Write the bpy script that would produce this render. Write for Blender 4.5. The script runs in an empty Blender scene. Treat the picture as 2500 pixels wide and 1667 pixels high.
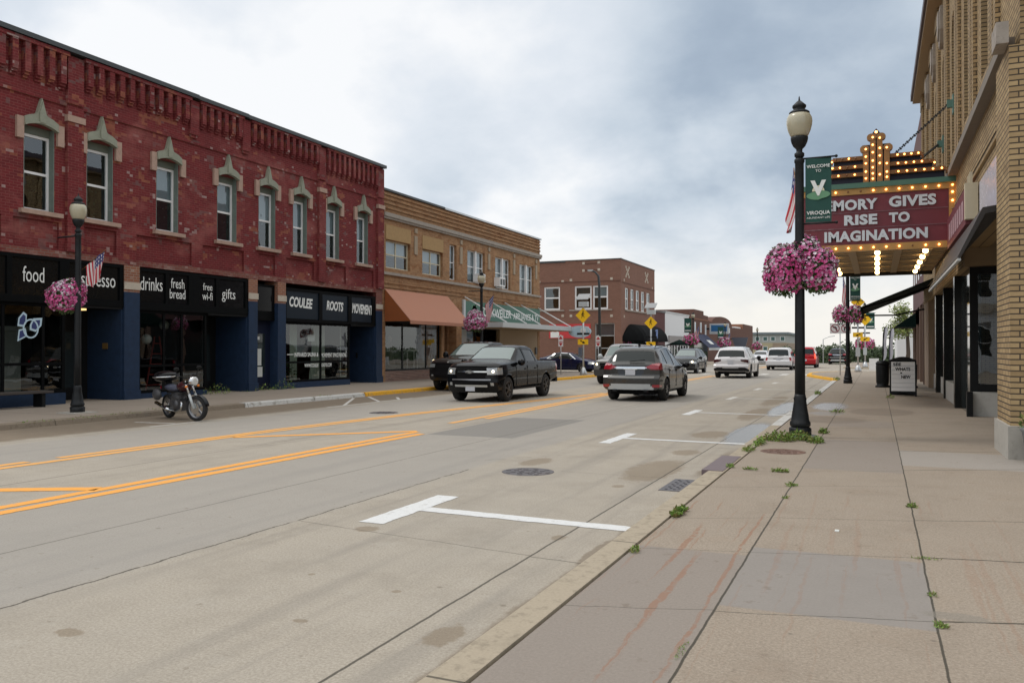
import bpy, bmesh, math, random
from mathutils import Vector, Matrix, noise
sc = bpy.context.scene
R = math.radians
# ------------------------------------------------------------------ camera
CAM_H = 1.7
YAW = math.atan(890/2018.0); PITCH = math.atan(16.5/2018.0)
cd = bpy.data.cameras.new("camera"); cam = bpy.data.objects.new("camera", cd); sc.collection.objects.link(cam)
cd.sensor_width = 36; cd.lens = 36*2018/2500; cd.clip_end = 3000; cd.clip_start = 0.05
cam.location = (0, 0, CAM_H)
cam.rotation_euler = (math.pi/2+PITCH, 0, YAW)
sc.camera = cam
# ------------------------------------------------------------------ exposure
sc.view_settings.view_transform = 'Standard'; sc.view_settings.look = 'None'
sc.view_settings.exposure = 0.0; sc.view_settings.gamma = 1.0
sc.view_settings.use_curve_mapping = False
# ------------------------------------------------------------------ node helpers
class NT:
    def __init__(s, tree): s.t = tree; s.n = tree.nodes; s.l = tree.links
    def node(s, typ, props=None, **ins):
        n = s.n.new(typ)
        for k, v in (props or {}).items(): setattr(n, k, v)
        for k, v in ins.items():
            key = int(k[1:]) if k[0] == 'i' and k[1:].isdigit() else k.replace('_', ' ')
            s.set(n.inputs[key], v)
        return n
    def set(s, inp, v):
        if hasattr(v, 'is_output'): s.l.new(v, inp)
        elif isinstance(v, (tuple, list)) and inp.type == 'RGBA' and len(v) == 3: inp.default_value = (*v, 1)
        else: inp.default_value = v
    def m(s, op, a, b=None, c=None, clamp=False):
        n = s.n.new('ShaderNodeMath'); n.operation = op; n.use_clamp = clamp
        s.set(n.inputs[0], a)
        if b is not None: s.set(n.inputs[1], b)
        if c is not None: s.set(n.inputs[2], c)
        return n.outputs[0]
    def vm(s, op, a, b=None, c=None):
        n = s.n.new('ShaderNodeVectorMath'); n.operation = op
        s.set(n.inputs[0], a)
        if b is not None:
            if op == 'SCALE': s.set(n.inputs['Scale'], b)
            else: s.set(n.inputs[1], b)
        if c is not None: s.set(n.inputs[2], c)
        return n.outputs['Value'] if op in ('LENGTH', 'DOT_PRODUCT', 'DISTANCE') else n.outputs[0]
    def mix(s, f, a, b, typ='MIX'):
        n = s.n.new('ShaderNodeMix'); n.data_type = 'RGBA'; n.blend_type = typ
        s.set(n.inputs[0], f); s.set(n.inputs[6], a); s.set(n.inputs[7], b)
        return n.outputs[2]
    def noise(s, vec, scale, detail=4, rough=.55, dist=0.0):
        n = s.n.new('ShaderNodeTexNoise'); s.set(n.inputs['Vector'], vec)
        n.inputs['Scale'].default_value = scale; n.inputs['Detail'].default_value = detail
        n.inputs['Roughness'].default_value = rough; n.inputs['Distortion'].default_value = dist
        return n.outputs['Fac']
    def ramp(s, v, a, b, lo=0.0, hi=1.0):
        n = s.n.new('ShaderNodeMapRange'); n.interpolation_type = 'SMOOTHSTEP'; n.clamp = True
        s.set(n.inputs[0], v); n.inputs[1].default_value = a; n.inputs[2].default_value = b
        n.inputs[3].default_value = lo; n.inputs[4].default_value = hi
        return n.outputs[0]
    def xyz(s, v):
        n = s.n.new('ShaderNodeSeparateXYZ'); s.set(n.inputs[0], v); return n.outputs
    def comb(s, x=0, y=0, z=0):
        n = s.n.new('ShaderNodeCombineXYZ'); s.set(n.inputs[0], x); s.set(n.inputs[1], y); s.set(n.inputs[2], z); return n.outputs[0]
# ------------------------------------------------------------------ world : overcast daylight sky
SUN_DIR = Vector((-0.55, -0.10, 0.80)).normalized()       # towards the sun
elev = math.asin(SUN_DIR.z); azim = math.atan2(SUN_DIR.x, SUN_DIR.y)
w = bpy.data.worlds.new("World"); sc.world = w; w.use_nodes = True
T = NT(w.node_tree); T.n.clear()
geo = T.node('ShaderNodeTexCoord').outputs['Generated']
sky = T.node('ShaderNodeTexSky', dict(sky_type='NISHITA', sun_disc=False, sun_elevation=elev, sun_rotation=azim, air_density=1.0, dust_density=2.0))
skyc = T.mix(1.0, sky.outputs[0], (0.10, 0.10, 0.10), 'MULTIPLY')
d = T.vm('NORMALIZE', geo); dx, dy, dz = T.xyz(d)
zc = T.m('MAXIMUM', dz, 0.0)
den = T.m('ADD', zc, 0.42)
pl = T.comb(T.m('DIVIDE', dx, den), T.m('DIVIDE', dy, den), 0.0)
def dirpx(u, v):
    f = 2018.0
    F = Vector((-math.sin(YAW)*math.cos(PITCH), math.cos(YAW)*math.cos(PITCH), math.sin(PITCH)))
    Rt = Vector((math.cos(YAW), math.sin(YAW), 0)); U = Rt.cross(F)
    return (F+Rt*((u-1250)/f)+U*((833.5-v)/f)).normalized()
n1 = T.noise(T.vm('ADD', pl, (3.1, 1.7, 0)), 1.2, 4, .5, .3)
n2 = T.noise(T.vm('ADD', pl, (9.4, 5.2, 2)), 3.2, 5, .52, .2)
n3 = T.noise(T.vm('ADD', pl, (1.4, 7.2, 5)), 8.0, 5, .6, .1)
def blob(u, v, r0, r1, amt):
    b = T.vm('DISTANCE', T.vm('ADD', d, T.comb(0, 0, T.m('MULTIPLY', T.m('SUBTRACT', n2, .5), .22))), tuple(dirpx(u, v)))
    return T.m('MULTIPLY', T.ramp(b, r1, r0), amt)
# "grey" of the cloud layer : large banks + their smaller edges
g = T.m('ADD', T.m('MULTIPLY', T.m('SUBTRACT', n1, .5), .9), T.m('MULTIPLY', T.m('SUBTRACT', n2, .5), .80))
g = T.m('ADD', g, T.m('MULTIPLY', T.m('SUBTRACT', n3, .5), .32))
g = T.m('ADD', g, 0.23)
for u, v, r0, r1, a in [
        (1950, 230, .06, .34, .40), (1250, 330, .03, .26, .22), (1700, 180, .02, .16, .12), (2050, 430, .03, .20, .14), (120, 10, .02, .22, .26), (1340, 130, .03, .18, -.26), (900, 420, .02, .16, .12), (1450, 480, .03, .14, .12),
        (560, 260, .05, .30, -.42), (1330, 560, .02, .16, -.38), (1000, 120, .02, .16, -.12), (1850, 760, .05, .30, -.35), (620, 20, .02, .10, .22)]:
    g = T.m('ADD', g, blob(u, v, r0, r1, a))
hz = T.ramp(dz, 0.0, 0.16)
g = T.m('MULTIPLY', g, T.m('ADD', T.m('MULTIPLY', hz, .75), .25))
g = T.m('MAXIMUM', T.m('MINIMUM', g, 1.0), 0.0)
cr = T.node('ShaderNodeValToRGB'); T.set(cr.inputs[0], g)
e = cr.color_ramp.elements
e[0].position = 0.0; e[0].color = (1.02, 1.03, 1.04, 1)
e[1].position = 1.0; e[1].color = (0.30, 0.375, 0.48, 1)
for p, c in ((.22, (.82, .87, .93)), (.50, (.61, .69, .775)), (.75, (.42, .505, .61))):
    k = e.new(p); k.color = (*c, 1)
warm = T.mix(T.ramp(dz, .16, .02), cr.outputs[0], T.mix(1.0, cr.outputs[0], (1.0, .965, .90), 'MULTIPLY'))
cl = T.mix(0.90, skyc, warm)
# the unseen cloud deck overhead is the bright, sun-side part of the overcast
over = T.ramp(dz, .45, .85)
cl = T.mix(over, cl, (1.30, 1.29, 1.26))
bg = T.node('ShaderNodeBackground', Color=cl, Strength=1.0)
T.l.new(bg.outputs[0], T.node('ShaderNodeOutputWorld').inputs[0])
# ------------------------------------------------------------------ sun (veiled)
sl = bpy.data.lights.new("sun", 'SUN'); sl.energy = 1.0; sl.angle = R(12); sl.color = (1, .95, .88)
so = bpy.data.objects.new("sun", sl); sc.collection.objects.link(so)
so.rotation_euler = SUN_DIR.to_track_quat('Z', 'Y').to_euler(); so.location = (0, 0, 60)
# ------------------------------------------------------------------ object helpers
COL = sc.collection
def tag(o, label=None, cat=None, group=None, kind=None):
    if label: o['label'] = label
    if cat: o['category'] = cat
    if group: o['group'] = group
    if kind: o['kind'] = kind
    return o
def thing(name, label, cat, loc=(0, 0, 0), group=None):
    o = bpy.data.objects.new(name, None); COL.objects.link(o); o.location = loc
    o.empty_display_size = .2
    return tag(o, label, cat, group)
def wloc(o):
    v = Vector((0, 0, 0))
    while o: v += o.location; o = o.parent
    return v
class MB:
    """collects shapes in world coordinates; build() links them as ONE mesh object"""
    def __init__(s): s.b = bmesh.new(); s.mi = 0; s.sm = False
    def face(s, vs, mi=None, smooth=None):
        try: f = s.b.faces.new(vs)
        except ValueError: return None
        f.material_index = s.mi if mi is None else mi
        f.smooth = s.sm if smooth is None else smooth
        return f
    def quad(s, *pts, mi=None): return s.face([s.b.verts.new(p) for p in pts], mi)
    def box(s, x0, x1, y0, y1, z0, z1, mi=None):
        if x0 > x1: x0, x1 = x1, x0
        if y0 > y1: y0, y1 = y1, y0
        if z0 > z1: z0, z1 = z1, z0
        v = [s.b.verts.new((x, y, z)) for z in (z0, z1) for y in (y0, y1) for x in (x0, x1)]
        for q in ((0, 2, 3, 1), (4, 5, 7, 6), (0, 1, 5, 4), (2, 6, 7, 3), (0, 4, 6, 2), (1, 3, 7, 5)): s.face([v[i] for i in q], mi)
        return s
    def bar(s, a, b, w, h=None, up=(0, 0, 1), mi=None):
        a = Vector(a); b = Vector(b); h = h or w; t = (b-a).normalized(); u = Vector(up)
        if abs(t.dot(u)) > .99: u = Vector((1, 0, 0))
        r = t.cross(u).normalized()*(w/2); n = r.cross(t).normalized()*(h/2)
        A = [s.b.verts.new(a+r*i+n*j) for i, j in ((-1, -1), (1, -1), (1, 1), (-1, 1))]
        B = [s.b.verts.new(b+r*i+n*j) for i, j in ((-1, -1), (1, -1), (1, 1), (-1, 1))]
        for i in range(4): s.face([A[i], A[(i+1) % 4], B[(i+1) % 4], B[i]], mi)
        s.face(A[::-1], mi); s.face(B, mi); return s
    def tube(s, pts, r, n=8, mi=None, cap=True):
        pts = [Vector(p) for p in pts]; rings = []; prev = None
        for i, p in enumerate(pts):
            t = (pts[min(i+1, len(pts)-1)]-pts[max(i-1, 0)]).normalized()
            if prev is None:
                u = Vector((0, 0, 1)) if abs(t.z) < .9 else Vector((1, 0, 0))
                x = t.cross(u).normalized()
            else: x = (prev-t*prev.dot(t)).normalized()
            y = t.cross(x); prev = x
            rr = r[i] if isinstance(r, (list, tuple)) else r
            rings.append([s.b.verts.new(p+(x*math.cos(2*math.pi*k/n)+y*math.sin(2*math.pi*k/n))*rr) for k in range(n)])
        for a, b in zip(rings, rings[1:]):
            for k in range(n): s.face([a[k], a[(k+1) % n], b[(k+1) % n], b[k]], mi, True)
        if cap: s.face(rings[0][::-1], mi); s.face(rings[-1], mi)
        return s
    def lathe(s, c, prof, n=20, axis='z', mi=None, smooth=True, cap=True):
        c = Vector(c); rings = []
        for r, h in prof:
            ring = []
            for k in range(n):
                a = 2*math.pi*k/n; p, q = r*math.cos(a), r*math.sin(a)
                ring.append(s.b.verts.new(c+Vector({'z': (p, q, h), 'y': (q, h, p), 'x': (h, p, q)}[axis])))
            rings.append(ring)
        for a, b in zip(rings, rings[1:]):
            for k in range(n): s.face([a[k], a[(k+1) % n], b[(k+1) % n], b[k]], mi, smooth)
        if cap: s.face(rings[0][::-1], mi, False); s.face(rings[-1], mi, False)
        return s
    def prism(s, pts, off, mi=None):
        """closed polygon pts (3D) extruded by vector off"""
        o = Vector(off); A = [s.b.verts.new(Vector(p)) for p in pts]; B = [s.b.verts.new(Vector(p)+o) for p in pts]; n = len(A)
        s.face(A[::-1], mi); s.face(B, mi)
        for i in range(n): s.face([A[i], A[(i+1) % n], B[(i+1) % n], B[i]], mi)
        return s
    def ellip(s, c, rx, ry, rz, n=16, m=10, mi=None):
        c = Vector(c); rings = []
        for j in range(1, m):
            t = math.pi*j/m
            rings.append([s.b.verts.new(c+Vector((rx*math.sin(t)*math.cos(2*math.pi*k/n), ry*math.sin(t)*math.sin(2*math.pi*k/n), -rz*math.cos(t)))) for k in range(n)])
        for a, b in zip(rings, rings[1:]):
            for k in range(n): s.face([a[k], a[(k+1) % n], b[(k+1) % n], b[k]], mi, True)
        lo = s.b.verts.new(c-Vector((0, 0, rz))); hi = s.b.verts.new(c+Vector((0, 0, rz)))
        for k in range(n): s.face([lo, rings[0][(k+1) % n], rings[0][k]], mi, True); s.face([hi, rings[-1][k], rings[-1][(k+1) % n]], mi, True)
        return s
    def build(s, name, mats, parent=None, loc=None, recalc=True, bevel=0):
        off = wloc(parent) if parent else Vector(loc or (0, 0, 0))
        if recalc: bmesh.ops.recalc_face_normals(s.b, faces=s.b.faces)
        if bevel: bmesh.ops.bevel(s.b, geom=[e for e in s.b.edges if e.is_manifold and e.calc_face_angle(0) > .6], offset=bevel, segments=2, affect='EDGES', profile=.6)
        if off.length: bmesh.ops.translate(s.b, verts=s.b.verts, vec=-off)
        me = bpy.data.meshes.new(name); s.b.to_mesh(me); s.b.free()
        for m in (mats if isinstance(mats, (list, tuple)) else [mats]): me.materials.append(m)
        o = bpy.data.objects.new(name, me); COL.objects.link(o)
        if parent: o.parent = parent
        else: o.location = off
        return o
def struct(name, mb, mats, **k):
    o = mb.build(name, mats, **k); o['kind'] = 'structure'; return o
def copy_tree(o, parent=None):
    c = o.copy(); COL.objects.link(c); c.parent = parent
    for ch in [x for x in ALLCH(o)]: copy_tree(ch, c)
    return c
def ALLCH(o): return [x for x in bpy.data.objects if x.parent == o]
FACE_X = Matrix(((0, 0, 1, 0), (1, 0, 0, 0), (0, 1, 0, 0), (0, 0, 0, 1)))       # text facing +X (left-hand row)
FACE_NX = Matrix(((0, 0, -1, 0), (-1, 0, 0, 0), (0, 1, 0, 0), (0, 0, 0, 1)))    # text facing -X (right-hand row)
FACE_NY = Matrix(((1, 0, 0, 0), (0, 0, -1, 0), (0, 1, 0, 0), (0, 0, 0, 1)))     # text facing -Y
def text(body, mat, parent, at, face, height, width=None, bold=0.0, shear=0.0, depth=.004, rot=0.0, name='lettering', spacing=1.0):
    cu = bpy.data.curves.new('t', 'FONT'); cu.body = body; cu.align_x = 'CENTER'; cu.align_y = 'CENTER'
    cu.size = 1.0; cu.offset = bold; cu.shear = shear; cu.extrude = .5; cu.resolution_u = 3; cu.space_character = spacing
    to = bpy.data.objects.new('t', cu); COL.objects.link(to)
    dg = bpy.context.evaluated_depsgraph_get(); dg.update()
    me = bpy.data.meshes.new_from_object(to.evaluated_get(dg)); bpy.data.objects.remove(to); bpy.data.curves.remove(cu)
    xs = [v.co.x for v in me.vertices]; ys = [v.co.y for v in me.vertices]
    x0, x1, y0, y1 = min(xs), max(xs), min(ys), max(ys)
    sy = height/(y1-y0); sx = sy if width is None else width/(x1-x0)
    M = Matrix.Translation(Vector(at)-(wloc(parent) if parent else Vector())) @ face @ Matrix.Rotation(rot, 4, 'Z') @ Matrix.Diagonal((sx, sy, depth, 1)) @ Matrix.Translation((-(x0+x1)/2, -(y0+y1)/2, 0))
    me.transform(M); me.name = name; me.materials.clear(); me.materials.append(mat)
    o = bpy.data.objects.new(name, me); COL.objects.link(o)
    if parent: o.parent = parent
    return o
# ------------------------------------------------------------------ materials
MATS = {}
def newmat(name):
    m = bpy.data.materials.new(name); m.use_nodes = True; t = NT(m.node_tree); t.n.clear()
    out = t.node('ShaderNodeOutputMaterial'); p = t.node('ShaderNodeBsdfPrincipled'); t.l.new(p.outputs[0], out.inputs[0])
    MATS[name] = m; return m, t, p, out
def plain(name, col, rough=.5, metal=0.0, var=.12, scale=6.0, bump=0.0, bscale=60, coat=0.0, dirt=None, spec=.5):
    if name in MATS: return MATS[name]
    m, t, p, out = newmat(name)
    pos = t.node('ShaderNodeTexCoord').outputs['Object']
    n = t.noise(pos, scale, 5, .6)
    c = t.mix(n, tuple(x*(1-var) for x in col), tuple(min(1, x*(1+var)) for x in col))
    if dirt:
        c = t.mix(t.m('MULTIPLY', t.ramp(t.noise(pos, scale*.7+1.3, 6, .7), .52, .72), .6), c, dirt)
    t.set(p.inputs['Base Color'], c); p.inputs['Metallic'].default_value = metal
    t.set(p.inputs['Roughness'], t.m('ADD', t.m('MULTIPLY', t.m('SUBTRACT', n, .5), .2), rough, clamp=True))
    p.inputs['Coat Weight'].default_value = coat; p.inputs['Coat Roughness'].default_value = .05
    p.inputs['Specular IOR Level'].default_value = spec
    if bump:
        b = t.node('ShaderNodeBump', Strength=bump, Distance=.01, Height=t.noise(pos, bscale, 4, .6)); t.l.new(b.outputs[0], p.inputs['Normal'])
    return m
def emit(name, col, s, base=(.8, .7, .5)):
    m, t, p, out = newmat(name); t.set(p.inputs['Base Color'], base); t.set(p.inputs['Emission Color'], col); p.inputs['Emission Strength'].default_value = s
    p.inputs['Roughness'].default_value = .3; return m
def glass(name, tint=(.55, .6, .6), refl=.10, rough=.0):
    m, t, p, out = newmat(name); t.n.remove(p)
    geo = t.node('ShaderNodeNewGeometry'); cs = t.m('ABSOLUTE', t.vm('DOT_PRODUCT', geo.outputs['Incoming'], geo.outputs['Normal']))
    f = t.m('ADD', t.m('MULTIPLY', t.m('POWER', t.m('SUBTRACT', 1.0, cs, clamp=True), 4.0), .9), refl+.04, clamp=True)
    wob = t.noise(geo.outputs['Position'], 1.1, 2, .5)
    bp = t.node('ShaderNodeBump', Strength=.06, Distance=.05, Height=wob)
    gl = t.node('ShaderNodeBsdfGlossy', Roughness=rough, Color=(.92, .97, 1)); t.l.new(bp.outputs[0], gl.inputs['Normal'])
    tr = t.node('ShaderNodeBsdfTransparent', Color=tint)
    mx = t.node('ShaderNodeMixShader'); t.set(mx.inputs[0], f); t.l.new(tr.outputs[0], mx.inputs[1]); t.l.new(gl.outputs[0], mx.inputs[2])
    t.l.new(mx.outputs[0], out.inputs[0]); return m
def wallvec(t):
    """world position unrolled on upright walls : (along, height)"""
    g = t.node('ShaderNodeNewGeometry'); x, y, z = t.xyz(g.outputs['Position']); nx, ny, nz = t.xyz(g.outputs['True Normal'])
    ax = t.m('GREATER_THAN', t.m('ABSOLUTE', nx), .7)
    u = t.m('ADD', t.m('MULTIPLY', y, ax), t.m('MULTIPLY', x, t.m('SUBTRACT', 1.0, ax)))
    return t.comb(u, z, 0), g.outputs['Position'], u, z
def brick(name, c1, c2, mortar, bw=.22, bh=.075, ms=.012, var=.25, wear=None, stain=None, rough=.85, bias=0.0, bump=.6):
    m, t, p, out = newmat(name)
    v, pos, u, z = wallvec(t)
    br = t.node('ShaderNodeTexBrick', dict(offset=.5), Vector=v, Color1=c1, Color2=c2, Mortar=mortar, Scale=1.0, Mortar_Size=ms, Mortar_Smooth=.2, Bias=bias, Brick_Width=bw, Row_Height=bh)
    n = t.noise(pos, .9, 6, .65); n2 = t.noise(v, 7.0, 3, .6)
    c = t.mix(1.0, br.outputs[0], t.mix(t.m('MULTIPLY', t.m('ADD', n, n2), .5), (1-var,)*3, (1+var,)*3), 'MULTIPLY')
    if wear:       # list of (colour, noise scale, lo, hi, amount, seed) : paint worn or scuffed off
        for col, s, lo, hi, amt, seed in wear:
            sv = t.vm('SNAP', v, (bw*.5, bh, 1.0)) if seed not in (2, 5) else v
            wv = t.vm('ADD', t.vm('MULTIPLY', sv, (1.0, 1.7, 1.0)), (seed*3.7, seed*1.9, seed))
            mk = t.ramp(t.noise(wv, s, 2.5 if seed in (1, 4, 7) else 6, .62, .3), lo, hi)
            c = t.mix(t.m('MULTIPLY', mk, amt), c, t.mix(1.0, br.outputs[0] if False else t.mix(n2, tuple(x*.6 for x in col), tuple(x*1.35 for x in col)), (1, 1, 1), 'MULTIPLY'))
    if stain:      # vertical streaks
        sv = t.comb(t.m('MULTIPLY', u, 3.0), t.m('MULTIPLY', z, .25), 0)
        c = t.mix(t.m('MULTIPLY', t.ramp(t.noise(sv, 1.0, 5, .6), .5, .8), stain[1]), c, stain[0])
    t.set(p.inputs['Base Color'], c); p.inputs['Roughness'].default_value = rough; p.inputs['Specular IOR Level'].default_value = .3
    b = t.node('ShaderNodeBump', Strength=bump, Distance=.012, Height=t.m('ADD', t.m('MULTIPLY', t.m('SUBTRACT', 1.0, br.outputs[1]), 1.0), t.m('MULTIPLY', t.noise(pos, 25, 4, .6), .4)))
    t.l.new(b.outputs[0], p.inputs['Normal'])
    return m
# facades
M_RED = brick('red_painted_brick', (.180, .024, .027), (.138, .020, .023), (.23, .07, .062), var=.38, ms=.0065,
    wear=[((.34, .13, .07), 1.6, .605, .65, .58, 1), ((.16, .10, .095), 1.9, .615, .65, .62, 4), ((.42, .32, .30), 2.8, .65, .685, .70, 7), ((.33, .115, .10), .42, .49, .68, .62, 2)])
M_RED_WORN = brick('worn_red_brick', (.23, .075, .055), (.20, .065, .05), (.20, .13, .11), var=.35,
    wear=[((.38, .27, .24), 2.4, .52, .66, .7, 3), ((.16, .025, .025), 1.6, .52, .62, .85, 6)])
M_BAREBRICK = brick('bare_orange_brick', (.32, .12, .065), (.26, .10, .06), (.30, .22, .17), var=.3, wear=[((.45, .38, .32), 4, .56, .7, .6, 3)])
M_TAN = brick('orange_tan_brick', (.43, .235, .112), (.30, .15, .068), (.33, .22, .135), bw=.22, bh=.075, var=.46,
    wear=[((.25, .105, .042), 1.5, .50, .66, .65, 2), ((.20, .14, .09), .8, .55, .70, .55, 5), ((.46, .30, .17), 2.6, .60, .70, .5, 8)], stain=((.16, .10, .06), .45))
M_BROWN = brick('brown_red_brick', (.255, .125, .088), (.215, .105, .074), (.22, .135, .105), var=.22)
M_DKBRICK = brick('dark_brown_brick', (.15, .062, .042), (.12, .05, .036), (.13, .085, .07), var=.25)
M_ORBRICK = brick('rust_orange_brick', (.30, .12, .07), (.26, .105, .06), (.26, .16, .11), var=.2)
M_BUFF = brick('buff_brick', (.45, .325, .175), (.33, .23, .12), (.075, .058, .042), bw=.31, bh=.081, ms=.010, var=.30, bump=.9,
    wear=[((.20, .14, .08), 1.1, .54, .70, .5, 2)])
M_BUFFDK = brick('dark_buff_brick', (.36, .258, .138), (.275, .195, .103), (.10, .075, .055), bw=.31, bh=.081, var=.25)
M_MAROON = brick('maroon_brick', (.14, .05, .05), (.12, .045, .045), (.12, .07, .065), var=.2)
M_BASEBRICK = brick('mottled_red_brick', (.26, .14, .11), (.16, .08, .065), (.30, .25, .21), var=.35)
M_SANDST = plain('pinkish_sandstone', (.42, .29, .23), .85, var=.25, bump=.4, dirt=(.26, .18, .14))
M_LIME = plain('grey_limestone', (.34, .30, .26), .85, var=.28, bump=.4, dirt=(.13, .115, .10))
M_LIMELT = plain('pale_limestone', (.52, .46, .38), .85, var=.18, bump=.3, dirt=(.30, .26, .21))
M_VERDI = plain('weathered_green_metal', (.27, .285, .22), .65, var=.2, dirt=(.36, .34, .28))
M_GREENTRIM = plain('grey_green_wood', (.16, .20, .175), .7, var=.15, dirt=(.3, .33, .3))
M_DKCOPING = plain('dark_grey_metal', (.045, .052, .055), .45, var=.2)
M_SILVER = plain('galvanised_metal', (.55, .57, .58), .35, .6, var=.1)
M_LTMETAL = plain('light_grey_metal', (.52, .55, .56), .45, .2, var=.08)
M_WHITE = plain('white_paint', (.82, .82, .82), .45, var=.06)
M_WHITEWALL = plain('white_stucco', (.72, .73, .74), .7, var=.05)
M_CREAM = plain('cream_paint', (.60, .54, .40), .6, var=.08)
M_BLACK = plain('black_paint', (.010, .011, .012), .5, var=.2, spec=.2)
M_BLACKMATT = plain('matt_black', (.008, .008, .009), .9, var=.2, spec=.15)
M_FASCIA = plain('black_fascia', (.0045, .005, .0055), .6, var=.25, dirt=(.008, .009, .009), spec=.06)
M_SIGNBLUE = plain('dark_slate_board', (.009, .016, .026), .5, var=.2, spec=.2)
M_BLUE = plain('navy_blue_paint', (.016, .034, .074), .6, var=.35, dirt=(.012, .022, .044), bump=.2, bscale=30, spec=.25)
M_DKBLUE = plain('deep_navy_paint', (.008, .012, .032), .6, var=.2, spec=.2)
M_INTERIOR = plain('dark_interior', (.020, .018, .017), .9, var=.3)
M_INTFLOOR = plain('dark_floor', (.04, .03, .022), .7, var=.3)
M_CURTAIN = plain('grey_curtain', (.40, .45, .47), .9, var=.15)
M_CURTAINLT = plain('sage_curtain', (.46, .52, .43), .9, var=.12)
M_BLIND = plain('pale_blind', (.62, .66, .68), .8, var=.06)
M_SCREEN = plain('window_screen', (.05, .055, .055), .7, var=.1)
M_GLASSUP = glass('upper_window_glass', (.60, .66, .68), .09)
M_GLASSST = glass('shop_window_glass', (.60, .63, .62), .05)
M_TRANSOM = plain('dark_transom_glass', (.006, .007, .008), .15, var=.2, spec=.22)
M_GLASSDK = plain('dark_window_glass', (.022, .03, .032), .05, var=.2, spec=.6)
M_ORAWN = plain('terracotta_canvas', (.45, .205, .130), .75, var=.06, scale=2)
M_ORAWNSIDE = plain('rust_canvas', (.30, .085, .022), .8, var=.15)
M_BLKAWN = plain('black_canvas', (.006, .0065, .007), .85, var=.15, spec=.1)
M_GRNAWN = plain('dark_green_canvas', (.004, .014, .012), .85, var=.15, spec=.1)
M_NAVYAWN = plain('navy_canvas', (.02, .028, .075), .7, var=.1)
M_GRNSIGN = plain('green_sign', (.030, .125, .085), .45, var=.12)
M_BANNER = plain('dark_green_banner', (.008, .070, .055), .6, var=.08)
M_BANNERLT = plain('pale_green_print', (.13, .30, .17), .6, var=.15)
M_CREAMPRINT = plain('cream_print', (.72, .68, .50), .6, var=.1)
M_YSIGN = plain('yellow_sign', (1.0, .58, .008), .5, var=.04)
M_ORANGE = plain('orange_plastic', (.75, .22, .02), .5)
M_REDSIGN = plain('red_sign', (.55, .045, .05), .45, var=.1)
M_LTBLUE = plain('pale_blue_sign', (.50, .66, .76), .4, var=.1)
M_BLUESIGN = plain('blue_sign', (.02, .13, .30), .4, var=.1)
M_SKYTRANSOM = plain('transom_sky_reflection', (.58, .57, .66), .25, var=.05)  # lilac stands for the sky mirrored in the transom glass
M_LETTER = plain('white_lettering', (.80, .82, .80), .5, var=.03)
M_LETTERLIT = plain('white_block_letter', (.72, .78, .84), .4, var=.06)
M_PAPER = plain('white_paper', (.62, .64, .62), .8, var=.08)
M_CONCRETE = plain('pale_concrete', (.42, .40, .36), .85, var=.15, bump=.4, dirt=(.27, .25, .22))
M_BULKHEAD = plain('white_stone_panel', (.55, .54, .50), .6, var=.1, dirt=(.42, .40, .36))
M_TANPANEL = plain('tan_board', (.36, .26, .155), .7, var=.12)
M_PLANTER = plain('grey_planter', (.16, .17, .17), .7, var=.15)
M_IRON = plain('cast_iron', (.115, .105, .110), .5, .4, var=.25, dirt=(.14, .09, .07))
M_RUSTIRON = plain('rusty_iron', (.17, .10, .075), .7, .2, var=.25, dirt=(.26, .13, .08))
M_POST = plain('black_post_paint', (.012, .014, .016), .45, var=.3, dirt=(.035, .035, .035), scale=9, spec=.28)
M_GLOBE = plain('cream_globe', (.46, .425, .31), .3, var=.10, coat=.4, scale=4)
M_GLOBEDK = plain('grey_ballast', (.36, .34, .27), .3, var=.06)
M_TYRE = plain('tyre_rubber', (.016, .016, .017), .8, var=.2)
M_RIM = plain('alloy_rim', (.30, .30, .31), .35, .7, var=.1)
M_DKRIM = plain('dark_alloy_rim', (.075, .072, .072), .4, .5, var=.1)
M_CHROME = plain('chrome', (.72, .74, .76), .12, 1.0, var=.05)
M_TRIM = plain('black_trim', (.012, .012, .013), .6, var=.15, spec=.25)
M_CARGLASS = plain('car_window_glass', (.014, .021, .022), .04, var=.1, spec=.42)
M_WINDSHIELD = plain('windscreen_glass', (.10, .155, .15), .05, var=.12, spec=.9, coat=.8, scale=2)
M_TAIL = plain('red_tail_lamp', (.33, .010, .022), .15, coat=1.0, var=.2, scale=14)
M_TAILLIT = emit('lit_tail_lamp', (1, .10, .04), 1.5, (.5, .02, .02))
M_HEADLENS = plain('headlamp_lens', (.42, .44, .45), .12, .4, coat=1.0, var=.25, scale=14)
M_HEADLIT = emit('lit_headlamp', (1, .80, .48), 9.0)
M_PLATE = plain('number_plate', (.55, .57, .62), .5, var=.12, scale=40)
M_BULB = emit('warm_bulb', (1.0, .40, .09), 8.0)
M_BULBBIG = emit('warm_bulb_large', (1.0, .66, .26), 10.0)
M_BULBOFF = plain('unlit_bulb', (.22, .10, .045), .25, coat=.6)
M_WARMLAMP = emit('warm_lamp', (1.0, .58, .18), 4.0)
M_WARMSTRIP = emit('warm_strip', (1.0, .62, .25), 1.6)
M_GOLD = plain('gold_paint', (.52, .30, .095), .45, .25, var=.15)
M_COPPER = plain('copper_paint', (.36, .185, .065), .45, .3, var=.2)
M_GOLDDK = plain('bronze_paint', (.22, .105, .035), .45, .35, var=.2)
M_MARQNAVY = plain('marquee_navy', (.012, .014, .04), .5, var=.15)
M_MARQRED = plain('maroon_letter_panel', (.19, .030, .044), .42, var=.14, scale=2.5, dirt=(.24, .05, .065))
M_MARQGRN = plain('marquee_green', (.085, .20, .15), .5, var=.1)
M_SOFFIT = plain('soffit_board', (.30, .235, .155), .7, var=.15)
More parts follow.
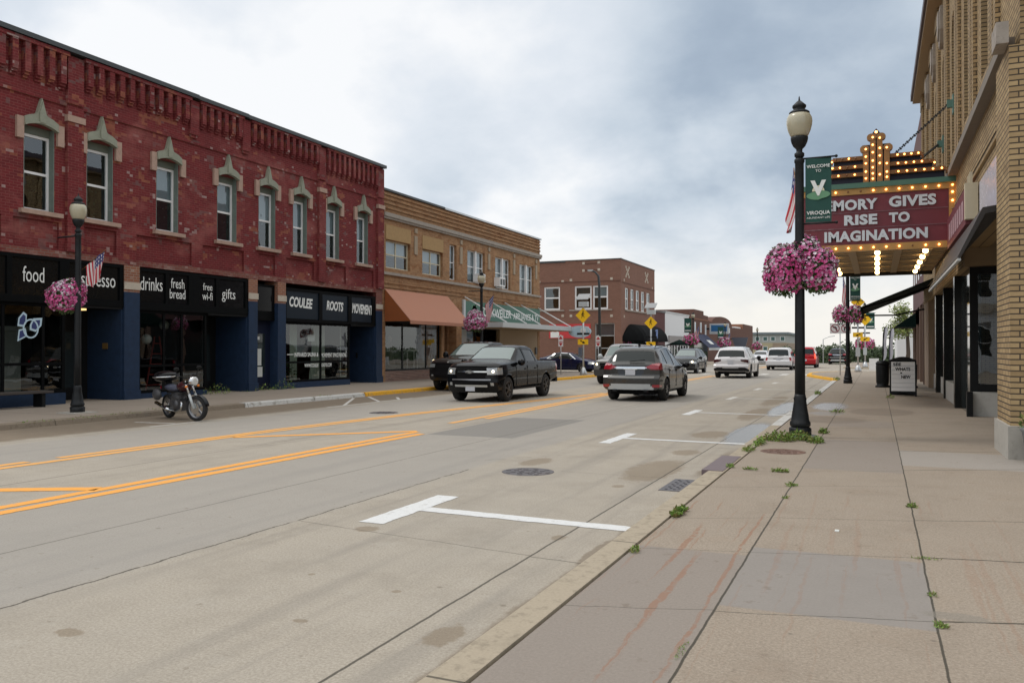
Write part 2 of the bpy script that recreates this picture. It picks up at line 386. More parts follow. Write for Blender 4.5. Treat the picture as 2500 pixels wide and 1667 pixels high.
M_FLAGRED = plain('flag_red', (.45, .028, .045), .8, var=.1)
M_FLAGWHITE = plain('flag_white', (.66, .62, .62), .8, var=.08)
M_FLAGBLUE = plain('flag_blue', (.05, .055, .17), .8, var=.1)
M_PINK = [plain('deep_pink_petal', (.58, .060, .25), .7, var=.25), plain('pink_petal', (.70, .17, .40), .7, var=.2), plain('pale_pink_petal', (.66, .38, .55), .7, var=.15), plain('white_petal', (.72, .66, .70), .7, var=.1)]
M_LEAF = plain('petunia_leaf', (.085, .14, .046), .7, var=.35, scale=30)
M_WEED = [plain('weed_leaf', (.11, .20, .032), .7, var=.3, scale=20), plain('weed_leaf_light', (.20, .32, .055), .7, var=.25, scale=20), plain('dry_weed_leaf', (.17, .16, .045), .8, var=.3, scale=20)]
M_TREE = [plain('tree_leaf', (.040, .068, .026), .7, var=.3, scale=2), plain('tree_leaf_light', (.065, .10, .036), .7, var=.3, scale=2)]
M_LOCUST = [plain('locust_leaf', (.14, .19, .045), .7, var=.3, scale=2), plain('locust_leaf_yellow', (.22, .25, .065), .7, var=.3, scale=2)]
M_BARK = plain('bark', (.09, .07, .055), .9, var=.3)
M_CHAIN = plain('dark_chain', (.03, .032, .035), .5, .6)
M_PATINA = plain('green_patina_bracket', (.11, .22, .18), .6, var=.15)
M_SKIN = None
def paint(name, col, metal=.0, rough=.28, flake=.0):
    m = plain(name, col, rough, metal, var=.05, coat=.65, scale=2.0, spec=.05); return m
P_BLACK = paint('black_car_paint', (.004, .0045, .006)); P_BLACK.node_tree.nodes['Principled BSDF'].inputs['Coat Weight'].default_value = .42; P_BLACK2 = paint('worn_black_car_paint', (.012, .011, .012), rough=.4)
P_GREY = paint('gunmetal_car_paint', (.060, .061, .060), .45); P_SILVER = paint('silver_car_paint', (.30, .29, .28), .5)
P_WHITE = paint('white_car_paint', (.70, .70, .72)); P_RED = paint('red_car_paint', (.42, .012, .020)); P_NAVY = paint('navy_car_paint', (.010, .014, .055), .3)
P_SLATE = paint('slate_car_paint', (.035, .038, .040), .4)
# ------------------------------------------------------------------ ground, road, pavements
def groundmat(name, build, rough=.85, bump=.35):
    m, t, p, out = newmat(name)
    g = t.node('ShaderNodeNewGeometry'); pos = g.outputs['Position']; x, y, z = t.xyz(pos)
    fine = t.noise(pos, 55, 4, .7); mid = t.noise(pos, 3.2, 6, .6); mid2 = t.noise(pos, 13, 5, .65); big = t.noise(pos, .35, 5, .6); speck = t.noise(pos, 130, 2, .5)
    wob = t.m('MULTIPLY', t.m('SUBTRACT', t.noise(pos, 2.6, 5, .65), .5), .10)
    S = dict(t=t, x=x, y=y, pos=pos, fine=fine, mid=mid, mid2=mid2, big=big, speck=speck, wob=wob)
    c, rg = build(S)
    t.set(p.inputs['Base Color'], c)
    t.set(p.inputs['Roughness'], rg if rg is not None else rough); p.inputs['Specular IOR Level'].default_value = .35
    b = t.node('ShaderNodeBump', Strength=bump, Distance=.006, Height=t.m('ADD', fine, t.m('MULTIPLY', mid, .6))); t.l.new(b.outputs[0], p.inputs['Normal'])
    return m
def xl(S, x0, w, k=1.0, y0=None, y1=None, brk=0.0):
    """mask : joint along the street at x0"""
    t = S['t']; d_ = t.m('ABSOLUTE', t.m('SUBTRACT', t.m('ADD', S['x'], t.m('MULTIPLY', S['wob'], k)), x0))
    m = t.ramp(d_, w, w*.45)
    if brk: m = t.m('MULTIPLY', m, t.ramp(S['mid'], brk-.06, brk+.02))
    if y0 is not None: m = t.m('MULTIPLY', m, t.m('MULTIPLY', t.m('GREATER_THAN', S['y'], y0), t.m('LESS_THAN', S['y'], y1)))
    return m
def yl(S, y0, w, x0, x1, slope=0.0, k=.6, brk=0.0):
    t = S['t']; yy = t.m('ADD', S['y'], t.m('MULTIPLY', S['wob'], k))
    if slope: yy = t.m('SUBTRACT', yy, t.m('MULTIPLY', t.m('SUBTRACT', S['x'], x0), slope))
    m = t.ramp(t.m('ABSOLUTE', t.m('SUBTRACT', yy, y0)), w, w*.45)
    if brk: m = t.m('MULTIPLY', m, t.ramp(S['mid'], brk-.06, brk+.02))
    return t.m('MULTIPLY', m, t.m('MULTIPLY', t.m('GREATER_THAN', S['x'], x0), t.m('LESS_THAN', S['x'], x1)))
def spot(S, cx, cy, rx, ry, edge=.55, soft=.16):
    t = S['t']; q = t.vm('MULTIPLY', t.vm('SUBTRACT', S['pos'], (cx, cy, 0)), (1/rx, 1/ry, 0))
    l = t.m('ADD', t.vm('LENGTH', q), t.m('ADD', t.m('MULTIPLY', t.m('SUBTRACT', S['mid'], .5), edge*1.7), t.m('MULTIPLY', t.m('SUBTRACT', S['mid2'], .5), edge*1.9)))
    return t.ramp(l, 1.0+soft, 1.0-soft)
def rect(S, x0, x1, y0, y1, soft=.02):
    t = S['t']; a = t.m('MULTIPLY', t.ramp(S['x'], x0-soft, x0+soft), t.ramp(S['x'], x1+soft, x1-soft))
    b = t.m('MULTIPLY', t.ramp(S['y'], y0-soft, y0+soft), t.ramp(S['y'], y1+soft, y1-soft)); return t.m('MULTIPLY', a, b)
def gum(S, scale, r0, r1):
    t = S['t']; v = t.node('ShaderNodeTexVoronoi', dict(feature='F1'), Vector=t.vm('MULTIPLY', S['pos'], (1, 1, 0)), Scale=scale)
    return t.m('MULTIPLY', t.ramp(t.m('ADD', v.outputs['Distance'], t.m('MULTIPLY', t.m('SUBTRACT', S['mid2'], .5), .10)), r1, r0), t.m('GREATER_THAN', t.xyz(v.outputs['Color'])[0], .55))
def anym(t, ms):
    r = ms[0]
    for k in ms[1:]: r = t.m('MAXIMUM', r, k)
    return r
def road_cols(S):
    t = S['t']
    c = t.mix(t.ramp(S['fine'], .25, .75), (.282, .250, .204), (.455, .410, .345))
    mott = t.noise(S['pos'], 1.25, 9, .72); stv = t.comb(t.m('MULTIPLY', S['x'], 2.6), t.m('MULTIPLY', S['y'], .13), 0); strk = t.noise(stv, 1.0, 5, .6)
    c = t.mix(t.m('MULTIPLY', t.ramp(mott, .46, .70), .42), c, (.235, .205, .165))
    c = t.mix(t.m('MULTIPLY', t.ramp(mott, .48, .28), .35), c, (.44, .40, .34))
    c = t.mix(t.m('MULTIPLY', t.ramp(strk, .48, .70), .50), c, (.225, .205, .178))
    c = t.mix(t.m('MULTIPLY', t.ramp(S['big'], .35, .7), .35), c, (.30, .275, .24))
    c = t.mix(t.m('MULTIPLY', t.ramp(S['mid'], .52, .75), .25), c, (.43, .40, .35))
    # greyer traffic lanes
    lane = anym(t, [t.m('MULTIPLY', t.ramp(S['x'], -5.15, -5.35), t.ramp(S['x'], -8.3, -8.0)), t.m('MULTIPLY', t.ramp(S['x'], -11.4, -11.8), t.ramp(S['x'], -14.2, -13.8))])
    c = t.mix(t.m('MULTIPLY', lane, .55), c, t.mix(S['fine'], (.245, .235, .222), (.355, .338, .315)))
    # brown, damp parking lane on the far side
    far = t.m('MULTIPLY', t.ramp(t.m('ADD', S['x'], t.m('MULTIPLY', S['wob'], 5.0)), -14.35, -14.75), t.m('LESS_THAN', S['y'], 36.0))
    c = t.mix(t.m('MULTIPLY', far, .9), c, t.mix(S['mid'], (.145, .112, .078), (.225, .178, .128)))
    # dark asphalt patch in the turn lane
    pt = t.m('MULTIPLY', rect(S, -8.15, -6.3, 14.3, 18.6), 1.0)
    c = t.mix(t.m('MULTIPLY', pt, .75), c, t.mix(S['fine'], (.15, .145, .135), (.24, .23, .215)))
    # brown dried stains
    st = anym(t, [spot(S, -4.43, 3.47, .10, .06), spot(S, -4.40, 6.58, .12, .11), spot(S, -3.08, 4.98, .035, .035), spot(S, -2.85, 11.4, .34, 1.05, .45), spot(S, -4.68, 11.5, .20, .42, .5),
        spot(S, -2.92, 9.87, .08, .10), spot(S, -2.85, 13.5, .22, .35), spot(S, -3.0, 16.5, .34, .7), spot(S, -2.62, 6.98, .07, .10), spot(S, -2.9, 22.2, .30, 2.2), spot(S, -2.35, 4.35, .10, .20, .7), spot(S, -3.0, 28.0, .3, 2.6), spot(S, -3.9, 5.1, .03, .03), spot(S, -3.3, 4.2, .05, .035, .9)])
    c = t.mix(t.m('MULTIPLY', st, .62), c, t.mix(S['fine'], (.16, .120, .078), (.25, .195, .13)))
    # wet run along the right-hand gutter
    gx = t.m('ADD', S['x'], t.m('MULTIPLY', S['wob'], 2.0))
    gw = t.m('MULTIPLY', t.ramp(gx, -2.19, -2.13), t.m('MULTIPLY', t.ramp(S['y'], 2.0, 4.0), t.ramp(S['y'], 8.0, 7.2)))
    gw2 = t.m('MULTIPLY', t.ramp(gx, -2.30, -2.20), t.m('MULTIPLY', t.ramp(S['y'], 10.8, 11.4), t.ramp(S['y'], 14.5, 13.2)))
    gd_ = anym(t, [gw, gw2, spot(S, -2.14, 6.6, .07, .5, .5)])
    c = t.mix(t.m('MULTIPLY', gd_, .7), c, t.mix(S['fine'], (.15, .118, .083), (.22, .175, .125)))
    wet = anym(t, [t.m('MULTIPLY', spot(S, -2.35, 17.2, .36, 2.3, .30), .95), spot(S, -2.4, 24.5, .30, 3.0, .4)])
    c = t.mix(t.m('MULTIPLY', wet, .75), c, (.105, .098, .088))
    c = t.mix(t.m('MULTIPLY', gum(S, 1.5, .02, .05), .55), c, (.13, .105, .075))
    c = t.mix(t.m('MULTIPLY', gum(S, 4.2, .01, .07), .50), c, (.15, .125, .095))
    c = t.mix(t.m('MULTIPLY', t.m('MULTIPLY', t.ramp(S['mid2'], .58, .66), t.ramp(S['mid'], .50, .62)), .42), c, (.17, .14, .10))
    # joints and cracks
    j = anym(t, [xl(S, -2.60, .014, .25), t.m('MULTIPLY', xl(S, -6.64, .013, .35, brk=.36), .8), xl(S, -5.25, .016, 1.3, -20, 10.4, brk=.42), t.m('MULTIPLY', xl(S, -9.92, .016, .3), .8), t.m('MULTIPLY', xl(S, -14.2, .012, .4), .6),
        t.m('MULTIPLY', yl(S, 6.62, .012, -5.2, -2.6, -.13, brk=.3), .6), t.m('MULTIPLY', yl(S, 6.25, .012, -2.6, -2.04, -.08), .8), t.m('MULTIPLY', yl(S, 14.35, .014, -2.6, -2.04), .7), t.m('MULTIPLY', yl(S, 10.75, .010, -4.0, -2.6, 0, 1.6, brk=.45), .7),
        t.m('MULTIPLY', yl(S, 11.2, .018, -5.6, -4.6, 1.2, 3.0, brk=.46), .55), t.m('MULTIPLY', yl(S, 12.2, .016, -6.6, -5.4, .5, 3.0, brk=.47), .5), t.m('MULTIPLY', yl(S, 17.0, .02, -16.5, -11.4, 0, 1.0, brk=.40), .5), t.m('MULTIPLY', yl(S, 25.0, .03, -9, -2.6, 0, 1.0, brk=.38), .35)])
    c = t.mix(t.m('MULTIPLY', j, .85), c, (.050, .044, .034))
    c = t.mix(t.m('MULTIPLY', t.ramp(S['speck'], .62, .74), .45), c, (.12, .10, .08))
    c = t.mix(t.m('MULTIPLY', t.ramp(S['speck'], .36, .26), .35), c, (.60, .57, .50))
    rg = t.m('SUBTRACT', .88, t.m('MULTIPLY', wet, .70))
    return c, rg
M_ROAD = groundmat('concrete_road', road_cols)
def walk_cols(S):
    t = S['t']
    c = t.mix(t.ramp(S['fine'], .25, .75), (.225, .184, .143), (.378, .319, .255))
    mott = t.noise(S['pos'], 1.6, 9, .72)
    c = t.mix(t.m('MULTIPLY', t.ramp(mott, .47, .70), .45), c, (.19, .155, .12))
    c = t.mix(t.m('MULTIPLY', t.ramp(mott, .46, .28), .30), c, (.37, .32, .26))
    # exposed-aggregate specks
    c = t.mix(t.m('MULTIPLY', t.ramp(S['speck'], .60, .72), .45), c, (.50, .45, .39))
    c = t.mix(t.m('MULTIPLY', t.ramp(S['speck'], .36, .26), .40), c, (.15, .12, .10))
    c = t.mix(t.m('MULTIPLY', t.ramp(S['big'], .4, .7), .3), c, (.27, .225, .18))
    c = t.mix(t.m('MULTIPLY', t.ramp(S['mid'], .5, .74), .28), c, (.37, .29, .215))
    gr = t.mix(S['fine'], (.200, .174, .152), (.305, .268, .238)); bl = t.mix(t.m('MULTIPLY', t.m('ADD', S['mid'], S['fine']), .5), (.192, .176, .162), (.318, .292, .268))
    c = t.mix(t.m('MULTIPLY', rect(S, -1.80, -.90, -9, 6.48), .85), c, gr)
    c = t.mix(t.m('MULTIPLY', rect(S, -.90, .31, 5.17, 6.78), .92), c, bl)
    c = t.mix(t.m('MULTIPLY', rect(S, -.90, .31, 11.5, 15.3), .75), c, gr)
    c = t.mix(t.m('MULTIPLY', rect(S, .31, 3.0, 12.3, 14.1), .6), c, t.mix(S['fine'], (.29, .275, .255), (.37, .35, .33)))
    c = t.mix(t.m('MULTIPLY', rect(S, -.90, .31, 17.9, 19.4), .5), c, gr)
    # rust streaks running along the kerb-side slabs
    rv = t.comb(t.m('MULTIPLY', t.m('ADD', S['x'], t.m('MULTIPLY', S['wob'], 1.0)), 15.0), t.m('MULTIPLY', S['y'], .24), 0)
    rs = t.m('MULTIPLY', t.ramp(t.noise(rv, 1.0, 4, .55), .57, .64), t.ramp(S['mid2'], .30, .50))
    rs = t.m('MULTIPLY', rs, anym(t, [rect(S, -1.75, -.86, -3, 8.6, .1), t.m('MULTIPLY', rect(S, -.9, 1.2, -3, 9.5, .1), .35)]))
    c = t.mix(t.m('MULTIPLY', rs, .62), c, (.27, .135, .078))
    c = t.mix(t.m('MULTIPLY', gum(S, 3.1, .01, .06), .55), c, (.10, .085, .07))
    c = t.mix(t.m('MULTIPLY', t.m('MULTIPLY', t.ramp(S['mid2'], .57, .66), t.ramp(S['mid'], .49, .62)), .42), c, (.15, .115, .085))
    # damp rings under the canopy
    dm = anym(t, [spot(S, -1.0, 19.5, .8, .9, .25, .05), spot(S, .1, 22.4, .75, 1.3, .25, .05)])
    c = t.mix(t.m('MULTIPLY', dm, .38), c, (.15, .12, .095))
    wet = anym(t, [spot(S, -1.15, 24.0, .45, 1.6, .35), t.m('MULTIPLY', spot(S, -1.1, 21.4, .4, .7, .3), .7)])
    c = t.mix(t.m('MULTIPLY', wet, .5), c, (.22, .21, .205))
    # joints
    L = [xl(S, -.90, .0105, .25), xl(S, .31, .0095, .25)]
    for y0 in (1.9, 3.5): L.append(yl(S, y0, .012, -.9, .31, .27))
    for y0, sl in ((5.03, .27), (6.60, .28), (8.03, .30), (9.96, .4), (11.15, .5), (15.0, .4), (17.4, .6), (20.6, 0), (23.0, 0), (26.0, 0), (29.5, 0), (33, 0), (37, 0)): L.append(yl(S, y0, .006 if y0 < 12 else .012, -.9, .31, sl))
    for y0, sl in ((3.0, .3), (4.78, .32), (6.38, .26), (7.6, .5), (9.5, .45), (10.85, .3), (14.2, .3), (16.4, 0), (19.0, 0), (22, 0), (25, 0), (28.5, 0), (32, 0), (36, 0)): L.append(t.m('MULTIPLY', yl(S, y0, .006 if y0 < 12 else .012, -1.76, -.9, sl), .8))
    for y0, sl, wd in ((3.7, .2, .012), (5.36, .35, .017), (6.96, .2, .017), (8.42, .35, .011), (11.8, .5, .016), (14.0, .3, .016), (19.5, 0, .02), (22.5, 0, .02), (26, 0, .02), (30, 0, .02)): L.append(yl(S, y0, wd, .31, 3.5, sl))
    j = anym(t, L)
    c = t.mix(t.m('MULTIPLY', j, .88), c, (.040, .036, .026))
    ck = spot(S, .43, 5.50, .17, .075, .6)
    c = t.mix(t.m('MULTIPLY', ck, .6), c, t.mix(S['speck'], (.10, .09, .07), (.34, .31, .27)))
    return c, t.m('SUBTRACT', .86, t.m('MULTIPLY', wet, .60))
M_WALK = groundmat('concrete_pavement', walk_cols, bump=.45)
def walk2_cols(S):
    t = S['t']; c = t.mix(S['fine'], (.26, .218, .175), (.37, .315, .262))
    c = t.mix(t.m('MULTIPLY', t.ramp(S['big'], .4, .7), .3), c, (.24, .20, .16))
    fy = t.m('ABSOLUTE', t.m('SUBTRACT', t.m('FRACT', t.m('MULTIPLY', t.m('ADD', S['y'], t.m('MULTIPLY', S['wob'], .4)), 1/1.6)), .5))
    j = anym(t, [t.ramp(fy, .014, .006), xl(S, -18.9, .018, .3), xl(S, -17.2, .02, .3)])
    return t.mix(t.m('MULTIPLY', j, .6), c, (.07, .06, .045)), None
M_WALK2 = groundmat('far_pavement', walk2_cols)
def kerbmat(name, lo, hi, chip):
    def f(S):
        t = S['t']; c = t.mix(S['fine'], lo, hi)
        c = t.mix(t.m('MULTIPLY', t.ramp(S['mid2'], .50, .66), .45), c, tuple(q*.62 for q in lo))
        c = t.mix(t.m('MULTIPLY', t.ramp(S['mid'], .55, .72), .35), c, tuple(q*.75 for q in lo))
        if chip: c = t.mix(t.m('MULTIPLY', t.ramp(S['mid'], .55, .68), chip), c, t.mix(S['fine'], (.20, .18, .15), (.30, .27, .23)))
        fy = t.m('ABSOLUTE', t.m('SUBTRACT', t.m('FRACT', t.m('MULTIPLY', t.m('ADD', S['y'], 1.1), 1/3.05)), .5))
        return t.mix(t.m('MULTIPLY', t.ramp(fy, .005, .002), .8), c, (.05, .045, .035)), None
    return groundmat(name, f)
M_KERB = kerbmat('kerb_concrete', (.30, .255, .19), (.45, .385, .295), 0)
M_KERBDK = kerbmat('weathered_kerb', (.17, .135, .10), (.27, .225, .17), .3)
M_KERBWHITE = kerbmat('white_painted_kerb', (.50, .50, .48), (.62, .62, .60), .8)
M_KERBYEL = kerbmat('yellow_painted_kerb', (.66, .33, .02), (.78, .42, .035), .35)
def paintmat(name, lo, hi, wear):
    m, t, p, out = newmat(name); g = t.node('ShaderNodeNewGeometry'); pos = g.outputs['Position']
    n = t.noise(pos, 40, 4, .7); k = t.noise(pos, 9, 8, .8)
    t.set(p.inputs['Base Color'], t.mix(t.m('MULTIPLY', t.ramp(k, .52, .66), wear), t.mix(n, lo, hi), t.mix(n, (.27, .245, .21), (.38, .35, .31)))); p.inputs['Roughness'].default_value = .75
    return m
M_LINEW = paintmat('white_road_paint', (.58, .59, .59), (.74, .75, .75), .55)
M_LINEWW = paintmat('worn_white_road_paint', (.50, .49, .46), (.62, .60, .56), .75)
M_LINEY = paintmat('orange_road_paint', (.74, .31, .04), (.90, .42, .08), .45)
M_LINEYW = paintmat('worn_orange_road_paint', (.70, .34, .08), (.82, .42, .12), .55)
M_EARTH = plain('far_ground', (.07, .085, .045), .95, var=.3, scale=.05)

PROF = [(-60, 0), (100, 0), (175, -2.3), (260, -5), (1600, -6)]
mb = MB()
for (ya, za), (yb, zb) in zip(PROF, PROF[1:]): mb.quad((-1500, ya, za-.05), (1500, ya, za-.05), (1500, yb, zb-.05), (-1500, yb, zb-.05))
mb.quad((-1500, -1200, -.05), (1500, -1200, -.05), (1500, -60, -.05), (-1500, -60, -.05))
struct('ground', mb, M_EARTH)
mb = MB()
for (ya, za), (yb, zb) in zip(PROF, PROF[1:4]): mb.quad((-90, ya, za), (70, ya, za), (70, yb, zb), (-90, yb, zb))
struct('road', mb, M_ROAD)
KH = .13
def offset_path(path, dist):
    out = []
    for i, p in enumerate(path):
        a = Vector(path[max(i-1, 0)]); b = Vector(path[min(i+1, len(path)-1)]); t_ = (b-a).normalized()
        out.append((p[0]+t_.y*dist, p[1]-t_.x*dist))
    return out
def kerb(name, path, dist, mat, wid=.27):
    """path : outer edge on the road; dist sign gives the pavement side"""
    inn = offset_path(path, dist*wid); mid = offset_path(path, dist*.035); mb = MB()
    for i in range(len(path)-1):
        a, b = path[i], path[i+1]
        mb.quad((*a, -.01), (*b, -.01), (*mid[i+1], KH-.025), (*mid[i], KH-.025))
        mb.quad((*mid[i], KH-.025), (*mid[i+1], KH-.025), (*offset_path(path, dist*.07)[i+1], KH), (*offset_path(path, dist*.07)[i], KH))
        mb.quad((*offset_path(path, dist*.07)[i], KH), (*offset_path(path, dist*.07)[i+1], KH), (*inn[i+1], KH), (*inn[i], KH))
        mb.quad((*inn[i], KH), (*inn[i+1], KH), (*inn[i+1], -.01), (*inn[i], -.01))
    for q in (0, len(path)-1): mb.quad((*path[q], -.01), (*mid[q], KH-.025), (*inn[q], KH), (*inn[q], -.01))
    return struct(name, mb, mat)
def split(path, y):
    a = [p for p in path if p[1] < y]; b = [p for p in path if p[1] >= y]
    (x0, y0), (x1, y1) = a[-1], b[0]; q = (x0+(x1-x0)*(y-y0)/(y1-y0), y); return a+[q], [q]+b
RK = [(-2.05, -30), (-2.05, 44.6), (-2.2, 46.5), (-3.2, 50), (-3.9, 53), (-4.0, 56), (-3.7, 58.5), (-2.6, 60.6), (-1.0, 61.4), (40, 61.4)]
LK = [(-16.55, -30), (-16.55, 18.6), (-16.5, 24.6), (-16.3, 34), (-15.6, 39), (-15.25, 42), (-15.2, 47.5), (-15.7, 49.8), (-17.4, 51.9), (-20, 52.6), (-60, 52.6)]
ra, rb = split(RK, 43.0); ra, rw_ = split(ra, 17.6); kerb('kerb', ra, 1, M_KERB); kerb('kerb', rw_, 1, M_KERBWHITE); kerb('kerb', rb[:-1], 1, M_KERBYEL)
la, lb = split(LK[:8]+[(-17.4, 51.9)], 18.6); lb, lc = split(lb, 24.6)
kerb('kerb', la, -1, M_KERBDK); kerb('kerb', lb, -1, M_KERBWHITE); kerb('kerb', lc, -1, M_KERBYEL)
def slab(name, path, close, mat, z=KH-.004):
    mb = MB(); pts = path+close
    mb.prism([(x, y, -.02) for x, y in pts], (0, 0, z+.02)); return struct(name, mb, mat)
rin = offset_path(RK, .295); slab('pavement', rin, [(40, -30)], M_WALK)
lin = offset_path(LK, -.275); slab('pavement', lin, [(-60, -30)], M_WALK2)
FK = [(-60, 71.0), (-18.5, 71.0), (-16.8, 71.8), (-16.3, 73.5), (-16.3, 100)]
kerb('kerb', FK, 1 if False else -1, M_KERB); slab('pavement', offset_path(FK, -.275), [(-60, 100)], M_WALK2)
GK = [(40, 73.0), (0.5, 73.0), (-1.6, 73.8), (-2.6, 75.5), (-2.6, 100)]
kerb('kerb', GK, 1, M_KERB); slab('pavement', offset_path(GK, .275), [(40, 100)], M_WALK2)
# painted markings, 4 mm sheets
def strip(mb, a, b, w, z=.004):
    a = Vector((*a, z)); b = Vector((*b, z)); L = (b-a).length; t_ = (b-a)/L; n_ = Vector((-t_.y, t_.x, 0))
    near = min((a.xy).length, (b.xy).length) < 22; k = max(2, min(400, int(L/.05))) if near else 2
    j = lambda i, sd: n_*(sd*(w/2+(.016*noise.noise(Vector((a.x*3+i*.45*L/k*20, a.y+sd*7, 1)))+.008*noise.noise(Vector((i*1.7, sd*3, a.x))) if near else 0)))
    lo = [mb.b.verts.new(a.lerp(b, i/k)+j(i, -1)) for i in range(k+1)]; hi = [mb.b.verts.new(a.lerp(b, i/k)+j(i, 1)) for i in range(k+1)]
    for i in range(k): mb.face([lo[i], lo[i+1], hi[i+1], hi[i]])
for k, (y, xo, bw_, bl) in enumerate([(7.62, -4.51, .27, .80), (15.15, -4.47, .22, .92), (22.0, -4.47, .22, .90), (28.75, -4.51, .2, .85), (35.6, -4.52, .2, .85), (42.2, -4.55, .2, .85)]):
    mb = MB(); strip(mb, (xo, y-bl), (xo, y+bl), bw_); strip(mb, (xo+bw_/2, y+.02), (-2.06, y-.06), .21 if k < 1 else .17)
    struct('parking_marking', mb, M_LINEW if k < 3 else M_LINEWW)
mb = MB(); strip(mb, (-15.6, 13.9), (-14.5, 14.02), .10); strip(mb, (-14.37, 13.2), (-14.37, 14.75), .10)
strip(mb, (-14.45, 19.6), (-14.45, 24.4), .10); strip(mb, (-16.3, 23.6), (-14.5, 20.5), .10); strip(mb, (-16.3, 24.5), (-14.5, 22.4), .10); strip(mb, (-15.2, 24.6), (-14.5, 23.6), .10); strip(mb, (-16.3, 28.5), (-14.2, 28.6), .10)
struct('parking_marking', mb, M_LINEWW)
mb = MB()
strip(mb, (-8.27, -10), (-8.27, 14.3), .175); strip(mb, (-8.55, -10), (-8.55, 14.6), .175)
struct('centre_line', mb, M_LINEY)
mb = MB()
strip(mb, (-11.62, -10), (-11.62, 8.4), .175); strip(mb, (-11.34, -10), (-11.34, 12.9), .175)
strip(mb, (-11.62, 8.9), (-11.50, 14), .165); strip(mb, (-11.34, 12.9), (-10.9, 18.5), .165); strip(mb, (-11.50, 14), (-11.1, 18.5), .165)
strip(mb, (-10.9, 18.5), (-9.25, 30.2), .165); strip(mb, (-11.1, 18.5), (-9.5, 30.2), .165)
strip(mb, (-8.62, 18.0), (-9.0, 30.2), .175); strip(mb, (-8.85, 16.6), (-9.22, 30.2), .165)
strip(mb, (-9.06, 30.2), (-9.06, 52.0), .165); strip(mb, (-9.36, 30.2), (-9.36, 52.0), .165); strip(mb, (-9.06, 74), (-9.06, 100), .165); strip(mb, (-9.36, 74), (-9.36, 100), .165)
struct('centre_line', mb, M_LINEYW)
mb = MB()
strip(mb, (-11.2, 5.75), (-8.62, 7.15), .24); strip(mb, (-11.25, 12.3), (-8.62, 14.72), .22); strip(mb, (-11.2, 0.5), (-8.62, 1.9), .16)
struct('hatch_marking', mb, M_LINEY)
# crosswalk far away
mb = MB()
for k in range(9): strip(mb, (-14.2+k*1.25, 54.6), (-14.2+k*1.25, 57.2), .45)
struct('crosswalk_marking', mb, M_LINEWW)
# ------------------------------------------------------------------ facade helpers
class Fac:
    """upright facade : a runs along it, d outwards, z up"""
    def __init__(s, axis, base): s.axis = axis; s.base = base
    def P(s, a, d, z):
        return {'x': (s.base+d, a, z), '-x': (s.base-d, a, z), '-y': (a, s.base-d, z), 'y': (a, s.base+d, z)}[s.axis]
    def box(s, mb, a0, a1, d0, d1, z0, z1, mi=None):
        p, q = s.P(a0, d0, z0), s.P(a1, d1, z1); mb.box(p[0], q[0], p[1], q[1], p[2], q[2], mi); return mb
    def quad(s, mb, a0, a1, d, z0, z1, mi=None): mb.quad(s.P(a0, d, z0), s.P(a1, d, z0), s.P(a1, d, z1), s.P(a0, d, z1), mi=mi); return mb
    def poly(s, mb, pts, d0, d1, mi=None):
        o = Vector(s.P(0, d1, 0))-Vector(s.P(0, d0, 0)); mb.prism([s.P(a, d0, z) for a, z in pts], o, mi); return mb
    def wall(s, mb, a0, a1, z0, z1, holes=(), t=.32, d=0.0, mi=None):
        A = sorted({a0, a1} | {min(max(h[i], a0), a1) for h in holes for i in (0, 1)}); Z = sorted({z0, z1} | {min(max(h[i], z0), z1) for h in holes for i in (2, 3)})
        def solid(i, j):
            if i < 0 or j < 0 or i >= len(A)-1 or j >= len(Z)-1: return False
            a, z = (A[i]+A[i+1])/2, (Z[j]+Z[j+1])/2
            return not any(h[0] < a < h[1] and h[2] < z < h[3] for h in holes)
        for i in range(len(A)-1):
            for j in range(len(Z)-1):
                if not solid(i, j): continue
                x0, x1, y0, y1 = A[i], A[i+1], Z[j], Z[j+1]
                mb.quad(s.P(x0, d, y0), s.P(x1, d, y0), s.P(x1, d, y1), s.P(x0, d, y1), mi=mi)
                mb.quad(s.P(x0, d-t, y0), s.P(x0, d-t, y1), s.P(x1, d-t, y1), s.P(x1, d-t, y0), mi=mi)
                if not solid(i-1, j): mb.quad(s.P(x0, d, y0), s.P(x0, d, y1), s.P(x0, d-t, y1), s.P(x0, d-t, y0), mi=mi)
                if not solid(i+1, j): mb.quad(s.P(x1, d, y0), s.P(x1, d-t, y0), s.P(x1, d-t, y1), s.P(x1, d, y1), mi=mi)
                if not solid(i, j-1): mb.quad(s.P(x0, d, y0), s.P(x0, d-t, y0), s.P(x1, d-t, y0), s.P(x1, d, y0), mi=mi)
                if not solid(i, j+1): mb.quad(s.P(x0, d, y1), s.P(x1, d, y1), s.P(x1, d-t, y1), s.P(x0, d-t, y1), mi=mi)
        bmesh.ops.remove_doubles(mb.b, verts=mb.b.verts, dist=1e-5)
        return mb
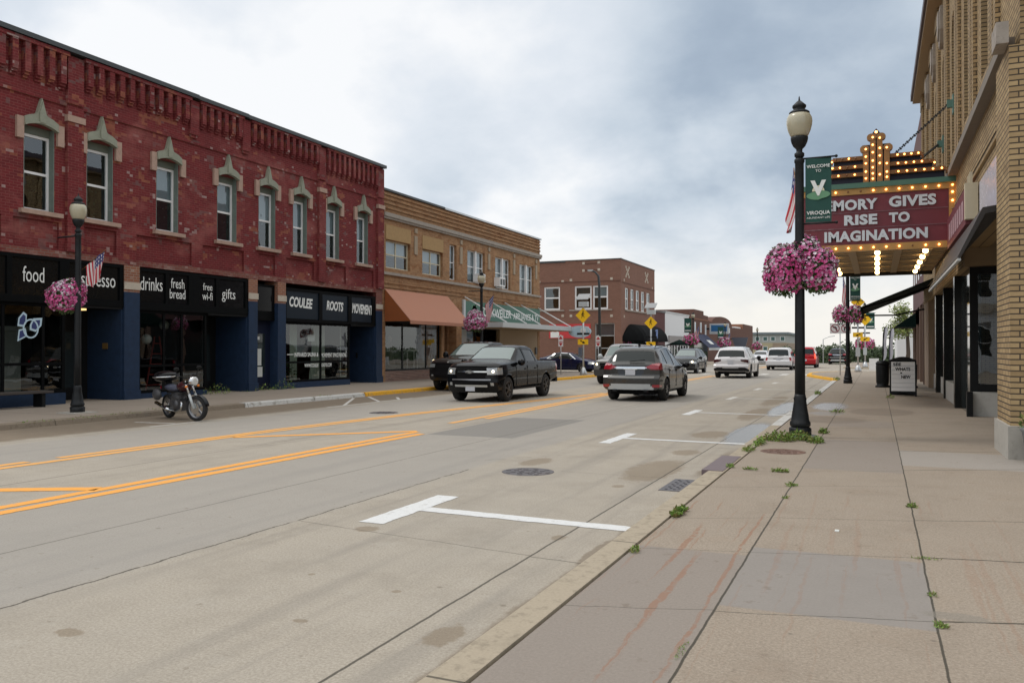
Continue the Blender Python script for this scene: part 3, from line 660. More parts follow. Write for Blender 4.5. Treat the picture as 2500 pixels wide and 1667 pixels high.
def window(F, par, a0, a1, z0, z1, rec=.2, fm=None, fw=.06, mull=(), rail=(), glassm=None, sill=None, back=None, name='window', blind=None, blindm=None, fd=.06):
    """a window part (its frame) with pane, sill, blind as sub-parts; mull/rail are fractions"""
    mb = MB(); e = .002
    F.box(mb, a0+e, a0+fw, -rec-fd, -rec, z0+e, z1-e); F.box(mb, a1-fw, a1-e, -rec-fd, -rec, z0+e, z1-e)
    F.box(mb, a0+fw, a1-fw, -rec-fd, -rec, z0+e, z0+fw); F.box(mb, a0+fw, a1-fw, -rec-fd, -rec, z1-fw, z1-e)
    for f in mull:
        c = a0+(a1-a0)*f; F.box(mb, c-fw*.45, c+fw*.45, -rec-fd+.004, -rec-.003, z0+fw, z1-fw)
    for f in rail:
        c = z0+(z1-z0)*f; F.box(mb, a0+fw, a1-fw, -rec-fd+.006, -rec-.006, c-fw*.42, c+fw*.42)
    w = mb.build(name, fm or M_WHITE, par)
    mb = MB(); F.quad(mb, a0+fw*.5, a1-fw*.5, -rec-fd*.55, z0+fw*.5, z1-fw*.5); mb.build('pane', glassm or M_GLASSUP, w)
    if blind:
        mb = MB(); f0, f1 = blind; F.box(mb, a0+fw*.5, a1-fw*.5, -rec-fd-.06, -rec-fd-.045, z0+(z1-z0)*f0, z0+(z1-z0)*f1); mb.build('blind', blindm or M_BLIND, w)
    if back is not None:
        mb = MB(); F.box(mb, a0, a1, -rec-fd-.22, -rec-fd-.20, z0, z1); mb.build('backing', back, w)
    if sill:
        m_, ov, h, pr = sill; mb = MB(); F.box(mb, a0-ov, a1+ov, -rec+.002, pr, z0-h, z0-.001); mb.build('sill', m_, w)
    return w
def shell(F, par, a0, a1, depth, h, m, roofm, z0=0.0, side0=True, side1=True, front_off=.33):
    """side and rear walls and roof behind a facade"""
    mb = MB(); D0, D1 = -front_off, -depth
    if side0: F.box(mb, a0, a0+.3, D1, D0, z0, h)
    if side1: F.box(mb, a1-.3, a1, D1, D0, z0, h)
    F.box(mb, a0+.3, a1-.3, D1, D1+.3, z0, h); mb.build('side_wall', m, par)
    mb = MB(); F.box(mb, a0+.3, a1-.3, D1+.3, D0, h-.45, h-.3); mb.build('roof', roofm, par)
LX = -21.0
LF = Fac('x', LX)
M_ROOF = plain('dark_roof', (.05, .05, .05), .9)
# ================================================================== red painted brick building
B = thing('brick_building', 'long two-storey red painted brick shop row with pointed green window hoods and black shopfronts', 'building', (LX, 22, 0))
Y0, Y1 = 10.2, 32.66
WINS = [(13.05, 13.8), (15.02, 15.78), (16.96, 17.70), (19.5, 20.22), (22.16, 22.9), (24.27, 24.97), (26.25, 26.87), (28.39, 29.03), (30.61, 31.2)]
WZ0, WZ1 = 5.46, 7.56
PAN = [(12.6, 14.4), (14.73, 16.08), (16.9, 18.0), (18.75, 21.0), (21.5, 23.5), (24.3, 25.2), (25.85, 27.6), (28.4, 29.8), (30.05, 31.95)]
mb = MB()
holes = [(a, b*21.2/21, WZ0, WZ1+.22) for a, b in WINS]+[(a, b, 4.47, 5.22) for a, b in PAN]
LF.wall(mb, Y0, Y1, 4.24, 10.05, holes)
for a, b in PAN: LF.box(mb, a, b, -.31, -.07, 4.47, 5.22)
mb.build('wall', M_RED, B)
shell(LF, B, Y0, Y1, 14, 10.0, M_RED, M_ROOF)
mb = MB()        # worn courses above the shop signs
LF.box(mb, Y0, Y1, 0, .035, 4.24, 4.42); mb.build('lintel_course', M_RED_WORN, B)
mb = MB(); LF.box(mb, Y0, Y1, .0, .05, 8.55, 8.64); mb.build('belt_course', M_RED, B)
PILS = [(16.27, 16.78, 4.43), (20.83, 21.22, 8.75), (23.32, 23.72, 8.75), (27.80, 28.24, 4.43), (32.18, 32.665, 4.43), (11.9, 12.35, 4.43)]
for a, b, z in PILS:
    mb = MB()
    for za, zb in (((z, 8.55), (8.64, 9.98)) if z < 5 else ((8.85, 9.98),)): LF.box(mb, a, b, .001, .11, za, zb)
    if z > 5: LF.box(mb, a+.06, b-.06, .001, .07, 8.75, 8.85)
    p = mb.build('pilaster', M_RED, B)
    if z < 5:
        mb = MB(); LF.box(mb, a-.03, b+.03, .005, .15, 8.12, 8.30); mb.build('cap_stone', M_SANDST, p)
mb = MB()
edges = [11.0, 12.35]
spans = [(12.35, 16.27), (16.78, 20.83), (21.22, 23.32), (23.72, 27.80), (28.24, 32.18)]
for a, b in spans:
    n = max(3, round((b-a)/.36)); st = (b-a)/n
    for k in range(n):
        c = a+st*(k+.5); zb = 9.28 if a > 16.5 and a < 28 else 9.12
        LF.box(mb, c-.085, c+.085, .001, .17, zb, 9.93); LF.box(mb, c-.085, c+.085, .001, .12, zb-.075, zb); LF.box(mb, c-.085, c+.085, .001, .06, zb-.15, zb-.075)
    LF.box(mb, a+.001, b-.001, .001, .19, 9.93, 10.04)
mb.build('corbel_frieze', M_RED, B)
mb = MB()
for a, b, z in ((Y0, 21.1, 10.19), (21.1, 23.5, 10.17), (23.5, Y1+.03, 10.15)): LF.box(mb, a, b-.001, -.36, .24, z-.13, z)
mb.build('coping', M_DKCOPING, B)
LUN = plain('arched_lunette_board', (.13, .15, .12), .7)
for i, (a, b) in enumerate(WINS):
    b2 = b*21.2/21; c = (a+b2)/2; h = .70
    cur = [None, (.0, 1.0), (.52, 1.0), (.5, 1.0), (.02, 1.0), (.02, 1.0), (.05, 1.), (.4, 1.0), (.55, .8), (.0, 1.0)][i % 10]
    w = window(LF, B, a, b2, WZ0, WZ1, .20, M_WHITE, .08, (), (.5,), sill=None, blind=(.52, .98) if i in (3, 4, 5, 6, 7, 8) else None, blindm=M_CURTAIN if i != 5 else M_BLIND)
    mb = MB(); LF.box(mb, a-.14, b2+.20, -.19, .13, WZ0-.12, WZ0-.002); mb.build('sill', M_SANDST, w)
    for q0, q1 in ((b2-.022, b2-.001), (a+.001, a+.022)): LF.box(MB(), q0, q1, -.19, -.004, WZ0, WZ1+.21).build('jamb', M_GREENTRIM, w)
    mb = MB(); LF.box(mb, a+.024, b2-.024, -.26, -.16, WZ1, WZ1+.215); mb.build('lunette', LUN, w)
    for q in (c-h, c+h-.20): LF.box(MB(), q, q+.20, .002, .09, 7.34, 7.92).build('hood_shoulder', M_SANDST, w)
    q = h-.2
    arc = [(-q+2*q*k/10, 7.70+.13*(1-(1-2*k/10)**2)) for k in range(11)]
    top = [(q, 7.93), (.34, 8.02), (.17, 8.07), (.125, 8.13), (.085, 8.26), (.045, 8.40), (0, 8.54), (-.045, 8.40), (-.085, 8.26), (-.125, 8.13), (-.17, 8.07), (-.34, 8.02), (-q, 7.93)]
    mb = MB(); LF.poly(mb, [(c+x, z) for x, z in arc+top], .002, .12)
    LF.poly(mb, [(c-.085, 7.86), (c+.085, 7.86), (c+.095, 8.12), (c, 8.44), (c-.095, 8.12)], .12, .16)
    for k in range(10):
        (xa, za), (xb, zb) = arc[k], arc[k+1]; LF.poly(mb, [(c+xa, za), (c+xb, zb), (c+xb, zb+.05), (c+xa, za+.05)], .12, .145)
    mb.build('window_hood', M_VERDI, w)
# piers between the shopfronts
for a, b in ((12.6, 13.1), (18.25, 18.82), (23.70, 24.17), (25.30, 25.77), (32.09, 32.60)):
    mb = MB(); LF.box(mb, a, b, -.6, .06, .12, 3.42); LF.box(mb, a-.02, b+.02, .06, .10, .12, .42); p = mb.build('pier', M_BLUE, B)
    mb = MB(); LF.box(mb, a, b, -.6, .055, 3.42, 4.235); mb.build('brick_head', M_BAREBRICK if a < 30 else M_RED_WORN, p)
    mb = MB(); LF.box(mb, a-.015, b+.015, .056, .085, 3.50, 3.72); mb.build('cap_stone', M_LIMELT, p)
mb = MB(); LF.box(mb, 10.2, 12.6, -.5, 0, .12, 4.23); mb.build('pier', M_BLUE, B)
# interior floor / ceiling / rear of the shops
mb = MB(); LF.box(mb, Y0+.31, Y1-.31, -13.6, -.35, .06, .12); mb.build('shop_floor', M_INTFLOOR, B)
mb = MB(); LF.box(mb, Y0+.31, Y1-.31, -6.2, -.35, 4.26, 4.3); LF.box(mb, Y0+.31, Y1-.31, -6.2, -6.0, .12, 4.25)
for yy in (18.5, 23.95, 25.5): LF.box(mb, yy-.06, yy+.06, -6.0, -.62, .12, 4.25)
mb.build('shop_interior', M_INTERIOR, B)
def letters(par, s, y0, y1, z0, z1, d, **k):
    return text(s, k.pop('mat', M_LETTER), par, (LX+d, (y0+y1)/2, (z0+z1)/2), FACE_X, z1-z0, y1-y0, **k)
def shopfront(a0, a1, win, door, panes, fz0, fz1, ftop, signs, mull, bulk, side, winz):
    """sign band with its panels, display window and recessed door"""
    f = MB(); LF.box(f, a0+.002, a1-.002, -.24, -.02, fz0, ftop); LF.box(f, a0+.002, a1-.002, -.02, .035, fz0, fz1); LF.box(f, a0+.002, a1-.002, -.02, .03, ftop-.10, ftop-.002)
    prev = a0
    for (p0, p1) in panes:
        LF.box(f, prev+.003, p0-.003, -.02, .03, fz1, ftop-.10); prev = p1
    LF.box(f, prev+.003, a1-.003, -.02, .03, fz1, ftop-.10)
    f = f.build('sign_band', M_FASCIA, B)
    w0, w1 = win; z0, z1 = winz
    w = window(LF, B, w0, w1, z0, z1, .05, M_FASCIA, .09, mull, (.33,), M_GLASSST, name='shop_window')
    mb = MB(); LF.box(mb, w0, w1-.003, -.28, -.01, .12, z0-.003); mb.build('bulkhead', M_BLUE if bulk else M_BLACK, B)
    # door recess
    d0, d1 = door
    mb = MB(); LF.box(mb, d1-.06, d1-.002, -1.45, -.02, .125, fz0-.003); mb.build('recess_side', side, B)
    mb = MB(); LF.box(mb, d0+.002, d0+.05, -1.45, -.30, .5, fz0-.003); mb.build('recess_window_frame', M_FASCIA, B)
    mb = MB(); LF.box(mb, d0, d1, -1.55, -1.45, .125, fz0-.003); dr = mb.build('door', M_BLACK, B)
    mb = MB(); LF.quad(mb, d0+.35, d1-.35, -1.445, .5, 2.2); mb.build('pane', M_GLASSDK, dr)
    mb = MB(); LF.box(mb, d0+.28, d0+.31, -1.445, -1.40, 1.0, 1.35); mb.build('handle', M_LTMETAL, dr)
    mb = MB(); LF.box(mb, d0, d1, -1.45, .0, fz0-.06, fz0-.004); mb.build('recess_ceiling', M_BLACK, B)
    return f, w
pan1 = [(13.4, 14.55), (14.7, 16.1), (16.4, 18.1)]
f1, w1 = shopfront(13.1, 18.25, (13.3, 16.33), (16.35, 18.25), pan1, 2.94, 3.14, 4.24, [], (.40, .78), True, M_BLUE, (.45, 2.935))
for p0, p1 in pan1:
    mb = MB(); LF.quad(mb, p0, p1, -.017, 3.14, 4.13); mb.build('transom_pane', M_TRANSOM, f1)
letters(f1, 'food', 15.02, 15.65, 3.50, 3.92, -.012)
letters(f1, 'espresso', 16.62, 17.98, 3.38, 3.80, -.012)
pan2 = [(18.88, 19.87), (20.0, 20.85), (21.35, 22.1), (22.25, 23.55)]
f2, w2 = shopfront(18.82, 23.70, (18.86, 21.74), (21.76, 23.70), pan2, 2.90, 3.14, 4.21, [], (.36, .62), True, M_BLUE, (.29, 2.895))
for p0, p1 in pan2:
    mb = MB(); LF.quad(mb, p0, p1, -.017, 3.14, 4.10); mb.build('transom_pane', M_TRANSOM, f2)
letters(f2, 'drinks', 18.90, 19.78, 3.52, 3.94, -.012)
letters(f2, 'fresh', 20.13, 20.70, 3.66, 3.98, -.012); letters(f2, 'bread', 20.08, 20.74, 3.32, 3.63, -.012)
letters(f2, 'free', 21.53, 21.96, 3.68, 3.92, -.012); letters(f2, 'wi-fi', 21.50, 21.97, 3.35, 3.62, -.012)
letters(f2, 'gifts', 22.42, 23.08, 3.33, 3.80, -.012)
# middle stair door
mb = MB(); LF.box(mb, 24.172, 25.298, -.30, -.10, 2.75, 4.10); f3 = mb.build('sign_band', M_FASCIA, B)
mb = MB(); LF.quad(mb, 24.3, 25.2, -.095, 3.1, 4.0); mb.build('transom_pane', M_TRANSOM, f3)
mb = MB(); LF.box(mb, 24.172, 25.298, -.40, -.32, .125, 2.745); dr = mb.build('door', M_DKBLUE, B)
mb = MB(); LF.box(mb, 24.42, 25.0, -.318, -.312, .75, 2.25); mb.build('pane', M_GLASSDK, dr)
for z0, z1, a0, a1 in ((1.05, 1.68, 24.48, 24.80), (.62, 1.0, 24.46, 24.86), (2.02, 2.14, 24.56, 24.70)):
    mb = MB(); LF.box(mb, a0, a1, -.311, -.306, z0, z1); mb.build('notice', M_PAPER, dr)
# third shop
pan3 = [(25.85, 27.90), (28.12, 29.95), (30.2, 31.8)]
f4, w4 = shopfront(25.77, 32.09, (25.80, 30.16), (30.18, 32.09), pan3, 2.74, 2.84, 4.06, [], (.535,), True, M_BLUE, (.36, 2.735))
for (p0, p1), s, (a, b, z0, z1) in zip(pan3, ('COULEE', 'ROOTS', 'MOVEMENT'), ((26.05, 27.50, 3.31, 3.72), (28.45, 29.62, 3.28, 3.68), (30.28, 31.88, 3.22, 3.66))):
    mb = MB(); LF.box(mb, p0, p1, -.0195, -.008, 2.87, 3.95); sb = mb.build('sign_panel', M_SIGNBLUE, f4)
    letters(sb, s, a, b, z0, z1, -.004, bold=.035, shear=.14, rot=-.03)
letters(w4, 'INFRARED SAUNA &', 26.45, 27.98, 1.36, 1.53, -.07, bold=.02); letters(w4, 'MOVEMENT SPACE RENTAL', 28.17, 29.95, 1.33, 1.50, -.07, bold=.02)
letters(w4, 'WWW.COULEE', 27.08, 27.98, .93, 1.08, -.07, bold=.02); letters(w4, 'ROOTS.COM', 28.16, 28.88, .93, 1.08, -.07, bold=.02)
mb = MB(); LF.box(mb, 26.0, 26.38, -.074, -.069, 1.44, 1.47); mb.build('lettering', M_LETTER, w4)
# curtains hung inside the third shop's window
def curtain(y0, y1, z0, z1, d, flare, label):
    mb = MB(); n = 22
    for k in range(n):
        for (za, fa), (zb, fb_) in (((z1, 1.0), ((z0+z1)/2, 1.0)), (((z0+z1)/2, 1.0), (z0, flare))):
            c = (y0+y1)/2
            def q(i, z, f): u = i/n; return (LX-d+.035*math.sin(u*19), c+((y0-c)+(y1-y0)*u)*f, z)
            mb.quad(q(k, za, fa), q(k+1, za, fa), q(k+1, zb, fb_), q(k, zb, fb_))
    o = mb.build('curtain', M_CURTAINLT, loc=(LX-d, (y0+y1)/2, z0)); return tag(o, label, 'curtain', 'curtains in the shop window')
curtain(26.75, 27.2, .42, 2.7, .55, 1.0, 'pale sage curtain at the left end inside the movement studio window')
curtain(28.15, 28.65, .42, 2.7, .55, 1.7, 'pale sage curtain flaring wide just left of the studio window mullion')
curtain(28.78, 29.05, .42, 2.7, .55, 1.2, 'narrow pale sage curtain just right of the studio window mullion')
curtain(30.15, 30.6, .42, 2.7, .55, 1.0, 'pale sage curtain beside the recessed door of the movement studio')
mb = MB(); LF.box(mb, 27.3, 27.75, -.09, -.085, 1.98, 2.25); mb.build('notice', M_PAPER, w4)
tag(MB().box(LX+.02-1.0, LX-.90, 31.98, 32.02, 1.25, 1.5).build('letter_box', M_BLACK, loc=(LX-.95, 32.0, 1.25)), 'small black letter box on the blue door recess of the studio', 'letter box')
tag(MB().box(LX-.75, LX-.55, 18.14, 18.18, 1.68, 1.86).build('letter_box', plain('brass', (.30, .19, .07), .4, .6), loc=(LX-.65, 18.16, 1.68)), 'small brass letter box on the blue door recess of the cafe', 'letter box')
tag(MB().box(LX-1.0, LX-.4, 16.9, 17.3, 2.82, 2.87).build('recess_light', M_WARMSTRIP, loc=(LX-.7, 17.1, 2.82)), 'warm strip light under the ceiling of the cafe door recess', 'light')
# cafe window decal : white and navy winged emblem
mb = MB(); c = (15.23, 2.27); D = -.045
def dpoly(pts, off, mi): LF.poly(mb, [(c[0]+x*1.22, c[1]+z*1.22) for x, z in pts], D+off, D+off+.003, mi)
wing1 = [(-.27, .02), (-.25, .20), (-.13, .34), (-.05, .28), (-.06, .10), (-.12, .0)]; wing2 = [(.02, .05), (.10, .20), (.32, .22), (.30, .04), (.16, -.10), (.02, -.06)]
tail = [(-.27, -.32), (-.24, -.06), (-.08, -.02), (-.04, -.20)]
def sc_(p, k):
    cx = sum(q[0] for q in p)/len(p); cz = sum(q[1] for q in p)/len(p); return [(cx+(x-cx)*k, cz+(z-cz)*k) for x, z in p]
for p in (wing1, wing2, tail): dpoly(p, 0, 0); dpoly(sc_(p, .68), .004, 1)
for k in range(20):
    a, b = 2*math.pi*k/20, 2*math.pi*(k+1)/20
    dpoly([(.04+.19*math.cos(a), -.03+.22*math.sin(a)), (.04+.19*math.cos(b), -.03+.22*math.sin(b)), (.04+.155*math.cos(b), -.03+.185*math.sin(b)), (.04+.155*math.cos(a), -.03+.185*math.sin(a))], .008, 0)
mb.build('decal', [M_LTBLUE, plain('decal_navy', (.03, .045, .16), .5)], w1)
# things inside the cafe windows
def pendant(x, y, z, r, m, label):
    t_ = thing('pendant_lamp', label, 'lamp', (x, y, z)); MB().tube([(x, y, z+r*.9), (x, y, 4.25)], .008, 6).build('cord', M_BLACK, t_)
    MB().ellip((x, y, z), r, r, r, 14, 10).build('shade', m, t_)
M_OPAL = plain('opal_globe', (.55, .60, .57), .25, var=.05, coat=.5)
pendant(LX-1.6, 21.35, 2.50, .17, M_OPAL, 'white globe pendant lamp hanging higher inside the dark cafe window')
pendant(LX-1.0, 20.05, 2.00, .17, M_OPAL, 'white globe pendant lamp hanging lower beside the red ladder')
pendant(LX-2.2, 16.05, 3.42, .07, M_WARMLAMP, 'small glowing bulb behind the food sign pane')
pendant(LX-2.0, 17.2, 2.66, .07, M_WARMLAMP, 'small glowing bulb behind the window with the winged decal')
t_ = thing('stepladder', 'tall red stepladder standing inside the cafe window', 'ladder', (LX-1.4, 20.9, .12)); ML = plain('red_ladder_paint', (.28, .03, .025), .6)
mb = MB(); mb.bar((LX-1.4, 20.35, .12), (LX-1.4, 20.75, 2.1), .05, .03); mb.bar((LX-1.4, 21.3, .12), (LX-1.4, 20.95, 2.1), .05, .03); mb.build('rail', ML, t_)
mb = MB()
for k in range(5): mb.box(LX-1.43, LX-1.37, 20.42+.07*k, 21.25-.065*k, .45+.35*k, .48+.35*k)
mb.build('rung', ML, t_)
t_ = thing('counter', 'pale counter panel standing inside the window behind the winged decal', 'counter', (LX-1.5, 15.0, .12)); MB().box(LX-2.1, LX-1.3, 14.4, 15.9, .12, 2.2).build('front', plain('pale_counter', (.22, .25, .23), .6), t_); MB().box(LX-2.2, LX-1.2, 14.3, 16.9, 2.2, 2.32).build('top', plain('counter_top', (.30, .34, .33), .5), t_)
t_ = thing('bench', 'low dark bench in front of the cafe shop window', 'bench', (LX+.45, 14.2, .13))
MB().box(LX+.2, LX+.65, 12.6, 15.45, .50, .56).build('seat', plain('bench_wood', (.06, .05, .045), .7), t_)
for yy in (12.9, 15.2): MB().box(LX+.25, LX+.6, yy-.05, yy+.05, .125, .50).build('leg', M_BLACK, t_)
# plants in the third shop window
def leafplant(name, label, cat, c, r, h, n, mats, seed, leaf=.07, group=None, up=.5):
    rnd = random.Random(seed); mb = MB(); c = Vector(c)
    for k in range(n):
        a = rnd.uniform(0, 6.283); q = r*math.sqrt(rnd.random()); z = h*(1-(q/r)**2*.6)*rnd.uniform(.15, 1)
        p = c+Vector((q*math.cos(a), q*math.sin(a), z)); d_ = Vector((math.cos(a)+rnd.uniform(-.7, .7), math.sin(a)+rnd.uniform(-.7, .7), rnd.uniform(-.2, up*2))).normalized()
        s_ = d_.cross(Vector((rnd.uniform(-1, 1), rnd.uniform(-1, 1), 1))).normalized(); L = leaf*rnd.uniform(.6, 1.3)
        mb.quad(p, p+d_*L*.5+s_*L*.28, p+d_*L, p+d_*L*.5-s_*L*.28, mi=rnd.randrange(len(mats)))
    o = mb.build(name, mats, loc=tuple(c), recalc=False); return tag(o, label, cat, group)
leafplant('potted_plant', 'dark leafy plant inside the studio window behind its left pane', 'plant', (LX-.9, 26.8, .45), .45, .9, 160, [M_LEAF], 3, .16)
# ================================================================== tan brick building with awning and appliance shop
B2 = thing('brick_building', 'two-storey orange tan brick building with grey stone courses and paired upper windows', 'building', (LX, 42, 0))
A0, A1 = 32.68, 52.30
UW = [(32.98, 34.95, 5.47, 6.80), (36.38, 38.26, 5.45, 6.72), (39.30, 39.82, 5.40, 7.30), (41.41, 43.36, 5.42, 7.25), (45.11, 47.04, 5.34, 7.22), (48.82, 50.83, 5.28, 7.15)]
mb = MB(); LF.wall(mb, A0, A1, 3.2, 9.05, [(a, b*21.15/21, z0, z1) for a, b, z0, z1 in UW])
mb.build('wall', M_TAN, B2)
shell(LF, B2, A0, A1, 14, 9.0, M_TAN, M_ROOF)
mb = MB()
for z in (8.25, 8.47, 8.68, 8.88): LF.box(mb, A0, A1, .001, .06, z, z+.09)
for z in (4.55, 4.75): LF.box(mb, A0, A1, .001, .045, z, z+.07)
for a, b in ((35.3, 36.1), (40.3, 41.0)): pass
mb.build('brick_band', M_TAN, B2)
mb = MB(); LF.box(mb, A0, A1+.05, .001, .17, 7.86, 8.04); LF.box(mb, A0, A1+.05, .001, .11, 7.76, 7.86); mb.build('cornice', M_LIME, B2)
mb = MB(); LF.box(mb, A0, A1, .001, .12, 5.14, 5.27); mb.build('sill_course', M_LIME, B2)
mb = MB(); LF.box(mb, A0, 38.6, -.35, .09, 9.07, 9.17); mb.build('coping', M_DKCOPING, B2)
mb = MB(); LF.box(mb, 38.602, A1+.04, -.35, .12, 9.055, 9.15); mb.build('coping', M_SILVER, B2)
for k, (a, b, z0, z1) in enumerate(UW):
    b2 = b*21.15/21
    w = window(LF, B2, a, b2, z0, z1, .15, M_CREAM if k < 2 else M_WHITE, .07 if k < 2 else .06, (.5,) if k != 2 else (), (.5,) if k not in (2, 3) else (.5,), blind=((.45, .97) if k < 2 else (.1, .97) if k in (3, 5) else (.35, .97)), blindm=M_BLIND if k < 2 else M_CURTAIN)
    if k < 2:
        mb = MB(); LF.box(mb, a-.02, b2+.02, .001, .03, z1+.02, z1+.70); mb.build('lintel_panel', plain('buff_terracotta', (.40, .26, .12), .85, var=.2), w)
    if k > 2:
        mb = MB(); LF.box(mb, (a+b2)/2-.06, (a+b2)/2+.06, -.15, -.02, z0, z1); mb.build('mullion', M_WHITE, w)
# pilaster strips of pale stone between the windows
for a in (35.7, 40.6, 44.2, 47.9, 51.6): mb = MB(); LF.box(mb, a-.14, a+.14, .001, .05, 6.35, 7.28); LF.box(mb, a-.12, a+.12, .001, .06, 7.42, 7.66); mb.build('stone_tablet', plain('greyish_tan_stone', (.36, .29, .21), .85, var=.2), B2)
# ground floor
for a, b in ((32.68, 32.95), (38.40, 38.72), (40.1, 40.72), (51.9, 52.3)): LF.box(MB(), a, b, -.5, 0, .12, 3.2).build('pier', M_TAN, B2)
mb = MB(); LF.box(mb, 38.72, 40.1, -1.6, -1.5, .12, 3.2); LF.box(mb, 40.0, 40.1, -1.5, -.5, .12, 3.2); mb.build('recess_wall', M_TAN, B2)
w = window(LF, B2, 32.95, 38.40, .62, 3.0, .12, M_BLACK, .08, (.32, .74), (), M_GLASSST, name='shop_window')
mb = MB(); LF.box(mb, 32.95, 38.40, -.3, -.02, .12, .615); mb.build('bulkhead', M_BASEBRICK, B2)
mb = MB(); LF.box(mb, 32.95, 38.40, -.32, -.02, 3.005, 3.195); mb.build('head_board', M_BLACK, B2)
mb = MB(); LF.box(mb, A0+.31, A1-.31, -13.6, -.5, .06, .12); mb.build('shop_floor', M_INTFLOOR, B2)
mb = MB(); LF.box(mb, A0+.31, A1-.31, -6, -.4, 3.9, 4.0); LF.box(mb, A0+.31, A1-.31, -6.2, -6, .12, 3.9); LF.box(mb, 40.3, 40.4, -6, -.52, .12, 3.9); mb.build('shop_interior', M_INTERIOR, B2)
# hung board and displays inside the window
tag(MB().box(LX-.40, LX-.36, 35.0, 36.9, 2.35, 2.95).build('hanging_board', plain('chalk_board', (.02, .025, .026), .7), loc=(LX-.38, 36, 2.35)), 'black hanging board at the top of the clothes shop window', 'sign')
def mannequin(y, x, top, label, m, shirt):
    t = thing('mannequin', label, 'mannequin', (x, y, .7)); MB().lathe((x, y, 0), [(.05, 2.02), (.085, 2.08), (.10, 2.16), (.095, 2.24), (.05, 2.32)], 12).build('head', m, t)
    MB().lathe((x, y, 0), [(.30, .70), (.25, 1.0), (.17, 1.38), (.19, 1.6), (.22, 1.84), (.14, 1.97), (.05, 2.03)], 14).build('dress', shirt, t)
mannequin(33.5, LX-.7, 2.2, 'shop mannequin in a white dress at the left of the clothes shop window', plain('mannequin_skin', (.42, .37, .31), .6), M_PAPER)
mannequin(35.4, LX-1.3, 2.2, 'shop mannequin in dull brown behind the white display table', plain('mannequin_skin', (.42, .37, .31), .6), plain('brown_dress', (.12, .10, .085), .9))
mannequin(37.6, LX-.8, 2.2, 'shop mannequin in pale grey at the right of the clothes shop window', plain('mannequin_skin', (.42, .37, .31), .6), plain('grey_dress', (.34, .35, .36), .9))
t = thing('display_table', 'white metal display table inside the clothes shop window', 'table', (LX-.7, 36.1, .12))
MB().box(LX-.95, LX-.45, 35.7, 36.8, 1.55, 1.62).build('tabletop', M_PAPER, t)
for yy in (35.75, 36.4, 36.75): MB().bar((LX-.5, yy, .65), (LX-.5, yy, 1.55), .04).build('leg', M_PAPER, t)
tag(MB().box(LX-.30, LX-.27, 33.0, 33.35, .72, .92).build('screen', emit('lilac_screen', (.45, .42, 1.0), 1.0), loc=(LX-.28, 33.2, .72)), 'small glowing lilac screen in the corner of the clothes shop window', 'screen')
# terracotta awning
t = thing('awning', 'sloping terracotta canvas awning over the clothes shop', 'awning', (LX, 36.7, 3))
mb = MB(); aw0, aw1, wt, wz, od, oz = 32.85, 39.0, 4.45, 4.45, 1.42, 2.96
p = [(LX+.03, aw0, wz), (LX+od, aw0, oz), (LX+od, aw1, oz), (LX+.03, aw1, wz)]
mb.prism(p, (0, 0, .02)); mb.build('canopy', M_ORAWN, t)
for yy in (aw0-.012, aw1): mb = MB(); mb.prism([(LX+.03, yy, wz-.01), (LX+od, yy, oz-.01), (LX+.03, yy, oz-.01)], (0, .012, 0)); mb.build('side_panel', M_ORAWNSIDE, t)
mb = MB(); mb.box(LX+od-.03, LX+od+.01, aw0, aw1, oz-.14, oz); mb.build('valance', M_ORAWN, t)
# appliance shop : sign, canopy, front
t = thing('shop_sign', 'green shop fascia sign with white serif lettering above the flat canopy', 'sign', (LX, 46.4, 3.3))
MB().box(LX+.005, LX+.10, 41.0, 52.1, 3.30, 4.34).build('board', M_GRNSIGN, t); MB().box(LX+.005, LX+.11, 40.74, 40.99, 3.2, 4.40).build('end_trim', M_LTMETAL, t)
text('ROCKWEILER', M_LETTER, t, (LX+.106, 45.05, 3.80), FACE_X, .50, 4.4, bold=.012); text('APPLIANCE & TV', M_LETTER, t, (LX+.106, 49.7, 3.72), FACE_X, .42, 4.2, bold=.005)
mb = MB()
for k in range(28):
    rr = random.Random(k); mb.box(LX+.10, LX+.107, 42.0+rr.uniform(-.32, .32), 42.0+rr.uniform(-.32, .32)+.14, 3.55+rr.uniform(0, .5), 3.65+rr.uniform(0, .5))
mb.build('emblem', M_BANNERLT, t)
t = thing('shop_canopy', 'flat grey metal canopy held by slanting white rods over the appliance shop', 'canopy', (LX, 46.5, 3.0))
MB().box(LX+.02, LX+2.5, 40.74, 52.45, 2.84, 3.12).build('deck', M_LTMETAL, t); MB().box(LX+.3, LX+2.3, 40.9, 52.3, 2.815, 2.838).build('soffit', M_TANPANEL, t)
for a, zt, b in ((41.0, 4.56, 41.6), (44.4, 4.46, 44.4), (46.4, 4.5, 46.6), (49.0, 4.47, 49.2), (51.9, 4.42, 52.0)): mb = MB(); mb.tube([(LX+.04, a, zt), (LX+2.35, b, 3.13)], .035, 8); mb.build('rod', M_WHITE, t)
t = thing('oval_sign', 'pale blue oval sign at the corner of the flat canopy', 'sign', (LX+2.9, 52.2, 2.6))
mb = MB(); n = 28; q = [(LX+3.0+.78*math.cos(2*math.pi*k/n), 51.9, 2.80+.40*math.sin(2*math.pi*k/n)) for k in range(n)]; mb.prism(q, (0, .12, 0)); mb.build('panel', M_LTBLUE, t)
mb = MB(); q = [(LX+3.0+.66*math.cos(2*math.pi*k/n), 51.893, 2.80+.31*math.sin(2*math.pi*k/n)) for k in range(n)]
for i in range(n):
    a, b = Vector(q[i]), Vector(q[(i+1) % n]); cc = Vector((LX+3.0, 51.893, 2.80)); mb.quad(a, b, b+(cc-b)*.06, a+(cc-a)*.06)
mb.build('rim_line', M_WHITE, t)
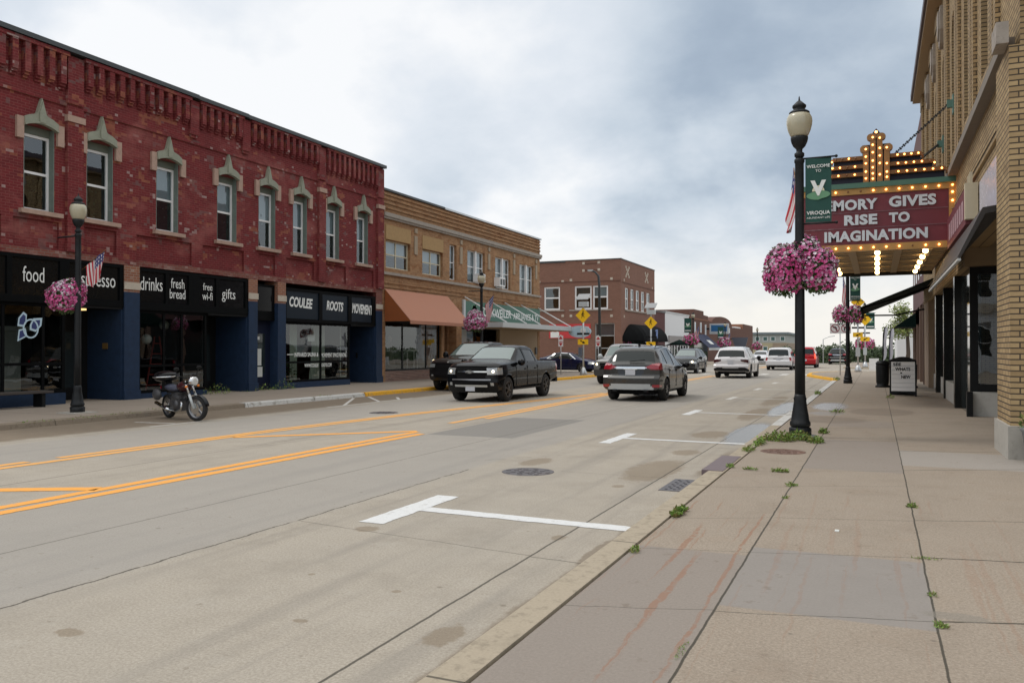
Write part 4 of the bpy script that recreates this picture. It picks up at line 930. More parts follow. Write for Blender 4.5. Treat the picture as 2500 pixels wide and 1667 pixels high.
MB().ellip((LX+3.25, 51.89, 2.85), .2, .02, .2).build('roundel', M_WHITE, t)
w = window(LF, B2, 40.72, 45.8, .2, 2.80, .9, M_BLACK, .08, (.3, .42, .7), (), M_GLASSST, name='shop_window')
mb = MB(); LF.box(mb, 42.2, 42.9, -.88, -.80, .2, 2.8); mb.build('grey_panel', M_LTMETAL, w)
mb = MB(); LF.box(mb, 45.8, 51.9, -.25, -.02, .12, 3.195); mb.build('lower_wall', M_TANPANEL, B2)
mb = MB(); LF.box(mb, 40.72, 45.8, -.9, -.02, 2.80, 3.195); mb.build('head_board', M_BLACK, B2)
tag(MB().box(LX-1.5, LX-1.2, 45.0, 45.5, 1.9, 2.4).build('display_sign', M_ORANGE, loc=(LX-1.3, 45.2, 1.9)), 'small orange sign inside the appliance shop window', 'sign')
tag(MB().box(LX-.018, LX+.05, 51.45, 51.75, 1.3, 1.75).build('meter_box', M_DKCOPING, loc=(LX, 51.6, 1.3)), 'dark meter box on the lower tan wall of the appliance shop', 'box')
def aircon(y0, y1, z0, z1, label):
    t = thing('air_conditioner', label, 'air conditioner', (LX, (y0+y1)/2, z0)); MB().box(LX-.12, LX+.38, y0, y1, z0, z1).build('case', M_WHITE, t)
    mb = MB(); mb.box(LX+.381, LX+.386, y0+.08, (y0+y1)/2-.05, z0+.08, z1-.08); mb.box(LX+.381, LX+.386, (y0+y1)/2+.05, y1-.08, z0+.08, z1-.08); mb.build('grille', M_DKCOPING, t)
aircon(44.95, 45.75, 5.42, 5.95, 'white window air conditioner above the middle of the green shop sign')
aircon(42.35, 42.95, 5.48, 5.95, 'white window air conditioner behind the lamp globe on the tan building')
# ================================================================== brown corner building across the side street
BY = 71.85
SF = Fac('-y', BY); BF = Fac('x', LX)
B3 = thing('brick_building', 'two-storey brown brick corner building with small white square stone accents', 'building', (LX, 78, 0))
M_ACC = M_LIMELT
sw = [(-31.6, -30.3), (-28.42, -26.83), (-25.4, -23.75), (-23.65, -22.2)]
mb = MB(); SF.wall(mb, -38, LX, .12, 9.72, [(a, b, 5.24, 7.40) for a, b in sw]+[(-23.45, -21.6, .2, 3.97)]); mb.build('side_wall', M_BROWN, B3)
fw = [(73.25, 74.4), (75.1, 76.3), (76.95, 78.2), (78.9, 80.2), (80.9, 82.3)]
mb = MB(); BF.wall(mb, BY+.33, 84.17, 3.3, 9.70, [(a, b, 5.26, 7.25) for a, b in fw]); BF.wall(mb, BY+.33, 84.17, .12, 3.3, [(72.6, 83.6, .3, 3.0)]); mb.build('wall', M_BROWN, B3)
mb = MB(); mb.box(-37.6, LX-.4, 83.8, 84.1, 0, 9.6); mb.box(-38, -37.7, 72.2, 83.8, 0, 9.6); mb.box(-37.7, LX-.4, 72.3, 83.8, 9.0, 9.2); mb.build('rear_wall', M_BROWN, B3)
mb = MB(); mb.box(-38, LX+.05, BY-.05, BY+.28, 9.721, 9.80); mb.box(LX-.3, LX+.05, BY+.281, 84.2, 9.705, 9.785); mb.box(-38.05, -26.3, BY-.06, BY+.29, 9.62, 9.71); mb.build('coping', M_DKCOPING, B3)
for a, b in sw:
    w = window(SF, B3, a, b, 5.24, 7.40, .08, M_WHITE, .15, (), (.52,), M_GLASSUP, blind=(.55, .95), blindm=M_CURTAIN if a > -24 else M_SCREEN)
for a, b in ((-28.8, -26.4), (-25.9, -21.8)):
    mb = MB(); SF.box(mb, a, b, .001, .10, 5.12, 5.235); mb.build('sill', M_LIME, B3)
for a, b in fw: window(BF, B3, a, b, 5.26, 7.25, .08, M_WHITE, .13, (), (.5,), M_GLASSUP, blind=(.5, .95), blindm=M_BLIND)
mb = MB(); BF.box(mb, 73.1, 82.5, .001, .10, 5.12, 5.255); mb.build('sill', M_LIME, B3)
for a, z in ((-26.56, 7.87), (-25.75, 7.97), (-26.56, 4.70), (-25.75, 4.68), (-24.53, 9.47), (-24.53, 8.80), (-23.06, 9.5), (-23.06, 8.84), (-21.87, 7.98), (-21.87, 4.63), (-28.9, 7.87)): SF.box(MB(), a-.12, a+.12, .001, .02, z-.11, z+.11).build('stone_accent', M_ACC, B3)
for cy in (74.0, 80.9):
    for dy, dz in ((0, 0), (.5, .42), (-.5, .42), (.5, -.42), (-.5, -.42), (.25, .2), (-.25, .2), (.25, -.2), (-.25, -.2)): BF.box(MB(), cy+dy-.15, cy+dy+.15, .001, .02, 8.72+dz-.11, 8.72+dz+.11).build('stone_accent', M_ACC, B3)
for a, z in ((72.9, 7.9), (83.2, 7.85), (72.9, 4.6), (83.2, 4.6)): BF.box(MB(), a-.12, a+.12, .001, .02, z-.11, z+.11).build('stone_accent', M_ACC, B3)
mb = MB(); SF.box(mb, -38, LX-.01, .001, .03, 7.75, 7.82); SF.box(mb, -24.4, -23.2, .001, .03, 8.78, 8.84); SF.box(mb, -24.4, -23.2, .001, .03, 9.40, 9.46); BF.box(mb, BY+.34, 84.15, .001, .03, 7.62, 7.70); mb.build('soldier_course', M_DKBRICK, B3)
w = window(SF, B3, -23.45, -21.6, .2, 3.97, .15, M_LTMETAL, .08, (), (.40, .70), M_GLASSST, name='shop_window', blind=(.72, .97), blindm=plain('lilac_grey_curtain', (.20, .165, .19), .9))
w = window(BF, B3, 72.6, 83.6, .3, 3.0, .15, M_BLACK, .1, (.25, .5, .75), (), M_GLASSST, name='shop_window')
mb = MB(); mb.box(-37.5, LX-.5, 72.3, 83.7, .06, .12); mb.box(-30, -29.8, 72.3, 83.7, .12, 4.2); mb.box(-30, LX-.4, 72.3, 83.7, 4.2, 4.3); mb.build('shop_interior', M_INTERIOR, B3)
# dome awning on the main front
t = thing('dome_awning', 'black rounded dome awning on the front of the brown corner building', 'awning', (LX, 79, 3))
mb = MB(); n = 10; a0, a1 = 72.3, 89.2-3.4; r_ = 1.6
def dome(u, v):
    th = v*math.pi/2; y = a0+(a1-a0)*u; e = math.sin(min(1, min(u, 1-u)*5)*math.pi/2); return (LX+.02+r_*e*math.sin(th), y, 2.35+1.6*math.cos(th)*(.25+.75*e))
for i in range(20):
    for j in range(n): mb.quad(dome(i/20, j/n), dome((i+1)/20, j/n), dome((i+1)/20, (j+1)/n), dome(i/20, (j+1)/n))
mb.sm = True; mb.build('canopy', M_BLKAWN, t)
mb = MB(); c = (LX+1.45, 78.8, 2.95)
for dx, dz, w_, h_ in ((0, 0, .35, .9), (-.15, .75, .5, .16), (.2, .5, .18, .5), (-.1, -.55, .18, .45), (.18, -.5, .18, .5)): mb.box(c[0]+.06, c[0]+.14, c[1]+dx-w_/2, c[1]+dx+w_/2, c[2]+dz*.6-h_/2, c[2]+dz*.6+h_/2)
mb.build('emblem', plain('pale_blue_print', (.22, .32, .62), .6), t)
# red banner on the side wall
t = thing('wall_banner', 'red wall banner with pale lettering on the side of the brown corner building', 'banner', (-25.5, BY, 2.4))
mb = MB(); SF.box(mb, -27.9, -23.85, .005, .04, 2.62, 3.93); mb.build('panel', M_REDSIGN, t)
text('A', M_LETTER, t, (-27.3, BY-.042, 3.45), FACE_NY, .5, .6, bold=.03)
for zz, h_, w_ in ((3.60, .18, 1.0), (3.28, .22, 1.2), (2.95, .20, .9)): MB().box(-24.0-w_, -24.0, BY-.046, BY-.041, zz-h_/2, zz+h_/2).build('pale_stripe', plain('pale_pink_print', (.62, .42, .42), .5, var=.35, scale=9), t)
MB().box(-27.75, -26.9, BY-.046, BY-.041, 2.68, 3.2).build('emblem', M_LETTER, t)
# ================================================================== row beyond
def simple(label, a0, a1, h, m, cop, base=-3, name='brick_building', top=None):
    t = thing(name, label, 'building', (LX, (a0+a1)/2, 0)); mb = MB()
    if top: LF.poly(mb, [(a0, base), (a1, base)]+top, -10, 0)
    else: LF.box(mb, a0, a1, -10, 0, base, h)
    mb.build('wall', m, t)
    if cop: mb = MB(); LF.box(mb, a0+.01, a1-.01, -10.02, .08, h, h+.12); mb.build('coping', cop, t)
    return t
t = simple('plain maroon brick block right behind the black dome awning', 84.2, 88.75, 5.5, M_MAROON, M_DKCOPING)
MB().box(LX-8, LX-6, 86.0, 88.4, 5.6, 6.9).build('chimney', M_DKBRICK, t)
t = simple('white stucco single-storey shop left of the stepped dark brick front', 88.77, 101.3, 5.62, M_WHITEWALL, M_LTMETAL, name='stucco_shop')
w = window(LF, t, 90.6, 100.6, .2, 2.2, .02, M_WHITE, .2, (.12, .25, .4, .55, .7, .85), (), M_GLASSDK, name='shop_window', fd=-.10)
mb = MB(); LF.box(mb, 90.3, 101, .005, .12, 2.35, 3.1); mb.build('fascia', plain('grey_shop_fascia', (.30, .28, .27), .7), t)
t = simple('dark brick two-storey building with a stepped parapet and narrow white windows', 101.32, 113.8, 6.1, M_DKBRICK, None, top=[(113.8, 6.05), (110.7, 6.1), (110.6, 6.6), (104.4, 6.62), (104.3, 6.2), (101.32, 6.2)])
for a, z0, z1 in ((104.4, 3.55, 5.0), (108.1, 3.72, 5.05), (111.4, 3.5, 4.85)):
    mb = MB(); LF.box(mb, a, a+.65, .01, .10, z0, z1); w = mb.build('window', M_WHITE, t); mb = MB(); LF.box(mb, a+.18, a+.47, .101, .11, z0+.15, z1-.15); mb.build('pane', M_LTBLUE, w)
mb = MB(); LF.box(mb, 101.5, 113.6, .005, .05, 5.35, 5.5); mb.build('brick_band', M_ORBRICK, t)
mb = MB(); LF.box(mb, 101.8, 113.4, .005, .03, -.5, 2.4); mb.build('shop_window', M_GLASSDK, t)
t = thing('awning', 'navy blue canvas awning with a white emblem on the stepped dark brick building', 'awning', (LX, 108, 2.4))
mb = MB(); mb.prism([(LX+.02, 103.4, 3.5), (LX+2.0, 103.6, 1.75), (LX+2.0, 112.4, 1.75), (LX+.02, 112.2, 3.5)], (0, 0, .03)); mb.build('canopy', M_NAVYAWN, t)
mb = MB(); mb.box(LX+1.98, LX+2.02, 103.6, 112.4, 1.45, 1.75); mb.build('valance', M_LTMETAL, t)
mb = MB(); mb.prism([(LX+.98, 107.3, 2.72), (LX+1.55, 107.3, 2.215), (LX+1.55, 109.6, 2.215), (LX+.98, 109.6, 2.72)], (.02, 0, .03)); mb.build('emblem', M_LETTER, t)
t = simple('dark brick building with a round arched parapet', 113.82, 137.0, 5.3, M_DKBRICK, None, top=[(137, 4.75), (134.2, 5.0)]+[(125.2+9*math.cos(math.pi*k/14), 4.9+1.45*math.sin(math.pi*k/14)**.8) for k in range(1, 14)]+[(116.5, 5.35), (113.82, 5.5)])
mb = MB(); LF.box(mb, 127, 131, .01, .2, 4.0, 4.8); mb.build('white_lettering', M_LTMETAL, t)
t = simple('rust brick building with a higher corner block at the far end of the row', 137.02, 158.2, 5.0, M_DKBRICK, None, top=[(158.2, 5.8), (146.4, 5.86), (146.3, 5.0), (137.02, 5.0)])
mb = MB(); mb.box(LX-9.9, LX-.05, 145.6, 146.28, 3, 5.84); mb.build('upper_wall', M_ORBRICK, t)
mb = MB(); mb.box(LX-6, LX-.3, 139, 145.4, 5.0, 5.25); mb.build('roof', M_WHITE, t)
# projecting blue box sign
t = thing('box_sign', 'blue box sign in a pale frame on the stepped brick building', 'sign', (LX+1.6, 108.5, 4)); MB().box(LX+.5, LX+3.0, 112.2, 112.5, 3.6, 5.0).build('frame', M_LTMETAL, t); MB().box(LX+.7, LX+2.8, 112.18, 112.199, 3.95, 4.8).build('panel', M_BLUESIGN, t); MB().box(LX+.02, LX+.5, 112.3, 112.4, 4.2, 4.4).build('bracket', M_BLACK, t)
t = thing('hanging_sign', 'grey tapering sign hanging in front of the arched brick building', 'sign', (LX+2.3, 127, 2)); mb = MB(); mb.prism([(LX+1.2, 126, 3.3), (LX+3.6, 126, 3.3), (LX+3.0, 126, 1.2), (LX+2.0, 126, 1.2)], (0, .3, 0)); mb.build('panel', plain('grey_sign', (.09, .10, .13), .6), t); MB().box(LX+.02, LX+1.4, 126.1, 126.2, 3.0, 3.1).build('bracket', M_BLACK, t)
t = thing('parasol', 'dark green parasol open in front of the white stucco shop', 'parasol', (LX+2, 86.6, .13)); MB().tube([(LX+2, 86.8, .12), (LX+2, 86.8, 2.6)], .03).build('pole', M_BLACK, t); MB().lathe((LX+2, 86.8, 0), [(1.5, 2.0), (.8, 2.3), (.03, 2.6)], 12).build('canopy', M_GRNAWN, t)
# cream apartment block at the end of the street
ay, by = 300, 318
CF = Fac('-y', ay); k = ay/160.0
x0, x1 = -21.15*k-22, -15.2*k; zt = 1.7+(4.66-1.7)*k
t = thing('apartment_block', 'cream and pale grey flat-roofed block at the far end of the street', 'building', ((x0+x1)/2, ay, -5))
MB().box(x0, x1, ay, by+14, 3.6, zt-.7).build('upper_wall', plain('pale_grey_render', (.42, .42, .40), .8), t)
MB().box(x0, x1, ay+.02, by+13.9, -6, 3.6).build('wall', plain('cream_render', (.50, .42, .27), .8), t)
MB().box(x1-4.6, x1+.05, ay-.1, by+14.05, .2, 3.5).build('brown_panel', plain('taupe_render', (.36, .27, .20), .8), t)
MB().box(x0-.5, x1+.7, ay-.7, by+14.7, zt-.7, zt).build('roof', plain('grey_roof_edge', (.20, .23, .25), .7), t)
for row, zc in enumerate((5.0, 1.6, -1.9)):
    for c in (-14.9, -11.2, -8.6, -6.0, -2.8) if row == 0 else (-14.9, -11.2, -8.6):
        mb = MB(); CF.box(mb, x1+c-.8+1.5, x1+c+.8+1.5, .0, .06, zc-.75, zc+.75); w = mb.build('window', M_WHITE, t)
        mb = MB(); CF.box(mb, x1+c-.62+1.5, x1+c+.62+1.5, .061, .07, zc-.62, zc+.62); mb.build('pane', plain('green_glass', (.05, .12, .11), .1), w)
# ================================================================== theatre, right-hand side
RX = 1.88
RF = Fac('-x', RX)
TH = thing('theatre_building', 'tall buff brick theatre with pilasters and a deep eave on the right of the street', 'building', (RX, 27, 0))
T0, T1 = 13.62, 40.1
NF = Fac('-y', T0)
mb = MB(); RF.box(mb, T0, 15.0, .0, .14, .6, 6.02); RF.wall(mb, T0, 15.0, .6, 6.0, [], .5); RF.wall(mb, T0, 15.0, 6.0, 12.4, [], .5)
RF.wall(mb, 15.0, 22.0, 4.03, 12.4, [(a-.55, a+.55, 6.9, 10.6) for a in (17.8, 21.2)], .5)
RF.wall(mb, 22.0, T1, 3.6, 12.4, [(a-.55, a+.55, 6.9, 10.6) for a in (24.6, 28.0, 31.4, 34.8, 38.0)], .5)
NF.box(mb, RX+.5, 2.75, -1.3, -.001, .6, 6.0); NF.box(mb, RX+.5, 9, -.5, 0, 6.0, 13.2); NF.box(mb, 4.8, 9, -.5, 0, .1, 6.0)
mb.build('wall', M_BUFF, TH)
mb = MB(); mb.box(RX-.18, RX+1.3, T0-.06, 15.05, .11, .6); mb.build('plinth', M_CONCRETE, TH)
mb = MB(); mb.box(RX+14, RX+14.3, T0, T1, 0, 12.4); mb.box(RX+.5, RX+14, T1-.3, T1, 0, 12.4); mb.box(8.7, RX+14, T0+.01, T0+.3, 6, 12.4); mb.build('rear_wall', M_BUFFDK, TH)
mb = MB(); mb.box(RX+.5, RX+14, T0+.5, T1-.3, 12.0, 12.2); mb.build('roof', M_ROOF, TH)
# eave
mb = MB(); mb.box(RX-.40, RX+2, 15.6, T1+.1, 12.40, 12.52); mb.build('eave_soffit', M_TANPANEL, TH)
mb = MB(); mb.box(RX-.48, RX+2, 15.5, T1+.15, 12.522, 12.80); mb.build('eave_fascia', plain('purple_grey_metal', (.09, .07, .085), .6), TH)
# pilasters with darker bands and arched dark recesses
for a in (16.1, 19.5, 22.9, 26.3, 29.7, 33.1, 36.4, 39.4):
    mb = MB(); RF.box(mb, a-.50, a+.50, .001, .08, 6.32, 11.9); RF.box(mb, a-.58, a+.58, .001, .11, 11.9, 12.39); p = mb.build('pilaster', M_BUFF, TH)
    mb = MB(); RF.box(mb, a-.20, a+.20, .081, .092, 6.34, 11.8); mb.build('dark_brick_strip', M_BUFFDK, p)
for a in (17.8, 21.2, 24.6, 28.0, 31.4, 34.8, 38.0):
    w = window(RF, TH, a-.55, a+.55, 6.9, 10.6, .30, M_BLACK, .07, (.5,), (.35, .7), M_GLASSDK)
    mb = MB(); n = 10
    pts = [(a-.56, 10.6)]+[(a-.56*math.cos(math.pi*k/n), 10.05+.54*math.sin(math.pi*k/n)) for k in range(n+1)]+[(a+.56, 10.6)]
    RF.poly(mb, [(q[0], min(q[1], 10.599)) for q in pts], -.28, -.002); mb.build('arch_spandrel', M_BUFF, w)
for a in (28.0, 31.4, 34.8):
    mb = MB(); RF.poly(mb, [(a-.42, 11.9), (a+.42, 11.9), (a+.42, 11.2), (a+.2, 10.85), (a, 10.7), (a-.2, 10.85), (a-.42, 11.2)], .002, .12); RF.poly(mb, [(a-.26, 11.78), (a+.26, 11.78), (a+.26, 11.25), (a, 10.95), (a-.26, 11.25)], .12, .17); mb.build('stone_shield', M_LIME, TH)
# coping course, mouldings
mb = MB(); RF.box(mb, 14.101, T1, .001, .19, 6.12, 6.29); mb.build('stone_course', plain('grey_brown_stone', (.22, .19, .16), .85, var=.2), TH)
mb = MB(); RF.box(mb, T0-.03, 14.1, .141, .30, 6.05, 6.36); mb.build('corner_stone', M_LIME, TH)
mb = MB(); RF.box(mb, T0+.3, T1, .001, .035, 5.35, 5.43); RF.box(mb, T0+.4, T1, .001, .05, 5.20, 5.28); mb.build('moulding', M_BUFF, TH)
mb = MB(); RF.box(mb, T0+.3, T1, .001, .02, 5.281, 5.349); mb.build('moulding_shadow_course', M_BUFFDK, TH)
# teal awning at the top of the near wall
t = thing('dome_awning', 'small teal arched awning high on the near buff brick wall', 'awning', (2.3, T0, 6.8))
mb = MB(); n = 12; pts = [(1.79+1.2-1.2*math.cos(math.pi*k/n), 6.72+.55*math.sin(math.pi*k/n)) for k in range(n+1)]
NF.poly(mb, pts, .003, .35); mb.build('canopy', plain('teal_canvas', (.03, .13, .155), .5), t)
# transom with the sky's reflection put into its colour; sign boards over the entrance
tag(MB().box(RX-.035, RX-.003, 15.32, 18.4, 4.05, 4.93).build('transom_sheet', M_SKYTRANSOM, loc=(RX, 17, 4.05)), 'transom glazing coloured pale lilac for the reflected sky above the dark entrance hood', 'panel')
t = thing('box_sign', 'cream box sign with a maroon lettered face on the wall beside the marquee', 'sign', (RX, 20.5, 4.3))
MB().box(RX-.25, RX-.02, 18.75, 18.95, 4.28, 5.0).build('end_panel', M_CREAM, t); MB().box(RX-.23, RX-.02, 18.951, 23.6, 4.2, 4.95).build('face', plain('maroon_sign_face', (.16, .035, .05), .5), t)
for q in range(7): MB().box(RX-.236, RX-.231, 19.4+q*.55, 19.75+q*.55, 4.35, 4.75).build('pale_stripe', plain('pink_lettering', (.45, .30, .33), .5, var=.3, scale=8), t)
for a in (18.8, 19.05, 19.3): MB().bar((RX-.14, a, 4.95), (RX-.14, a, 5.22), .05).build('spike', M_CREAM, t)
# dark entrance hood
t = thing('entrance_hood', 'dark metal hood sloping out over the corner entrance', 'canopy', (RX, 18.5, 3.6))
mb = MB(); prof = [(RX-.005, 4.02), (RX-.30, 3.98), (RX-.66, 3.20), (RX-.63, 3.16), (RX-.26, 3.88), (RX-.005, 3.92)]
mb.prism([(x, 15.3, z) for x, z in prof], (0, 8.2, 0)); mb.build('hood', plain('dark_bronze_metal', (.035, .031, .030), .5), t)
MB().bar((RX-.64, 15.3, 3.15), (RX-.64, 23.5, 3.15), .05, .04).build('edge_rail', M_LTMETAL, t)
# recessed corner entrance : end wall facing the camera at Y = 21.8
EF = Fac('-y', 21.8)
mb = MB(); EF.box(mb, RX-.001, 4.6, -.3, 0, 3.60, 4.025); EF.box(mb, RX+.52, 4.6, -.3, 0, 4.03, 4.6); mb.build('tan_overpanel', M_TANPANEL, TH)
mb = MB(); EF.box(mb, RX+.12, 4.6, -.3, .0, .12, .68); mb.build('bulkhead', M_BULKHEAD, TH)
w = window(EF, TH, RX+.10, 4.6, .70, 3.58, .02, M_BLACK, .17, (), (), M_GLASSUP, name='shop_window')
mb = MB(); mb.box(4.6, 4.8, 15.0, 22.1, .12, 4.6); mb.box(RX+.52, 4.8, 15.0, 21.8, 4.605, 4.618); mb.build('recess_wall', M_BLACK, TH)
mb = MB(); mb.box(RX+.02, RX+.14, 21.62, 21.79, .12, .70); mb.build('post_base', M_BLACK, TH)
# shopfront further along, black piers and buff end pier
for a, b, d0, d1, z in ((22.1, 24.6, -.35, -.15, .12), (24.95, 29.2, -.5, -.3, .7), (29.5, 33.0, -.5, -.3, .7), (33.4, 37.0, -.5, -.3, .7)): RF.box(MB(), a, b, d0, d1, z, 3.59).build('shop_window', M_GLASSDK, TH)
for a, b, d in ((24.95, 29.2, -.1), (29.5, 33.0, -.2), (33.4, 37, -.2)): RF.box(MB(), a, b, -.5, d, .12, .695).build('bulkhead', M_BULKHEAD, TH)
for a, b, d in ((24.6, 24.95, .0), (29.2, 29.5, -.05), (33.0, 33.4, -.05)): RF.box(MB(), a, b, -.62, d, .12, 3.59).build('black_pier', plain('black_glazed_tile', (.007, .008, .008), .2, spec=.3), TH)
mb = MB(); RF.box(mb, 37.0, 40.0, -.5, -.02, .12, 3.59); mb.build('buff_pier', plain('pinkish_buff_stone', (.42, .31, .22), .8), TH)
# stay chains with patina wall brackets
for ya, za, p, i in ((24.3, 8.05, (.45, 24.4, 6.9), 0), (28.05, 7.85, (1.05, 24.6, 6.72), 1)):
    t = thing('stay_chain', ('long dark stay chain from a green wall bracket down to the marquee crest' if i == 0 else 'shorter dark stay chain from the farther green wall bracket to the marquee'), 'chain', (RX, ya, za))
    mb = MB(); a, b = Vector((RX-.16, ya, za)), Vector(p); n = 30
    for k in range(n):
        q, r_ = a.lerp(b, k/n), a.lerp(b, (k+.8)/n); mb.bar(q, r_, .07 if k % 2 else .03, .03 if k % 2 else .07)
    mb.build('chain', M_CHAIN, t); mb = MB(); RF.box(mb, ya-.12, ya+.12, .001, .05, za-.25, za+.25); RF.box(mb, ya-.05, ya+.05, .05, .18, za-.08, za+.12); mb.build('bracket', M_PATINA, t)
# ------------------------------------------------------------------ marquee
MQ = thing('theatre_marquee', 'theatre marquee with a maroon letter board, a stepped bulb-lit crest and rows of warm bulbs', 'marquee', (0, 28, 4.3))
x0, x1, my, my2 = -2.05, 1.80, 24.0, 32.4
MC = .01
MF = Fac('-y', my)
mb = MB()
mb.box(x0, x1, my+.12, my2, 5.9, 6.11); mb.box(x0, x0+.1, my+.12, my2, 4.42, 5.9); mb.box(x1-.04, x1, my+.12, my2, 4.42, 5.9); mb.box(x0+.1, x1-.04, my2-.1, my2, 4.42, 5.9); mb.build('body', M_GOLDDK, MQ)
mb = MB(); MF.box(mb, x0-.04, x1+.12, -.12, .06, 5.985, 6.12); mb.box(x0-.04, x0, my+.12, my2, 5.985, 6.125); mb.build('green_fascia', M_MARQGRN, MQ)
mb = MB(); MF.box(mb, x0, x1+.08, -.12, 0, 5.82, 5.984); MF.box(mb, x0, x1+.08, -.12, 0, 4.30, 4.48); MF.box(mb, x0, x0+.14, -.12, 0, 4.48, 5.82); MF.box(mb, x1-.08, x1+.08, -.12, 0, 4.48, 5.82); mb.build('bulb_border', M_GOLD, MQ)
mb = MB(); MF.box(mb, x1+.081, x1+.12, -.12, .02, 4.30, 5.984); mb.build('green_edge', M_MARQGRN, MQ)
mb = MB(); MF.box(mb, x0+.141, x1-.081, -.12, -.05, 4.481, 5.819); lp = mb.build('letter_board', M_MARQRED, MQ)
mb = MB()
for z in (5.345, 4.925): MF.box(mb, x0+.15, x1-.09, -.05, -.035, z-.012, z+.012)
mb.build('letter_rail', plain('scuffed_maroon_rail', (.22, .09, .11), .5, var=.3, dirt=(.4, .33, .35)), lp)
def blk(s, xc, zc, h, wd): text(s, M_LETTERLIT, lp, (xc, my+.015, zc), FACE_NY, h, wd, bold=.045, depth=.03, spacing=1.06)
blk('MEMORY', -.76, 5.55, .29, 1.60); blk('GIVES', .87, 5.57, .29, 1.12)
blk('RISE', -.38, 5.14, .28, .82); blk('TO', .56, 5.15, .27, .50); blk('IMAGINATION', -.03, 4.71, .29, 2.52)
SOFZ = 4.36
mb = MB(); mb.box(x0+.1, x1-.04, my+.02, my2-.1, SOFZ+.06, SOFZ+.1); mb.build('soffit', M_SOFFIT, MQ)
mb = MB()
for k in range(14): mb.box(x0+.1, x1-.04, my+.4+k*.58, my+.44+k*.58, SOFZ+.03, SOFZ+.06)
for xx in (-1.75, -.62, .55, 1.3): mb.box(xx-.10, xx+.10, my+.1, my2-.12, SOFZ+.02, SOFZ+.029)
mb.build('soffit_batten', M_TANPANEL, MQ)
mb = MB(); mb.box(x0, x1, my2, my2+.1, 4.30, 4.44); mb.build('rear_edge', M_BLACK, MQ)
# crest
mb = MB(); lev = [(1.62, 6.121, 6.36), (1.34, 6.36, 6.58), (1.06, 6.58, 6.80)]
for h, za, zb in lev: MF.box(mb, MC-h, MC+h, -.25, -.12, za, zb)
MF.box(mb, MC-.34, MC+.34, -.25, -.12, 6.80, 7.15); MF.poly(mb, [(MC-.11, 7.15), (MC+.11, 7.15), (MC+.10, 7.42), (MC, 7.55), (MC-.10, 7.42)], -.25, -.02)
mb.build('crest_backing', M_MARQNAVY, MQ)
mb = MB()
for sgn in (-1, 1):
    for h, z in ((1.64, 6.345), (1.36, 6.56), (1.08, 6.785)):
        a, b = MC+sgn*.32, MC+sgn*h; MF.box(mb, min(a, b), max(a, b), -.12, .02, z-.045, z+.055)
        MF.box(mb, min(b, b+sgn*.05), max(b, b+sgn*.05), -.12, .02, z-.12, z+.02)
mb.build('crest_tier', M_GOLDDK, MQ)
mb = MB()
for xx, zt in ((-.255, 6.98), (-.085, 7.28), (.085, 7.28), (.255, 6.98)):
    MF.box(mb, MC+xx-.068, MC+xx+.068, -.12, .06, 6.121, zt)
    q = [(MC+xx+(.03 if xx > 0 else -.03)+.115*math.cos(2*math.pi*k/14), zt+.03+.095*math.sin(2*math.pi*k/14)) for k in range(14)]; MF.poly(mb, q, -.12, .075)
mb.build('crest_column', M_COPPER, MQ)
rb = random.Random(5)
def bulb(xx, yy, zz, r, on=True, big=False):
    MB().ellip((xx, yy, zz), r, r, r, 8, 6).build('soffit_bulb' if big else 'bulb', (M_BULBBIG if big else M_BULB) if on else M_BULBOFF, MQ)
for k in range(13):
    xx = x0+.12+k*(x1-x0-.12)/12; bulb(xx, my-.03, 5.90, .025, rb.random() < .85); bulb(xx, my-.03, 4.385, .025, rb.random() < .88)
for k in range(6): z = 4.62+k*.22; bulb(x1+.0, my-.035, z, .028, k in (0, 2, 4, 5)); k % 2 or bulb(x0+.07, my-.035, z, .028)
for sgn in (-1, 1):
    for h, z, n in ((1.64, 6.35, 6), (1.36, 6.565, 5), (1.08, 6.79, 4)):
        for k in range(n):
            u = .42+(h-.42)*(k+.55)/n; bulb(MC+sgn*u, my-.04, z-.0, .023, rb.random() < .72)
        bulb(MC+sgn*(h+.02), my-.04, z-.055, .023, sgn < 0 or rb.random() < .6)
for xx, zt, zs in ((-.255, 6.98, (6.22, 6.40, 6.62, 6.80, 7.0)), (-.085, 7.28, (6.20, 6.34, 6.50, 6.68, 6.90, 7.10, 7.30)), (.085, 7.28, (6.30, 6.60, 6.80, 7.0, 7.27)), (.255, 6.98, (6.22, 6.36, 6.58, 7.0))):
    for z in zs: bulb(MC+xx, my-.075, z, .024)
bulb(MC, my-.01, 7.45, .034)
for xx in (-1.18, .03, 1.22):
    for k in range(5): bulb(xx, my+1.0+k*1.62, SOFZ-.02, .075, True, True)
# ------------------------------------------------------------------ next buildings on the right
t = thing('brick_building', 'maroon brick building next to the far side of the theatre', 'building', (RX, 46, 0))
MB().box(RX, RX+12, 40.15, 51.4, 3.7, 12.4).build('wall', plain('plum_brick', (.12, .06, .06), .85, var=.2), t); MB().box(RX+.25, RX+12, 40.15, 51.4, 0, 3.7).build('shop_window', M_GLASSDK, t)
for a in (40.3, 43.4, 46.5, 49.4, 51.1): MB().box(RX-.02, RX+.25, a-.15, a+.15, .12, 3.69).build('pier', plain('brown_stone_pier', (.20, .13, .10), .8), t)
for a in (42, 44.5, 47, 49.5): MB().box(RX-.01, RX+.05, a-.5, a+.5, 5.0, 7.6).build('window', M_GLASSDK, t); MB().box(RX-.03, RX+.02, 44.5, 47.0, 2.9, 3.6).build('white_fascia', M_WHITE, t)
t = thing('awning', 'long dark green canvas awning reaching over the pavement beyond the marquee', 'awning', (RX, 37, 3.6))
